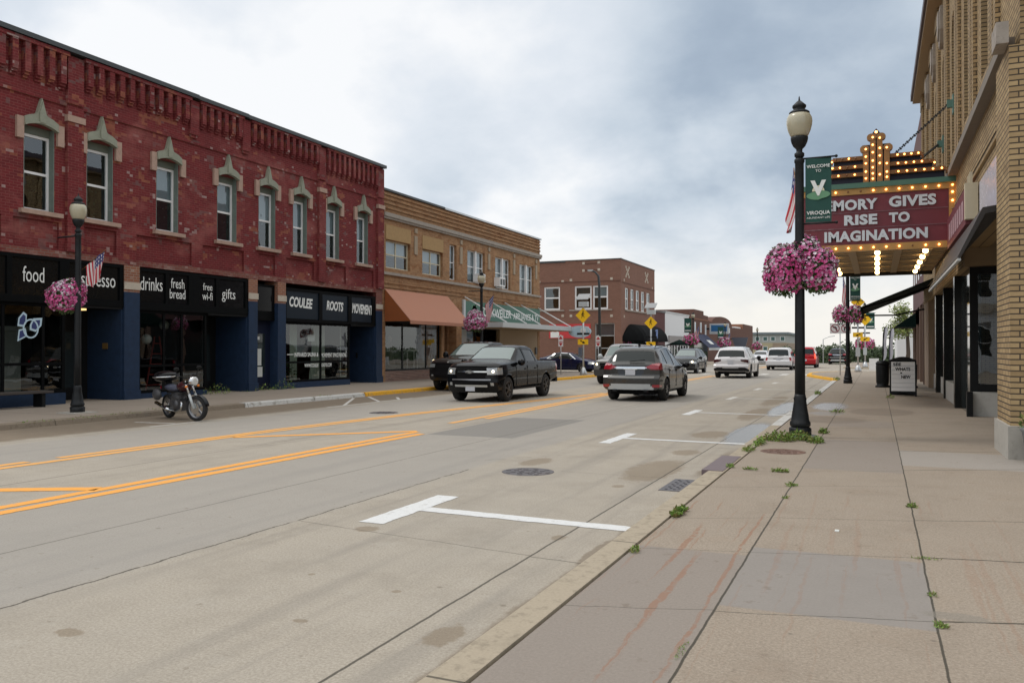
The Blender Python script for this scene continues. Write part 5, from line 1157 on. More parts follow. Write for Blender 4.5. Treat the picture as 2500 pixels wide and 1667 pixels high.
mb = MB(); mb.prism([(RX+.02, 33.2, 4.20), (-.52, 33.2, 3.20), (-.52, 40.0, 3.20), (RX+.02, 40.0, 4.20)], (0, 0, .03)); mb.build('canopy', M_GRNAWN, t)
mb = MB(); mb.box(-.55, -.50, 33.2, 40.0, 3.06, 3.23); mb.build('valance', M_GRNAWN, t)
MB().tube([(RX-.02, 39.0, 3.35), (.7, 39.2, 3.12), (-.48, 39.6, 3.14)], .035).build('folding_arm', M_BLACK, t); MB().tube([(RX-.02, 34.2, 4.0), (.7, 34.0, 3.55), (-.48, 33.6, 3.2)], .035).build('folding_arm', M_BLACK, t)
t = thing('awning', 'short dark green wedge awning on the farther right-hand shopfront', 'awning', (RX, 50, 3)); mb = MB(); mb.prism([(RX-.005, 47.4, 3.55), (.85, 47.4, 2.80), (RX-.005, 47.4, 2.80)], (0, 3.6, 0)); mb.build('canopy', M_GRNAWN, t)
t = thing('white_building', 'plain white end wall behind the roadside tree on the right', 'building', (6, 96, 0)); MB().box(2.0, 14, 96, 110, -2, 4.4).build('wall', M_WHITEWALL, t); MB().box(1.8, 14.2, 95.8, 110.2, 4.4, 4.6).build('roof', M_LTMETAL, t)
# white corner building behind the camera (seen only mirrored in the corner shop window)
t = thing('white_building', 'white two-storey corner building with arched windows behind the viewpoint', 'building', (8, -20, 0))
WF = Fac('y', -18.0)
mb = MB(); WF.wall(mb, 3.2, 16, 0, 8.5, [(4.0, 4.9, 1, 3.4), (6.0, 6.9, 1, 3.4), (8, 9, 1, 3.4), (4.0, 4.9, 5, 7.2), (6.0, 6.9, 5, 7.2), (8, 9, 5, 7.2)]); mb.box(3.2, 16, -28, -18.33, 0, 8.5); mb.build('wall', M_WHITEWALL, t)
MB().box(3.0, 16, -18.2, -17.7, 8.5, 8.9).build('cornice', M_LIMELT, t); MB().box(3.0, 16, -18.0, -17.8, 4.1, 4.4).build('cornice', M_LIMELT, t)
for a in (4.0, 6.0, 8.0):
    for z in (1, 5): window(WF, t, a, a+.9, z, z+2.2, .1, M_WHITE, .05, (), (.5,), M_GLASSDK)
# ================================================================== street furniture
def street_lamp(loc, s, label, rods=1):
    t = thing('street_lamp', label, 'street lamp', loc, 'old-style street lamps'); x, y, z = loc
    def L(prof, name, m, n=20):
        return MB().lathe((x, y, z), [(r*s, h*s) for r, h in prof], n).build(name, m, t)
    L([(.195, 0), (.195, .16), (.175, .18), (.155, .19)], 'foot', M_POST, 8)
    b = MB().lathe((x, y, z), [(r*s, h*s) for r, h in [(.155, .18), (.182, .22), (.182, .27), (.160, .30), (.147, .40), (.122, .55), (.108, .66), (.114, .70), (.100, .74), (.094, .78)]], 24).build('base', M_POST, t)
    L([(.092, .77), (.089, 1.6), (.085, 2.6), (.081, 3.6), (.078, 4.6), (.077, 4.98), (.090, 5.0), (.090, 5.05), (.060, 5.08)], 'pole', M_POST)
    L([(.060, 5.08), (.086, 5.11), (.088, 5.16), (.052, 5.19), (.056, 5.24), (.105, 5.29), (.138, 5.36), (.152, 5.42), (.152, 5.46), (.13, 5.47)], 'fitter', M_POST)
    L([(.130, 5.455), (.165, 5.50), (.198, 5.58), (.220, 5.67), (.226, 5.74), (.217, 5.81), (.188, 5.87), (.16, 5.89)], 'globe', M_GLOBE, 24)
    L([(.180, 5.875), (.180, 5.91), (.155, 5.93), (.108, 5.955), (.100, 5.98), (.120, 6.0), (.122, 6.035), (.085, 6.07), (.045, 6.11), (.018, 6.13), (.012, 6.18), (.004, 6.21)], 'finial', M_POST)
    return t
RL, RL2 = (-1.245, 15.49, .126), (-1.18, 40.0, .126)
street_lamp(RL, .975, 'tall black street lamp standing in weeds by the near right-hand kerb')
street_lamp(RL2, .975, 'black street lamp on the right pavement by the no-turn signs')
street_lamp((-17.80, 14.15, .126), .862, 'black street lamp in front of the cafe espresso sign')
street_lamp((-17.80, 36.63, .126), .872, 'black street lamp in front of the green appliance shop sign')
for (x, y), lab in (((-17.6, 87.0), 'distant street lamp by the white stucco shop'), ((-17.6, 107.0), 'distant street lamp by the navy awning'), ((-17.6, 138.0), 'distant street lamp before the rust brick building at the end of the row')): street_lamp((x, y, .126 if y < 100 else -.3), .87, lab)
street_lamp((-1.0, 84.0, .126), .95, 'distant street lamp on the right beyond the pedestrian crossing poles')
tag(MB().lathe((RL[0]+.03, RL[1]-.02, .02), [(.27, 0), (.27, .135), (.24, .15)], 24).build('lamp_footing', M_PLANTER, loc=(RL[0], RL[1], .1)), 'round grey concrete footing under the near right street lamp', 'footing')
tag(MB().box(-18.12, -17.48, 13.83, 14.47, .02, .15).build('lamp_footing', M_CONCRETE, loc=(-17.8, 14.15, .1)), 'square pale concrete footing under the lamp by the cafe', 'footing')
# ---- flower baskets
def basket(loc, lobes, label, n, fs, seed, white=.25, holder=True):
    t = thing('flower_basket', label, 'flower basket', loc, 'hanging petunia baskets'); rnd = random.Random(seed); c0 = Vector(loc)
    fl = MB(); lf = MB()
    tot = sum(l[3]*l[5] for l in lobes)
    for (ox, oy, oz, rx, ry, rz) in lobes:
        k = int(n*rx*rz/tot); c = c0+Vector((ox, oy, oz))
        for i in range(k):
            v = Vector((rnd.gauss(0, 1), rnd.gauss(0, 1), rnd.gauss(0, 1))).normalized()
            if v.z < -.75: continue
            bump = 1+.16*noise.noise(v*2.4+c*3)+rnd.gauss(0, .035); p = c+Vector((v.x*rx, v.y*ry, v.z*rz))*bump
            w_ = noise.noise(v*1.9+c*5)*.75+rnd.uniform(-.5, .5)+v.z*.35; mi = 3 if w_ > .62-white else 2 if w_ > .38-white else (1 if rnd.random() < .62 else 0)
            nrm = (v+Vector((rnd.uniform(-.6, .6), rnd.uniform(-.6, .6), rnd.uniform(-.3, .6)))).normalized(); u = nrm.orthogonal().normalized(); q = nrm.cross(u); r_ = fs*rnd.uniform(.75, 1.25); a0 = rnd.uniform(0, 6)
            ring = [fl.b.verts.new(p+(u*math.cos(a0+6.2832*j/10)+q*math.sin(a0+6.2832*j/10))*r_*(1.0 if j % 2 else .72)+nrm*r_*.25) for j in range(10)]
            ce = fl.b.verts.new(p-nrm*r_*.2)
            for j in range(10): fl.face([ce, ring[j], ring[(j+1) % 10]], mi)
        for i in range(int(k*.9)):
            v = Vector((rnd.gauss(0, 1), rnd.gauss(0, 1), rnd.gauss(0, 1))).normalized(); p = c+Vector((v.x*rx, v.y*ry, v.z*rz))*rnd.uniform(.72, .98)*(1+.16*noise.noise(v*2.4+c*3))
            d_ = (v+Vector((rnd.uniform(-1, 1), rnd.uniform(-1, 1), rnd.uniform(-1, .6)))).normalized(); s_ = d_.orthogonal().normalized(); L = fs*rnd.uniform(1.4, 2.4)
            lf.quad(p, p+d_*L*.5+s_*L*.3, p+d_*L, p+d_*L*.5-s_*L*.3)
        lf.ellip(c, rx*.66, ry*.66, rz*.70, 12, 8)
    fl.build('flowers', M_PINK, t, recalc=False); lf.build('foliage', M_LEAF, t, recalc=False)
    return t
basket((RL[0], RL[1], 3.1), [(-.27, -.05, -.06, .33, .30, .43), (.30, .05, -.04, .32, .30, .42), (.10, .1, .34, .24, .22, .26), (-.26, 0, .24, .22, .22, .22)], 'big pink and white petunia basket wrapped round the near right street lamp', 3600, .031, 11, .22)
basket((RL2[0], RL2[1], 3.2), [(-.28, 0, 0, .36, .36, .42), (.30, 0, -.02, .36, .36, .44)], 'dusky pink petunia basket on the lamp by the no-turn signs', 900, .042, 12, .10)
basket((-18.14, 14.12, 2.96), [(-.04, 0, -.02, .41, .41, .40), (.14, .05, .18, .28, .28, .26)], 'bright pink petunia ball on the lamp in front of the cafe', 2400, .030, 13, .18)
basket((-17.98, 36.4, 2.92), [(0, -.1, 0, .58, .55, .42), (0, -.1, .25, .40, .40, .40)], 'pink and white petunia basket in front of the green appliance sign', 2000, .036, 14, .38)
for (x, y), zz, lab, sd in (((-17.8, 86.8), 2.55, 'distant pink petunia basket by the white stucco shop', 15), ((-17.7, 106.8), 2.4, 'distant pink petunia basket by the navy awning', 16), ((-17.6, 137.6), 2.0, 'distant pink petunia basket at the far end of the row', 17), ((-1.0, 84.0), 2.1, 'distant pink petunia basket hanging low on the right beyond the crossing', 18)):
    basket((x, y, zz), [(0, 0, 0, .80 if y < 150 else 1, .7, .62)], lab, 260, .10, sd, .05)
# ---- banners
def banner(x, y, z0, z1, w_, label, far=False, kx=.10):
    t = thing('lamp_banner', label, 'banner', (x, y, z0)); m = MB(); n = 8; h = z1-z0
    for i in range(n):
        a, b = x+kx+w_*i/n, x+kx+w_*(i+1)/n; f = lambda u: y-.012*math.sin((u-x)*9)
        m.prism([(a, f(a), z0+.02), (b, f(b), z0+.02), (b, f(b), z1-.01), (a, f(a), z1-.01)], (0, .006, 0))
    m.build('cloth', M_BANNER, t)
    for z in (z0, z1): MB().tube([(x, y, z), (x+kx+w_+.07, y, z), ], .016, 8).ellip((x+kx+w_+.08, y, z), .028, .028, .028, 8, 6).build('rod', M_POST, t)
    c = x+kx+w_/2; k = h/1.2; yy = y-.022
    if not far: text('WELCOME', M_LETTER, t, (c, yy, z1-.16*k), FACE_NY, .058*k, w_*.90, bold=.02); text('TO', M_LETTER, t, (c, yy, z1-.245*k), FACE_NY, .05*k)
    text('V', M_LETTER, t, (c, yy-.004, z1-.56*k), FACE_NY, .28*k, w_*.60, bold=.05, name='emblem_letter')
    m = MB()
    for j in range(12):
        a, b = math.pi*j/12, math.pi*(j+1)/12; r_ = w_*.24; m.quad((c, yy+.004, z1-.62*k), (c+r_*math.cos(a), yy+.004, z1-.62*k+r_*math.sin(a)), (c+r_*math.cos(b), yy+.004, z1-.62*k+r_*math.sin(b)), (c-.001, yy+.004, z1-.619*k))
    m.build('sun_disc', M_CREAMPRINT, t)
    m = MB(); q = [(c+w_*.46*math.cos(2*math.pi*j/20), yy+.002, z1-.70*k+.075*k*math.sin(2*math.pi*j/20)+(.02*k if math.cos(2*math.pi*j/20) > 0 else 0)) for j in range(20)]; m.prism(q, (0, -.001, 0)); m.build('field', M_BANNERLT, t)
    if not far: text('VIROQUA', M_LETTER, t, (c, yy, z0+.185*k), FACE_NY, .078*k, w_*.90, bold=.02); text('ABUNDANT LIFE', M_LETTER, t, (c, yy, z0+.10*k), FACE_NY, .034*k, w_*.90)
    else: MB().box(c-w_*.4, c+w_*.4, yy-.001, yy, z0+.12*k, z0+.2*k).build('lettering', M_LETTER, t)
    return t
banner(RL[0], RL[1], 3.90, 5.06, .43, 'dark green welcome banner with a white V on the near right street lamp')
banner(RL2[0], RL2[1], 3.82, 5.0, .43, 'dark green V banner on the lamp by the no-turn signs')
for x, y, z, lab, sg in ((-17.6, 87, 3.35, 'distant green banner on the lamp by the white stucco shop', -1), (-17.6, 107, 2.9, 'distant green banner on the lamp by the navy awning', -1), (-1.0, 84, 3.5, 'distant green banner on the lamp beyond the right-hand crossing', 1)):
    banner(x-(1.0 if sg < 0 else 0), y-.12, z, z+1.5, .75, lab, True, kx=.1)
# ---- flags
def flag(p0, p1, drop, label, sway=(0, 0, 0), hoist=.62):
    p0, p1 = Vector(p0), Vector(p1); t = thing('flag', label, 'flag', tuple(p0), 'small flags on the lamp posts'); m = MB(); nu, nv = 26, 14
    MB().tube([p0, p1, p1+(p1-p0).normalized()*.04], .009, 6).build('staff', M_GOLDDK, t)
    s_ = Vector(sway); side = (p1-p0).cross(Vector((0, 0, 1))).normalized()
    a = p0.lerp(p1, 1-hoist) if hoist < 1 else p0
    def pt(u, v):
        q = a.lerp(p1, u); L = drop*(.55+.45*math.sin(math.pi*(.15+.75*u))); q = q+Vector((0, 0, -L*v))+s_*v*v
        q = q.lerp(q+(a.lerp(p1, .45)-a.lerp(p1, u)), .35*v); return q+side*(.035*math.sin(u*11+v*2)*(.4+v))
    for i in range(nu):
        for j in range(nv):
            u, v = (i+.5)/nu, (j+.5)/nv
            mi = 2 if (u > .46 and v < .42) else (0 if int(u*13) % 2 == 0 else 1)
            if mi == 2 and i % 3 == 1 and j % 2 == 1: mi = 1
            m.quad(pt(i/nu, j/nv), pt((i+1)/nu, j/nv), pt((i+1)/nu, (j+1)/nv), pt(i/nu, (j+1)/nv), mi=mi)
    m.sm = True; m.build('cloth', [M_FLAGRED, M_FLAGWHITE, M_FLAGBLUE], t); return t
flag((-17.75, 14.2, 3.60), (-17.15, 14.35, 4.06), .66, 'small striped flag drooping from the lamp in front of the cafe', (0, 0, 0), .80)
flag((-17.75, 36.7, 3.7), (-17.3, 37.0, 4.35), 1.05, 'small striped flag on the lamp by the green appliance sign', (0, 0, 0), .8)
flag((RL[0]-.05, RL[1]+.1, 4.5), (RL[0]-.14, RL[1]+.55, 5.0), .95, 'small striped flag hanging behind the near right street lamp', (-.12, 0, 0), .9)
flag((RL2[0]-.05, RL2[1]+.1, 4.3), (RL2[0]-.20, RL2[1]+.5, 5.0), 1.15, 'small striped flag on the lamp by the no-turn signs', (-.05, 0, 0), .9)
for x, y, z, lab in ((-17.3, 87, 3.2, 'distant striped flag on the lamp by the white stucco shop'), (-17.3, 107, 2.8, 'distant striped flag on the lamp by the navy awning')): flag((x-.2, y, z), (x+.35, y, z+.9), 1.4, lab, (0, 0, 0), .85)
t = thing('lamp_bracket', 'bare short banner rod on the lamp in front of the cafe', 'bracket', (-17.8, 14.15, 4.4)); MB().tube([(-17.8, 14.15, 4.44), (-18.32, 14.0, 4.40)], .02, 8).build('rod', M_POST, t)
t = thing('lamp_bracket', 'bare short banner rod on the lamp by the green appliance sign', 'bracket', (-17.8, 36.6, 4.5)); MB().tube([(-17.8, 36.6, 4.52), (-18.4, 36.4, 4.50)], .02, 8).build('rod', M_POST, t)
# ---- pedestrian crossing signs
WALK = [(-.03, .62), (.05, .64), (.09, .55), (.20, .42), (.30, .34), (.26, .28), (.14, .36), (.08, .42), (.06, .26), (.16, .10), (.30, -.28), (.21, -.30), (.08, .02), (.02, .10), (-.08, -.04), (-.22, -.32), (-.30, -.28), (-.16, .04), (-.08, .24), (-.10, .40), (-.20, .28), (-.26, .10), (-.33, .12), (-.27, .34), (-.12, .54)]
def crossing_sign(loc, label, zd, za, arrow, size=.60, solar=True, ztop=4.4, base=True, yf=-.06, second=None):
    t = thing('crossing_sign', label, 'road sign', loc, 'yellow pedestrian crossing signs'); x, y, z = loc
    MB().tube([(x, y, z), (x, y, ztop)], .055, 10).build('post', M_SILVER, t)
    if base: MB().lathe((x, y, z), [(.22, 0), (.22, .12), (.16, .28), (.10, .42), (.06, .46)], 8).build('foot', M_SILVER, t)
    f = Fac('-y', y+yf); s = size
    mb = MB(); f.poly(mb, [(x-s, zd), (x, zd-s), (x+s, zd), (x, zd+s)], -.012, 0); d = mb.build('diamond_panel', M_YSIGN, t)
    mb = MB(); f.poly(mb, [(x+a*s*.72*(-1 if arrow < 0 else 1), zd-.10*s+b*s*.78) for a, b in WALK], .001, .005); c = (x, zd+.50*s); f.poly(mb, [(x+.085*s*math.cos(2*math.pi*k/12)+.02*s, zd+.50*s+.095*s*math.sin(2*math.pi*k/12)) for k in range(12)], .001, .005); mb.build('walking_figure', M_BLACK, d)
    mb = MB(); f.box(mb, x-s*.70, x+s*.70, -.012, 0, za-s*.34, za+s*.34); p = mb.build('arrow_panel', M_YSIGN, t)
    mb = MB(); g = arrow; q = [(-.34, .20), (-.25, .24), (.04, .02), (.10, .12), (.26, -.20), (-.10, -.16), (-.03, -.06), (-.30, .12)]
    f.poly(mb, [(x+a*s*g*1.15, za+b*s) for a, b in q], .001, .005); mb.build('arrow', M_BLACK, p)
    if solar:
        mb = MB(); mb.prism([(x-.42, y-.15, ztop+.16), (x+.34, y-.15, ztop+.16), (x+.34, y+.42, ztop+.50), (x-.42, y+.42, ztop+.50)], (0, .01, .04)); mb.build('solar_panel', plain('dull_panel_metal', (.30, .31, .32), .5, var=.1), t)
        MB().box(x-.25, x+.30, y-.14, y+.14, ztop-.25, ztop+.05).build('battery_box', M_LTMETAL, t)
    MB().box(x-.38, x+.38, y-.03, y+.05, za+.44*s+.22, za+.44*s+.34).build('beacon_bar', M_BLACK, t)
    return t
crossing_sign((-15.86, 46.4, .126), 'yellow pedestrian diamond on a silver post before the brown corner building', 3.64, 2.07, 1, .46)
crossing_sign((-14.02, 55.2, .126), 'yellow pedestrian diamond on a silver post in front of the black dome awning', 3.42, 1.98, 1, .45, ztop=4.25)
MB_ = MB().lathe((-14.02, 55.2, .0), [(.7, 0), (.7, .12), (.65, .13)], 20); struct('pavement', MB_, M_WALK2)
crossing_sign((-1.14, 60.0, .126), 'yellow pedestrian sign on the nearer silver post at the right-hand corner', 4.78, 2.60, -1, .44, solar=False, ztop=5.0)
crossing_sign((-.86, 72.6+1.2, .126), 'yellow pedestrian sign on the farther silver post at the right-hand corner', 4.05, 2.45, -1, .50, solar=False, ztop=4.6)
for x, y, lab in ((-1.14, 60, 'small grey signal box on the nearer crossing post at the right'), (-.86, 73.8, 'small grey signal box on the farther crossing post at the right')): tag(MB().box(x-.14, x+.14, y-.25, y-.06, 1.15, 1.75).build('signal_box', M_LTMETAL, loc=(x, y, 1.15)), lab, 'box')
tag(MB().box(-16.1, -15.9, 46.2, 46.34, 1.25, 1.75).build('signal_box', plain('blue_grey_box', (.11, .13, .17), .5), loc=(-16, 46.3, 1.25)), 'blue grey button box on the crossing post before the brown building', 'box')
# ---- no-turn signs
t = thing('no_turn_sign', 'pair of white no-turn signs with red circles on a thin post at the right', 'road sign', (-1.95, 52, .126)); f = Fac('-y', 51.95)
MB().tube([(-1.95, 52, .12), (-1.95, 52, 3.2)], .03, 8).build('post', M_SILVER, t)
for cx, sg in ((-2.22, -1), (-1.64, 1)):
    mb = MB(); f.box(mb, cx-.285, cx+.285, -.02, 0, 2.56, 3.16); p = mb.build('panel', M_WHITE, t)
    mb = MB(); n = 24
    for k in range(n):
        a, b = 2*math.pi*k/n, 2*math.pi*(k+1)/n; f.poly(mb, [(cx+r_*math.cos(q), 2.86+r_*math.sin(q)) for r_, q in ((.25, a), (.25, b), (.205, b), (.205, a))], .001, .004)
    f.poly(mb, [(cx-.17, 3.0), (cx-.14, 3.03), (cx+.17, 2.72), (cx+.14, 2.69)], .006, .009); mb.build('red_circle', plain('dull_sign_red', (.30, .045, .075), .5), p)
    mb = MB(); f.poly(mb, [(cx+sg*a, 2.86+b) for a, b in ((-.10, -.15), (-.04, -.15), (-.04, .0), (.0, .05), (.05, .05), (.05, .0), (.15, .08), (.05, .15), (.05, .11), (-.03, .11), (-.10, .03))], .001, .005); mb.build('arrow', M_BLACK, p)
# ---- small signs and poles at the left corner
for x, y, z0, z1, lab in ((-17.12, 46.0, 1.80, 2.45, 'small red and white sign on a thin post before the side street'), (-15.77, 49.0, 1.80, 2.45, 'small red and white sign beside the dark tall pole')):
    t = thing('road_sign', lab, 'road sign', (x, y, .126)); MB().tube([(x, y, .12), (x, y, 2.5)], .028, 8).build('post', M_SILVER, t); f = Fac('-y', y-.03)
    mb = MB(); f.box(mb, x-.15, x+.15, -.015, 0, z0, z1); p = mb.build('panel', M_WHITE, t)
    mb = MB(); f.poly(mb, [(x-.13, z1-.22), (x, z1-.02), (x+.13, z1-.22)], .001, .004); f.poly(mb, [(x-.13, z0+.22), (x, z0+.02), (x+.13, z0+.22)], .001, .004); f.box(mb, x-.13, x+.13, .001, .004, z0+.27, z0+.31); mb.build('red_mark', M_REDSIGN, p)
t = thing('light_pole', 'tall slim dark grey pole with a short angled head before the brown building', 'street lamp', (-15.75, 49.3, .126)); MB().tube([(-15.75, 49.3, .12), (-15.80, 49.3, 5.6), (-15.85, 49.3, 6.2), (-16.05, 49.25, 6.45), (-16.3, 49.2, 6.55)], [.10, .08, .07, .06, .05], 10).build('pole', M_DKCOPING, t); MB().box(-16.5, -16.2, 49.1, 49.3, 6.50, 6.60).build('lamp_head', M_LTMETAL, t)
# ---- sandwich board
t = thing('sandwich_board', 'black framed sandwich board with a white letter panel on the right pavement', 'sign', (.79, 30.2, .126)); X0, X1, yb = .39, 1.20, 30.05
def lean(z, off=0): return yb+(z-.13)*.16+off
mb = MB()
mb.prism([(X0, lean(.126), .126), (X0+.05, lean(.126), .126), (X0+.05, lean(1.28), 1.28), (X0, lean(1.28), 1.28)], (0, .05, 0)); mb.prism([(X1-.05, lean(.126), .126), (X1, lean(.126), .126), (X1, lean(1.28), 1.28), (X1-.05, lean(1.28), 1.28)], (0, .05, 0))
arc = [(X0+.05+(X1-X0-.1)*k/10, lean(.2), .16+.08*math.sin(math.pi*k/10)) for k in range(11)]; mb.prism(arc+[(X1-.05, lean(.28), .28), (X0+.05, lean(.28), .28)], (0, .045, 0))
top = [(X0+(X1-X0)*k/12, lean(1.36), 1.31+.11*math.sin(math.pi*k/12)) for k in range(13)]; mb.prism([(X0, lean(1.24), 1.24)]+top+[(X1, lean(1.24), 1.24)], (0, .05, 0)); mb.build('frame', M_BLACK, t)
mb = MB(); mb.prism([(X0+.051, lean(.29), .29), (X1-.051, lean(.29), .29), (X1-.051, lean(1.25), 1.25), (X0+.051, lean(1.25), 1.25)], (0, .02, 0)); pn = mb.build('letter_panel', M_WHITE, t)
mb = MB()
for z in (.42, .56, .70, .84, .98, 1.12): mb.box(X0+.07, X1-.07, lean(z)-.006, lean(z)-.002, z-.006, z+.004)
mb.build('letter_rail', plain('grey_rail', (.45, .46, .47), .4), pn)
for s, xc, z, w_ in (('SEE', .62, 1.16, .24), ('WHATS', .79, 1.01, .45), ('•', .74, .885, .06), ('NEW', .88, .755, .28)): text(s, M_BLACK, pn, (xc, lean(z)-.010, z), FACE_NY, .108 if s != '•' else .05, w_, bold=.03)
mb = MB(); mb.prism([(X0+.02, yb+.75, .126), (X1-.02, yb+.75, .126), (X1-.02, lean(1.27)+.06, 1.27), (X0+.02, lean(1.27)+.06, 1.27)], (0, .03, 0)); mb.build('rear_leaf', M_BLACK, t)
# ---- bins, feather flags
def bin_(x, y, r, h, lab):
    t = thing('litter_bin', lab, 'bin', (x, y, .126)); MB().lathe((x, y, .126), [(r*1.15, 0), (r*1.15, .06), (r*.9, .10), (r, .2), (r*1.05, h*.8), (r, h*.85)], 18).build('body', M_BLACK, t); MB().lathe((x, y, .126), [(r*1.08, h*.85), (r*1.08, h*.9), (r*.8, h*.98), (r*.3, h)], 18).build('lid', M_BLACK, t)
bin_(.22, 36.6, .24, 1.08, 'black litter bin on the pavement left of the sandwich board'); bin_(1.25, 36.6, .22, 1.0, 'black litter bin partly hidden behind the sandwich board')
def feather(x, y, h, m, lab):
    t = thing('feather_flag', lab, 'flag', (x, y, .126)); pts = [(x, y, .12), (x+.02, y, h*.5), (x+.06, y, h*.85), (x+.14, y, h*.97), (x+.26, y, h*.985)]; MB().tube(pts, .028, 6).build('pole', M_BLACK, t)
    mb = MB(); n = 20
    def ed(q): return (x+.03+.08*max(0, q-.6)/.4, x+.05+.30*(q**.35)*(1-max(0, q-.75)*1.2)+.05*math.sin(q*8))
    for k in range(n):
        u, v = k/n, (k+1)/n; z = lambda q: .85+(h-.9)*q; yy = lambda q: y+.07*math.sin(q*6)
        (a0, b0), (a1, b1) = ed(u), ed(v); c0, c1 = a0+(b0-a0)*.28, a1+(b1-a1)*.28
        mb.prism([(a0, y, z(u)), (c0, y, z(u)), (c1, y, z(v)), (a1, y, z(v))], (0, .008, 0), mi=1)
        mb.prism([(c0, y, z(u)), (b0, yy(u), z(u)), (b1, yy(v), z(v)), (c1, y, z(v))], (0, .008, 0), mi=0)
    mb.build('cloth', m, t)
MW = plain('feather_flag_white', (.55, .56, .62), .8, var=.12, scale=2, dirt=(.22, .20, .30)); MG = plain('feather_flag_grey', (.22, .22, .28), .8, var=.2)
feather(.35, 60.4, 3.15, [MW, M_BLACK], 'white feather flag with a black edge behind the sandwich board'); feather(.75, 60.9, 3.1, [MW, MG], 'white and grey feather flag on the right of its pair')
tag(MB().box(-.50, .15, 66.0, 66.3, .1, .95).build('white_board', M_WHITE, loc=(-.2, 66, .1)), 'small white board standing at the right-hand corner under the crossing signs', 'board')
# ---- planter at the right edge
t = thing('planter', 'grey round planter with greenery beside the concrete plinth at the right edge', 'planter', (2.12, 13.2, .126)); MB().lathe((2.12, 13.2, .126), [(.22, 0), (.25, .06), (.30, .42), (.33, .46), (.31, .50), (.24, .44)], 24).build('pot', M_PLANTER, t)
leafplant('planter_greenery', 'loose grey green foliage growing in the planter at the right edge', 'plant', (2.12, 13.2, .55), .30, .42, 320, [M_LEAF, M_WEED[0], M_WEED[2]], 8, .07)
# ---- ironwork in the ground
def disc(name, label, cat, c, r, m, z): 
    mb = MB(); mb.lathe((c[0], c[1], z), [(r, -.02), (r, .004), (r*.95, .006), (r*.93, .003), (.02, .004)], 36)
    for k in range(8):
        for q in (.3, .55, .8): a = 2*math.pi*k/8+q; mb.box(c[0]+r*q*math.cos(a)-.025, c[0]+r*q*math.cos(a)+.025, c[1]+r*q*math.sin(a)-.025, c[1]+r*q*math.sin(a)+.025, z+.002, z+.009)
    return tag(mb.build(name, m, loc=(c[0], c[1], z)), label, cat)
disc('manhole_cover', 'round dark iron manhole cover in the concrete road', 'manhole cover', (-4.40, 10.52), .36, M_IRON, .0)
disc('manhole_cover', 'round rusty cover in the pavement in front of the near lamp', 'manhole cover', (-1.31, 13.2), .33, M_RUSTIRON, .126)
disc('manhole_cover', 'small dark cover in the far traffic lane', 'manhole cover', (-11.9, 18.6), .38, M_IRON, .0)
mb = MB(); mb.box(-2.40, -2.055, 9.78, 10.70, -.02, .006); 
for k in range(9):
    for j in range(3): mb.box(-2.34+j*.10+(k%2)*.04, -2.31+j*.10+(k%2)*.04, 9.86+k*.09, 9.89+k*.09, .0055, .009, mi=1)
tag(mb.build('drain_grate', [M_IRON, M_BLACK], loc=(-2.22, 10.2, 0)), 'rectangular iron drain grate in the gutter by the near right kerb', 'drain')
tag(MB().box(-2.07, -1.80, 10.75, 12.3, .02, .137).build('kerb_inlet', plain('purplish_iron', (.17, .13, .135), .6, .3, var=.2), loc=(-1.95, 11.5, .02)), 'purplish iron kerb inlet casting behind the drain grate', 'drain')
tag(MB().box(-.335, -.30, 7.63, 7.70, .127, .132).build('paper_scrap', M_PAPER, loc=(-.32, 7.66, .13)), 'tiny scrap of white paper on the pavement', 'litter')
# ---- weeds
def weeds(c, n, r, h, lab, seed, leaf=.05, mats=None, sx=1, sy=1, name='weed_tuft'):
    rnd = random.Random(seed); mb = MB()
    if n < 200 and c[1] < 20 and c[0] > -5: r *= .7; h *= .7; leaf *= .75; n = int(n*1.9)
    for k in range(n):
        a = rnd.uniform(0, 6.283); q = r*math.sqrt(rnd.random()); p = Vector((c[0]+q*math.cos(a)*sx, c[1]+q*math.sin(a)*sy, c[2]+h*rnd.random()**1.4*(1-(q/r)**2*.7)))
        d_ = Vector((rnd.uniform(-1, 1), rnd.uniform(-1, 1), rnd.uniform(.1, 1.1))).normalized(); s_ = d_.cross(Vector((rnd.uniform(-1, 1), rnd.uniform(-1, 1), .6))).normalized(); L = leaf*rnd.uniform(.5, 1.3)
        ww = .26 if n > 200 else .12; mb.quad(p, p+d_*L*.5+s_*L*ww, p+d_*L, p+d_*L*.5-s_*L*ww, mi=rnd.choice((0, 0, 1, 1, 2) if k % 4 else (2,)))
    return tag(mb.build(name, mats or M_WEED, loc=tuple(c), recalc=False), lab, 'weeds', 'weeds in the pavement cracks')
K = .126
weeds((-1.52, 14.72, K), 714, .27, .17, 'leafy green weeds crowding the left foot of the near lamp', 31, .045, sy=.8)
weeds((-1.26, 14.95, K), 646, .24, .18, 'thick green weeds in front of the near lamp foot', 32, .045, sy=.8)
weeds((-.93, 14.7, K), 357, .17, .12, 'green weeds right of the near lamp foot on the joint', 33, .045, sx=.7, sy=1.2)
weeds((-.90, 16.3, K), 110, .12, .16, 'small upright weed beyond the near lamp on the joint', 34, .06)
weeds((-1.76, 14.1, K), 240, .16, .12, 'weeds creeping along the kerb left of the near lamp', 35, .05, sx=.5, sy=2.6)
weeds((-1.80, 13.1, K), 200, .14, .09, 'bright weeds on the kerb edge beside the rusty cover', 36, .05, sx=.6, sy=1.8)
weeds((-1.73, 7.85, K), 150, .14, .06, 'grass tuft behind the kerb near the drain', 37, .07, sx=.45, sy=2.4)
weeds((-1.78, 11.2, K), 60, .10, .05, 'sparse grass behind the kerb beyond the drain', 38, .06, sx=.6, sy=1.6)
weeds((-1.72, 6.25, K), 50, .08, .04, 'small grass tuft behind the near kerb', 39, .05, sx=.6, sy=1.4)
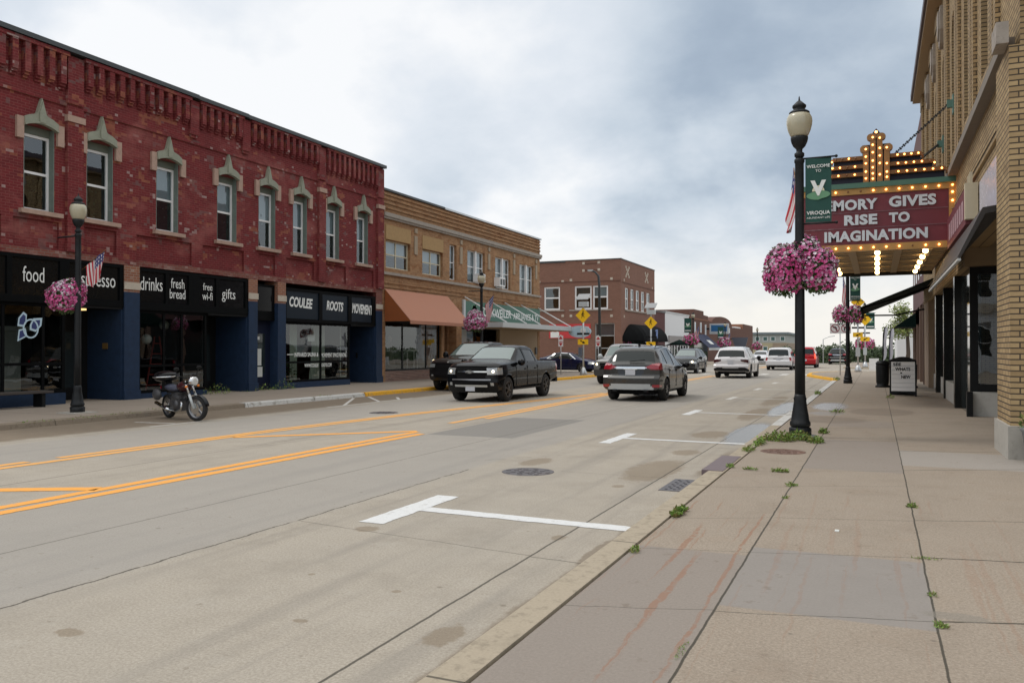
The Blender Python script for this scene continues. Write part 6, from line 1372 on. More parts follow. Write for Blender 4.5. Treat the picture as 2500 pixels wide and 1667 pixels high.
weeds((-1.5, 11.05, K), 50, .10, .03, 'thin grass in the slab joint left of its pair', 40, .06, sx=1.3, sy=.3); weeds((-1.12, 11.0, K), 70, .12, .04, 'thin grass in the slab joint right of its pair', 41, .07, sx=1.3, sy=.3)
weeds((-.89, 9.93, K), 60, .09, .04, 'grass where two slab joints meet before the lamp', 42, .05); weeds((-.88, 9.1, K), 30, .05, .04, 'tiny weed on the left long joint', 43, .04)
weeds((.315, 9.1, K), 90, .06, .06, 'dark weed in the right long joint of the pavement', 44, .045); weeds((.32, 5.9, K), 25, .04, .03, 'tiny weed in the right long joint beside the grey slab', 45, .035); weeds((.33, 5.26, K), 60, .05, .035, 'bright small weed below the broken slab corner', 46, .035)
weeds((-.93, 4.3, K), 60, .09, .02, 'pale litter of clover in the near left joint', 47, .02, sx=.3, sy=2.2); weeds((.33, 6.9, K), 40, .08, .02, 'low moss at the slab corner', 48, .03, sx=1.8, sy=.4)
weeds((-.90, 21.8, K), 110, .16, .07, 'dark weed tuft on the left joint under the marquee', 49, .07); weeds((.38, 28.6, K), 80, .12, .12, 'weed at the foot of the sandwich board', 50, .07)
weeds((-1.85, 30.0, K), 120, .2, .1, 'weeds along the white painted kerb', 51, .09, sx=.5, sy=2); weeds((-1.80, 43.8, K), 120, .22, .14, 'weeds where the yellow kerb begins', 52, .1, sx=.6, sy=2.2)
for i, (x, y, n, r_, h, lab) in enumerate([(-16.3, 13.2, 110, .35, .07, 'low weeds on the far kerb left of the cafe lamp'), (-16.5, 14.4, 90, .3, .06, 'low weeds on the far kerb at the foot of the cafe lamp'), (-16.35, 12.0, 70, .3, .05, 'low weeds on the far kerb at the left edge'), (-16.9, 15.8, 60, .25, .05, 'low weeds behind the motorcycle kerb'), (-17.3, 17.4, 60, .25, .05, 'low weeds right of the motorcycle'),
        (-20.7, 21.9, 150, .30, .38, 'tall weeds beside the cafe door recess'), (-20.75, 24.4, 120, .32, .26, 'weeds at the foot of the stair door'), (-20.7, 25.5, 160, .30, .42, 'tall weeds at the blue pier by the stair door'), (-16.7, 22.5, 60, .3, .05, 'low weeds behind the white painted kerb'), (-20.8, 23.2, 60, .3, .1, 'low weeds at the cafe step')]):
    weeds((x, y, K), int(n*(.45 if h < .2 else 1)), r_*(.75 if h < .2 else 1), h*(.6 if h < .2 else 1), lab, 60+i, .055 if h < .2 else .09, sy=1.9)
# ================================================================== vehicles
def lerp_list(pts, s):
    if s <= pts[0][0]: return pts[0][1]
    for (a, p), (b, q) in zip(pts, pts[1:]):
        if s <= b: return p+(q-p)*(s-a)/(b-a) if b > a else q
    return pts[-1][1]
def smooth_list(pts, s, sg=.035):
    return (lerp_list(pts, s)*2+lerp_list(pts, s-sg)+lerp_list(pts, s+sg)+.6*(lerp_list(pts, s-2*sg)+lerp_list(pts, s+2*sg)))/5.2
def inpoly(p, poly):
    x, y = p; c = False; n = len(poly)
    for i in range(n):
        (x1, y1), (x2, y2) = poly[i], poly[i-1]
        if (y1 > y) != (y2 > y) and x < (x2-x1)*(y-y1)/(y2-y1)+x1: c = not c
    return c
TU = [1, .985, .96, .92, .87, .82, .76, .70, .64, .58, .52, .46, .40, .32, .24, .16, .08, 0]
def wheel(car, x, y, r, w_, rim, spokes, seg=28):
    sg = 1 if y > 0 else -1
    ty = MB().lathe((x, y, r), [(r*.66, -w_/2), (r*.90, -w_/2), (r*.985, -w_*.40), (r, -w_*.2), (r, w_*.2), (r*.985, w_*.40), (r*.90, w_/2), (r*.66, w_/2)], seg, 'y', cap=False).build('wheel', M_TYRE, car)
    mb = MB(); yo = y+sg*w_*.36; rr = r*.66
    mb.lathe((x, yo, r), [(rr, -.03), (rr, .03), (rr*.90, .034), (rr*.86, .0), (rr*.86, -.02)], seg, 'y', cap=False)
    mb.lathe((x, yo, r), [(.055, -.02), (.06, .035), (.04, .045)], 12, 'y')
    for k in range(spokes):
        a = 2*math.pi*k/spokes+.3; c, s_ = math.cos(a), math.sin(a)
        mb.bar((x+c*.04, yo+sg*.03, r+s_*.04), (x+c*rr*.92, yo+sg*.012, r+s_*rr*.92), rr*.20, .03, up=(0, 1, 0))
    mb.build('rim', rim, ty)
    MB().lathe((x, yo, r), [(rr*.87, -.035), (rr*.87, -.030)], 20, 'y').build('brake_disc', M_BLACKMATT, ty)
def make_car(name, label, cat, loc, head, S, group=None):
    L, W = S['L'], S['W']; hw = W/2
    car = thing(name, label, cat, (0, 0, 0), group)
    end = .5
    st = sorted({round(v, 4) for v in [i*.045 for i in range(int(L/.045)+1)]+[L-.002, L-.02, L-.04, L-.08, 0, .02, .04, .08, L]+[b for b in S.get('cuts', [])] if 0 <= v <= L})
    bf, br = S.get('bf', .16), S.get('br', .10); nose, tail = S.get('nose', [(0, 0), (2, 0)]), S.get('tail', [(0, 0), (2, 0)])
    def wf(s): return max(0, (s-(L-.8))/.8)**1.6
    def wr(s): return max(0, (.7-s)/.7)**1.6
    def X(s, y, z):
        e = 1-min(1, abs(y)/hw)**2
        return s-L/2+wf(s)*(bf*(e-1)+lerp_list(nose, z))-wr(s)*(br*(e-1)+lerp_list(tail, z))
    def widths(s):
        wm = hw*(1-.06*wf(s)-.035*wr(s)); return wm
    dep = S.get('bed')
    rings = []
    for s in st:
        zb, zs, zt = lerp_list(S['zb'], s), smooth_list(S['zs'], s), smooth_list(S['zt'], s, S.get('sg', .03)); wt = smooth_list(S['wt'], s, .05)
        zs = min(zs, zt-.03); wm = widths(s); ws = wm*.955; wt = min(wt, ws-.005)
        pts = []
        for u in (0, .5, .94): pts.append((wm*.90*u, zb, 'U'))
        P1, P2 = (wm*.90, zb), (wm*.985, zb+.07)
        for u in (0, .5): pts.append((P1[0]+(P2[0]-P1[0])*u, P1[1]+(P2[1]-P1[1])*u, 'B'))
        nS = 30
        for i in range(nS):
            u = i/nS; z = P2[1]+(zs-P2[1])*u; sh = math.sin(min(1, u*1.15)*math.pi*.5); y = wm*(.985+.015*math.sin(u*math.pi)) if u < .62 else wm-(wm-ws)*((u-.62)/.38)**1.6
            if .30 < u < .45: y -= .006
            pts.append((y, z, 'S'))
        dr = min(.045, (zt-zs)*.45)
        nG = 12
        for i in range(nG):
            u = i/nG; y = ws+(wt-ws)*u+.012*math.sin(u*math.pi); pts.append((y, zs+(zt-dr-zs)*u, 'G'))
        inbed = dep and dep[0] <= s <= dep[1]
        for u in TU:
            y = wt*u; z = zt-dr*(u**8)+.015*(1-u*u)
            if inbed and u < .96: z -= dep[2]
            pts.append((y, z, 'T'))
        rings.append((s, pts))
    wheels = S['wheels']; rad = S['r']; Ra = rad*S.get('arch', 1.16)
    b = bmesh.new(); data = {}; grid = []
    def addv(s, y, z):
        x = X(s, y, z)
        if abs(y) > hw*.6 and z < rad*2.3:
            for sw in wheels:
                d_ = math.hypot(s-sw, z-rad)
                if abs(d_-Ra) < .034 and d_ > 0: s2 = sw+(s-sw)*Ra/d_; z = rad+(z-rad)*Ra/d_; x += s2-s
        return b.verts.new((x, y, z))
    for s, pts in rings:
        row = []
        for y, z, leg in pts: row.append((addv(s, y, z), s, y, z, leg))
        neg = []
        for y, z, leg in pts: neg.append(None if y == 0 else (addv(s, -y, z), s, -y, z, leg))
        grid.append((row, [n if n else r for n, r in zip(neg, row)]))
    parts = S['parts']; faces = {}
    def classify(s, y, z, leg, cap):
        ay = abs(y)
        if cap is None and leg in 'UBS' and ay > hw*.55:
            for sw in wheels:
                if math.hypot(s-sw, z-rad) < Ra*.985: return None
        for i, p in enumerate(parts):
            k = p[2]
            if k == 'side' and leg in 'SGB' and cap is None and inpoly((s, z), p[3]): return i
            if k == 'top' and leg == 'T' and cap is None and p[3][0] < s < p[3][1] and ay < lerp_list(S['wt'], s)*p[3][2]: return i
            if k == 'front' and (cap == 'F' or (cap is None and s > L-p[3][1] and leg in 'SGTB')) and inpoly((ay, z), p[3][0]): return i
            if k == 'rear' and (cap == 'R' or (cap is None and s < p[3][1] and leg in 'SGTB')) and inpoly((ay, z), p[3][0]): return i
        return -1
    def addf(vs, s, y, z, leg, cap=None):
        i = classify(s, y, z, leg, cap)
        if i is None: return
        try: f = b.faces.new(vs)
        except ValueError: return
        f.smooth = True
        if i >= 0 and parts[i][5] and y < 0: i = i+1000
        faces[f] = i
    for (ra, na), (rb, nb) in zip(grid, grid[1:]):
        for A, Bq, sgn in ((ra, rb, 1), (na, nb, -1)):
            for k in range(len(A)-1):
                q = (A[k], A[k+1], Bq[k+1], Bq[k]); c = [sum(v[j] for v in q)/4 for j in (1, 2, 3)]
                vs = [v[0] for v in q]
                if len(set(vs)) < 4: vs = list(dict.fromkeys(vs))
                addf(vs if sgn > 0 else vs[::-1], *c, A[k][4])
    for cap, (row, neg), s in (('F', grid[-1], L), ('R', grid[0], 0)):
        idx = [k for k, v in enumerate(row) if v[4] in 'BSG']; tidx = [k for k, v in enumerate(row) if v[4] == 'T']
        prev = None
        cols = TU+[-u for u in TU[-2::-1]]
        for k in idx+['top']:
            line = []
            for u in cols:
                if k == 'top':
                    j = tidx[TU.index(abs(u))]; v = (row if u >= 0 else neg)[j]; line.append((v[0], v[2], v[3]))
                else:
                    y, z = row[k][2]*u, row[k][3]
                    v = row[k] if u == 1 else neg[k] if u == -1 else None
                    line.append((v[0], v[2], v[3]) if v else (b.verts.new((X(s, y, z), y, z)), y, z))
            if prev:
                for a in range(len(cols)-1):
                    q = (prev[a], prev[a+1], line[a+1], line[a]); vs = list(dict.fromkeys(v[0] for v in q))
                    if len(vs) > 2: addf(vs if cap == 'R' else vs[::-1], s, sum(v[1] for v in q)/4, sum(v[2] for v in q)/4, 'S', cap)
            prev = line
    bmesh.ops.recalc_face_normals(b, faces=b.faces); b.normal_update()
    # make sure normals point outwards
    if sum(f.normal.z*f.calc_area() for f in b.faces if f.calc_center_median().z > S['zt'][len(S['zt'])//2][1]-.1) < 0: bmesh.ops.reverse_faces(b, faces=b.faces)
    by = {}
    for f, i in faces.items(): by.setdefault(i, []).append(f)
    body = None; made = {}
    for i in sorted(by, key=lambda q: (q != -1, q)):
        nb = bmesh.new(); mp = {}; off = 0 if i == -1 else parts[i % 1000][4]
        nrm = {}
        for f in by[i]:
            for v in f.verts: nrm[v] = nrm.get(v, Vector())+f.normal
        for v, n_ in nrm.items(): mp[v] = nb.verts.new(v.co+n_.normalized()*off)
        for f in by[i]:
            try: g = nb.faces.new([mp[v] for v in f.verts]); g.smooth = True
            except ValueError: pass
        nm = 'body' if i == -1 else parts[i % 1000][0]; me = bpy.data.meshes.new(nm); nb.to_mesh(me); nb.free(); me.materials.append(S['paint'] if i == -1 else parts[i % 1000][1])
        o = bpy.data.objects.new(nm, me); COL.objects.link(o); o.parent = car; made.setdefault(nm, []).append(o)
        if i == -1: body = o
    b.free()
    MB().box(-L/2+.25, L/2-.25, -hw+.24, hw-.24, S['zb'][len(S['zb'])//2][1]-.05, lerp_list(S['zs'], L/2)-.25).build('underbody', M_BLACKMATT, car)
    for sw in wheels:
        for sg in (1, -1): wheel(car, sw-L/2, sg*(hw-S.get('tw', .24)/2-.01), rad, S.get('tw', .24), S.get('rim', M_RIM), S.get('spokes', 6))
    ms = S['mirror']
    for sg in (1, -1):
        mb = MB(); mb.ellip((ms[0]-L/2, sg*(hw+.10), ms[1]), .09, .13, .10*S.get('mk', 1), 12, 8); mb.bar((ms[0]-L/2+.03, sg*(hw-.08), ms[1]-.05), (ms[0]-L/2, sg*(hw+.05), ms[1]-.03), .06, .05); mb.build('side_mirror', S.get('mirrorm', S['paint']), car)
    for (front, z, w_, h_) in S.get('plates', []):
        xe = X(L if front else 0, 0, z); d_ = 1 if front else -1; MB().box(xe+d_*.012, xe+d_*.028, -w_/2, w_/2, z-h_/2, z+h_/2).build('number_plate', M_PLATE, car)
    for (front, y, z, r_, m) in S.get('lamps', []):
        for sg in (1, -1):
            xe = X(L if front else 0, y, z)-(.03 if front else -.03); MB().ellip((xe, sg*y, z), .05, r_, r_, 10, 8).build('lit_lamp', m, car)
    for nm, m, args in S.get('boxes', []): MB().box(args[0]-L/2, args[1]-L/2, *args[2:]).build(nm, m, car)
    if S.get('emblem'):
        z = S['emblem']; xe = X(L, 0, z); mb = MB(); mb.box(xe+.012, xe+.035, -.14, .14, z-.025, z+.025); mb.box(xe+.012, xe+.04, -.06, .06, z-.05, z+.05); mb.build('emblem', M_CHROME, car)
    # door shut lines and handles
    for sd, z0, z1 in S.get('seams', []):
        for sg in (1, -1): mb = MB(); mb.box(sd-L/2-.008, sd-L/2+.008, sg*(hw-.01), sg*(hw+.004), z0, z1); mb.build('door_seam', M_BLACK, car)
    for sd, z in S.get('handles', []):
        for sg in (1, -1): MB().box(sd-L/2-.10, sd-L/2+.10, sg*(hw-.03), sg*(hw+.025), z-.018, z+.018).build('door_handle', S['paint'], car)
    if S.get('rails'):
        s0, s1, y, z = S['rails']
        for sg in (1, -1): MB().tube([(s0-L/2, sg*y, z-.04), (s0-L/2+.12, sg*y, z), (s1-L/2-.12, sg*y, z), (s1-L/2, sg*y, z-.04)], .018, 6).build('roof_rail', M_TRIM, car)
    if S.get('wiper'):
        s0, z0 = S['wiper']; MB().bar((s0-L/2-.02, .05, z0), (s0-L/2+.02, -.42, z0+.05), .03, .02).build('wiper', M_BLACK, car)
    car.location = loc; car.rotation_euler = (0, 0, head); return car
UP, DOWN = math.pi/2, -math.pi/2
def R_(y0, y1, z0, z1): return [(y0, z0), (y1, z0), (y1, z1), (y0, z1)]
# --- black pickup driving towards the camera
pick = dict(L=5.4, W=1.89, paint=P_BLACK, wheels=(1.24, 4.50), r=.395, tw=.26, rim=M_DKRIM, spokes=6, mirrorm=P_BLACK, bf=.22, arch=1.18,
    zt=[(0, 1.26), (1.82, 1.28), (1.88, 1.38), (2.02, 1.71), (2.3, 1.785), (2.9, 1.80), (3.22, 1.74), (3.95, 1.33), (4.15, 1.30), (5.1, 1.24), (5.32, 1.19), (5.4, 1.12)],
    zs=[(0, 1.19), (1.8, 1.21), (2.0, 1.22), (3.9, 1.24), (4.2, 1.22), (5.1, 1.16), (5.4, 1.05)], zb=[(0, .60), (.7, .52), (1.7, .42), (4.0, .40), (4.9, .34), (5.4, .30)],
    wt=[(0, .86), (1.8, .86), (2.0, .68), (3.2, .66), (3.95, .80), (5.1, .80), (5.4, .78)], bed=(.08, 1.76, .45), nose=[(.25, -.14), (.45, -.03), (.62, .03), (.74, .01), (1.0, .0), (1.12, -.03), (1.2, -.08)],
    mirror=(3.72, 1.24), mk=1.1, plates=[(True, .44, .32, .17)], lamps=[(True, .73, .97, .055, M_HEADLIT)], emblem=.957,
    seams=[(2.05, .5, 1.14), (2.95, .48, 1.13), (3.9, .48, 1.10)], handles=[(2.2, 1.03), (3.08, 1.02)],
    boxes=[('step_bar', M_TRIM, (1.75, 4.0, -.93, -.78, .36, .42)), ('step_bar', M_TRIM, (1.75, 4.0, .78, .93, .36, .42)), ('mud_flap', M_BLACK, (.72, .75, -.94, -.70, .22, .55)), ('rear_bumper', M_TRIM, (-.12, .05, -.85, .85, .48, .66))],
    parts=[('windscreen', M_WINDSHIELD, 'top', (3.25, 3.93, .93), -.006, False),
        ('side_window', M_CARGLASS, 'side', [(3.0, 1.25), (3.0, 1.68), (3.18, 1.68), (3.72, 1.31)], -.012, True), ('side_window', M_CARGLASS, 'side', [(2.12, 1.26), (2.16, 1.65), (2.92, 1.68), (2.92, 1.25)], -.012, True),
        ('headlight', M_HEADLENS, 'front', (R_(.54, .94, .87, 1.08), .42), .004, True), ('grille_bar', M_CHROME, 'front', (R_(0, .54, .93, .985), .12), .014, False),
        ('grille', M_BLACKMATT, 'front', (R_(0, .54, .74, 1.13), .10), -.02, False), ('bumper_chrome', M_RIM, 'front', (R_(0, .70, .68, .725), .1), .006, False), ('fog_light', M_HEADLENS, 'front', (R_(.68, .76, .54, .63), .3), .004, True),
        ('lower_grille', M_BLACKMATT, 'front', (R_(0, .62, .56, .67), .1), -.01, False), ('skid_plate', M_SILVER, 'front', (R_(0, .55, .49, .55), .1), .008, False),
        ('tail_light', M_TAIL, 'rear', (R_(.74, .98, .85, 1.16), .16), .004, True), ('arch_trim', M_TRIM, 'side', [(9, 9), (9.1, 9), (9, 9.1)], 0, False)])
make_car('pickup_truck', 'black crew-cab pickup truck with lit headlights driving towards the camera', 'pickup truck', (-11.70, 25.95, 0), DOWN, pick)
# --- bigger black pickup parked at the kerb behind it
ram = dict(pick); ram.update(L=5.8, W=2.02, paint=P_BLACK2, wheels=(1.3, 4.85), r=.42,
    zt=[(0, 1.36), (1.82, 1.38), (1.9, 1.5), (2.05, 1.86), (2.35, 1.955), (3.1, 1.97), (3.45, 1.90), (4.2, 1.40), (4.4, 1.36), (5.45, 1.28), (5.68, 1.22), (5.8, 1.15)], zs=[(0, 1.28), (2.0, 1.32), (4.1, 1.28), (5.4, 1.18), (5.8, 1.05)],
    wt=[(0, .92), (1.8, .92), (2.1, .72), (3.4, .70), (4.2, .88), (5.5, .88), (5.8, .86)], zb=[(0, .62), (1.7, .46), (4.9, .44), (5.8, .42)], mirror=(3.95, 1.42), mk=1.5, lamps=[], emblem=None, plates=[], seams=[(2.1, .5, 1.3), (3.1, .5, 1.28)], handles=[], boxes=[],
    parts=[('windscreen', M_WINDSHIELD, 'top', (3.48, 4.18, .93), -.006, False), ('side_window', M_CARGLASS, 'side', [(3.1, 1.36), (3.1, 1.82), (3.4, 1.82), (3.98, 1.38)], -.012, True), ('side_window', M_CARGLASS, 'side', [(2.2, 1.38), (2.24, 1.80), (3.02, 1.82), (3.02, 1.36)], -.012, True),
        ('headlight', M_HEADLENS, 'front', (R_(.66, .99, .95, 1.08), .3), .004, True), ('grille', M_BLACKMATT, 'front', (R_(0, .64, .80, 1.10), .10), -.02, False), ('fog_light', M_HEADLENS, 'front', (R_(.72, .80, .60, .66), .3), .004, True), ('lower_grille', M_BLACKMATT, 'front', (R_(0, .66, .52, .66), .1), -.01, False)])
make_car('pickup_truck', 'larger dull black pickup parked at the yellow kerb behind the moving pickup', 'pickup truck', (-15.45, 31.7, 0), DOWN, ram)
# --- grey crossover driving away
esc = dict(L=4.52, W=1.84, paint=P_GREY, wheels=(.93, 3.62), r=.35, tw=.235, rim=M_RIM, spokes=7, mirrorm=P_BLACK, bf=.28, br=.13, arch=1.15, sg=.04,
    zt=[(0, 1.10), (.04, 1.13), (.12, 1.18), (.44, 1.50), (.56, 1.585), (.85, 1.64), (1.7, 1.685), (2.4, 1.665), (2.75, 1.57), (3.45, 1.16), (3.7, 1.10), (4.2, 1.0), (4.42, .88), (4.52, .74)],
    zs=[(0, 1.06), (.30, 1.16), (.9, 1.10), (1.8, 1.03), (3.4, 1.0), (4.0, .92), (4.52, .64)], zb=[(0, .36), (.5, .30), (.9, .27), (3.6, .26), (4.2, .26), (4.52, .32)],
    wt=[(0, .78), (.15, .74), (.5, .62), (1.5, .61), (2.6, .58), (3.45, .72), (4.2, .70), (4.52, .62)], nose=[(.2, -.08), (.5, .0), (.8, -.06)], tail=[(.2, -.08), (.36, .02), (.55, .05), (.70, .06), (.74, .03), (.80, -.02), (1.0, -.02), (1.2, -.07)],
    mirror=(3.22, 1.05), mk=1.0, plates=[(False, .875, .31, .16)], lamps=[], seams=[(1.25, .45, 1.0), (2.2, .4, .98), (3.2, .4, .95)], handles=[(1.42, .93), (2.35, .91)], wiper=(.13, 1.2), rails=(.8, 2.5, .57, 1.69),
    boxes=[('exhaust_tip', M_TRIM, (-.03, .12, -.55, -.42, .30, .36)), ('exhaust_tip', M_TRIM, (-.03, .12, .42, .55, .30, .36)), ('roof_fin', M_BLACK, (1.0, 1.15, -.02, .02, 1.65, 1.74))],
    parts=[('rear_window', M_CARGLASS, 'top', (.125, .43, .95), -.006, False), ('windscreen', M_CARGLASS, 'top', (2.76, 3.42, .93), -.006, False),
        ('side_window', M_CARGLASS, 'side', [(.66, 1.20), (1.0, 1.53), (1.22, 1.55), (1.22, 1.13)], -.012, True), ('side_window', M_CARGLASS, 'side', [(1.30, 1.11), (1.30, 1.56), (2.12, 1.585), (2.16, 1.06)], -.012, True), ('side_window', M_CARGLASS, 'side', [(2.24, 1.02), (2.22, 1.57), (2.62, 1.54), (3.22, 1.03)], -.012, True),
        ('tail_light', M_TAIL, 'rear', ([(.46, 1.03), (.62, .965), (1.0, .95), (1.0, 1.17), (.64, 1.13)], .36), .006, True), ('chrome_strip', M_CHROME, 'rear', ([(0, .965), (.40, .975), (.50, 1.0), (.42, 1.045), (0, 1.055)], .1), .016, False),
        ('rear_reflector', M_TAIL, 'rear', (R_(.68, .90, .44, .51), .3), .004, True), ('bumper_insert', M_LTMETAL, 'rear', ([(0, .37), (.72, .37), (.60, .53), (0, .53)], .2), .006, False),
        ('lower_valance', M_TRIM, 'rear', (R_(0, .95, .2, .35), .4), .002, False), ('bumper_ledge', plain('pale_grey_ledge', (.20, .20, .195), .55), 'rear', (R_(0, .72, .705, .765), .12), .003, False), ('plate_recess', plain('slate_recess', (.045, .055, .07), .4), 'rear', ([(0, .77), (.34, .77), (.42, .95), (0, .95)], .06), -.004, False),
        ('headlight', M_HEADLENS, 'front', (R_(.5, .92, .68, .82), .4), .004, True), ('grille', M_BLACKMATT, 'front', (R_(0, .5, .45, .62), .1), -.01, False)])
make_car('crossover_car', 'gunmetal grey crossover driving away with red tail lamps and a pale bumper insert', 'car', (-7.20, 28.05, 0), UP, esc).scale = (1.05, 1.05, 1.06)
# --- silver boxy suv oncoming behind it
yuk = dict(L=5.2, W=2.02, paint=P_SILVER, wheels=(1.15, 4.12), r=.40, tw=.26, rim=M_RIM, spokes=6, mirrorm=M_LTMETAL, bf=.14, arch=1.15,
    zt=[(0, 1.2), (.2, 1.7), (.4, 1.86), (3.0, 1.90), (3.3, 1.82), (3.85, 1.30), (4.05, 1.25), (5.0, 1.17), (5.15, 1.12), (5.2, 1.08)], zs=[(0, 1.15), (3.8, 1.18), (4.4, 1.12), (5.2, 1.0)], zb=[(0, .5), (1.6, .42), (4.6, .42), (5.2, .40)],
    wt=[(0, .8), (.4, .74), (3.2, .72), (3.85, .84), (5.2, .86)], mirror=(3.6, 1.30), mk=1.3, plates=[(True, .56, .31, .16)], lamps=[(True, .78, .95, .065, M_HEADLIT)], seams=[(3.0, .5, 1.15)], handles=[],
    parts=[('windscreen', M_WINDSHIELD, 'top', (3.32, 3.84, .93), -.006, False), ('side_window', M_CARGLASS, 'side', [(2.1, 1.24), (2.1, 1.76), (3.1, 1.78), (3.58, 1.24)], -.012, True), ('side_window', M_CARGLASS, 'side', [(.5, 1.26), (.6, 1.72), (2.0, 1.76), (2.0, 1.24)], -.012, True),
        ('headlight', M_HEADLENS, 'front', (R_(.64, .98, .82, 1.02), .22), .004, True), ('grille_bar', M_CHROME, 'front', (R_(0, .62, .875, .935), .1), .012, False), ('grille_bar', M_CHROME, 'front', (R_(0, .66, .70, .745), .1), .012, False), ('grille', M_BLACKMATT, 'front', (R_(0, .63, .745, 1.01), .1), -.02, False), ('bumper', plain('dark_bumper', (.05, .048, .046), .6), 'front', (R_(0, 1.02, .38, .70), .3), .01, False)])
make_car('suv', 'silver boxy sport utility with lit headlamp half hidden behind the grey crossover', 'car', (-11.25, 39.7, 0), DOWN, yuk)
# --- white suv driving away
exp_ = dict(esc); exp_.update(L=5.0, W=2.0, paint=P_WHITE, wheels=(1.0, 4.02), r=.385, tw=.25, mirrorm=P_BLACK, br=.16,
    zt=[(0, 1.12), (.03, 1.14), (.08, 1.18), (.36, 1.58), (.48, 1.68), (.8, 1.74), (1.9, 1.78), (2.7, 1.76), (3.05, 1.66), (3.8, 1.20), (4.1, 1.14), (4.7, 1.05), (4.92, .95), (5.0, .82)], zs=[(0, 1.06), (.4, 1.16), (1.2, 1.10), (3.7, 1.04), (4.4, .98), (5.0, .72)], zb=[(0, .42), (.5, .32), (1.0, .28), (4.2, .28), (5, .34)],
    wt=[(0, .82), (.4, .70), (1.5, .68), (2.8, .66), (3.8, .8), (5, .72)], mirror=(3.55, 1.16), plates=[(False, .88, .32, .16)], seams=[(1.4, .5, 1.08), (2.45, .45, 1.06)], handles=[], wiper=(.10, 1.2), rails=(.8, 2.8, .62, 1.81), boxes=[],
    parts=[('rear_window', M_CARGLASS, 'top', (.085, .37, .95), -.006, False), ('windscreen', M_CARGLASS, 'top', (3.06, 3.78, .93), -.006, False), ('side_window', M_CARGLASS, 'side', [(.6, 1.2), (.9, 1.62), (1.36, 1.66), (1.36, 1.14)], -.012, True), ('side_window', M_CARGLASS, 'side', [(1.44, 1.14), (1.44, 1.66), (2.4, 1.68), (2.42, 1.10)], -.012, True), ('side_window', M_CARGLASS, 'side', [(2.5, 1.10), (2.48, 1.67), (2.95, 1.64), (3.6, 1.12)], -.012, True),
        ('tail_light', plain('smoked_tail_lamp', (.06, .008, .010), .15, coat=1.0), 'rear', ([(.52, .98), (.98, .86), (1.02, .86), (1.02, 1.06), (.52, 1.06)], .30), .006, True), ('bumper_trim', M_TRIM, 'rear', ([(0, .38), (1.02, .38), (1.02, .48), (.80, .62), (0, .62)], .35), .004, False), ('bumper_strip', M_SILVER, 'rear', (R_(0, .45, .57, .60), .05), .012, False), ('tailgate_badge', M_RIM, 'rear', (R_(0, .22, 1.0, 1.03), .05), .006, False)])
exp_['parts'] = [exp_['parts'][i] for i in (0, 1, 2, 3, 4, 5, 7, 6, 8)]
make_car('suv', 'white sport utility with black bumper driving away ahead of the grey crossover', 'car', (-7.55, 50.2, 0), UP, exp_)
# --- slate crossover oncoming
rog = dict(esc); rog.update(paint=P_SLATE, lamps=[(True, .66, .80, .06, M_HEADLIT)], plates=[(True, .50, .31, .15)], rails=None, parts=[p if p[0] != 'windscreen' else ('windscreen', M_WINDSHIELD)+p[2:] for p in esc['parts']])
make_car('crossover_car', 'slate grey crossover with one bright headlamp coming towards the camera beside the white sport utility', 'car', (-11.95, 57.5, 0), DOWN, rog)
# --- white minivan and red van driving away
van = dict(esc); van.update(L=5.14, W=1.96, paint=P_WHITE, wheels=(1.05, 4.12), r=.34, br=.10, wiper=(.06, 1.1), rails=(.6, 2.8, .66, 1.78), boxes=[], plates=[(False, .82, .31, .15)], mirror=(3.75, 1.12),
    zt=[(0, 1.0), (.02, 1.04), (.22, 1.62), (.32, 1.70), (.6, 1.735), (2.2, 1.75), (2.9, 1.71), (3.3, 1.58), (4.1, 1.12), (4.6, 1.02), (5.0, .86), (5.14, .72)], zs=[(0, .98), (.3, 1.05), (4, 1.0), (4.6, .92), (5.14, .62)], wt=[(0, .80), (.3, .70), (2.8, .68), (4.1, .78), (5.14, .68)], seams=[(1.6, .4, 1.0), (2.9, .4, 1.0)], handles=[],
    parts=[('rear_window', M_CARGLASS, 'top', (.04, .215, .95), -.004, False), ('windscreen', M_CARGLASS, 'top', (3.32, 4.08, .93), -.006, False), ('side_window', M_CARGLASS, 'side', [(.45, 1.08), (.5, 1.6), (1.6, 1.64), (1.6, 1.06)], -.012, True), ('side_window', M_CARGLASS, 'side', [(1.7, 1.06), (1.7, 1.64), (2.8, 1.62), (3.7, 1.06)], -.012, True),
        ('tail_light', M_TAIL, 'rear', (R_(.80, 1.0, .72, .98), .16), .006, True), ('tailgate_trim', M_TRIM, 'rear', (R_(0, .34, .88, .91), .05), .006, False), ('lower_valance', M_TRIM, 'rear', (R_(0, 1.0, .2, .38), .3), .003, False)])
make_car('minivan', 'white minivan driving away beyond the white sport utility', 'van', (-6.95, 69.3, 0), UP, van)
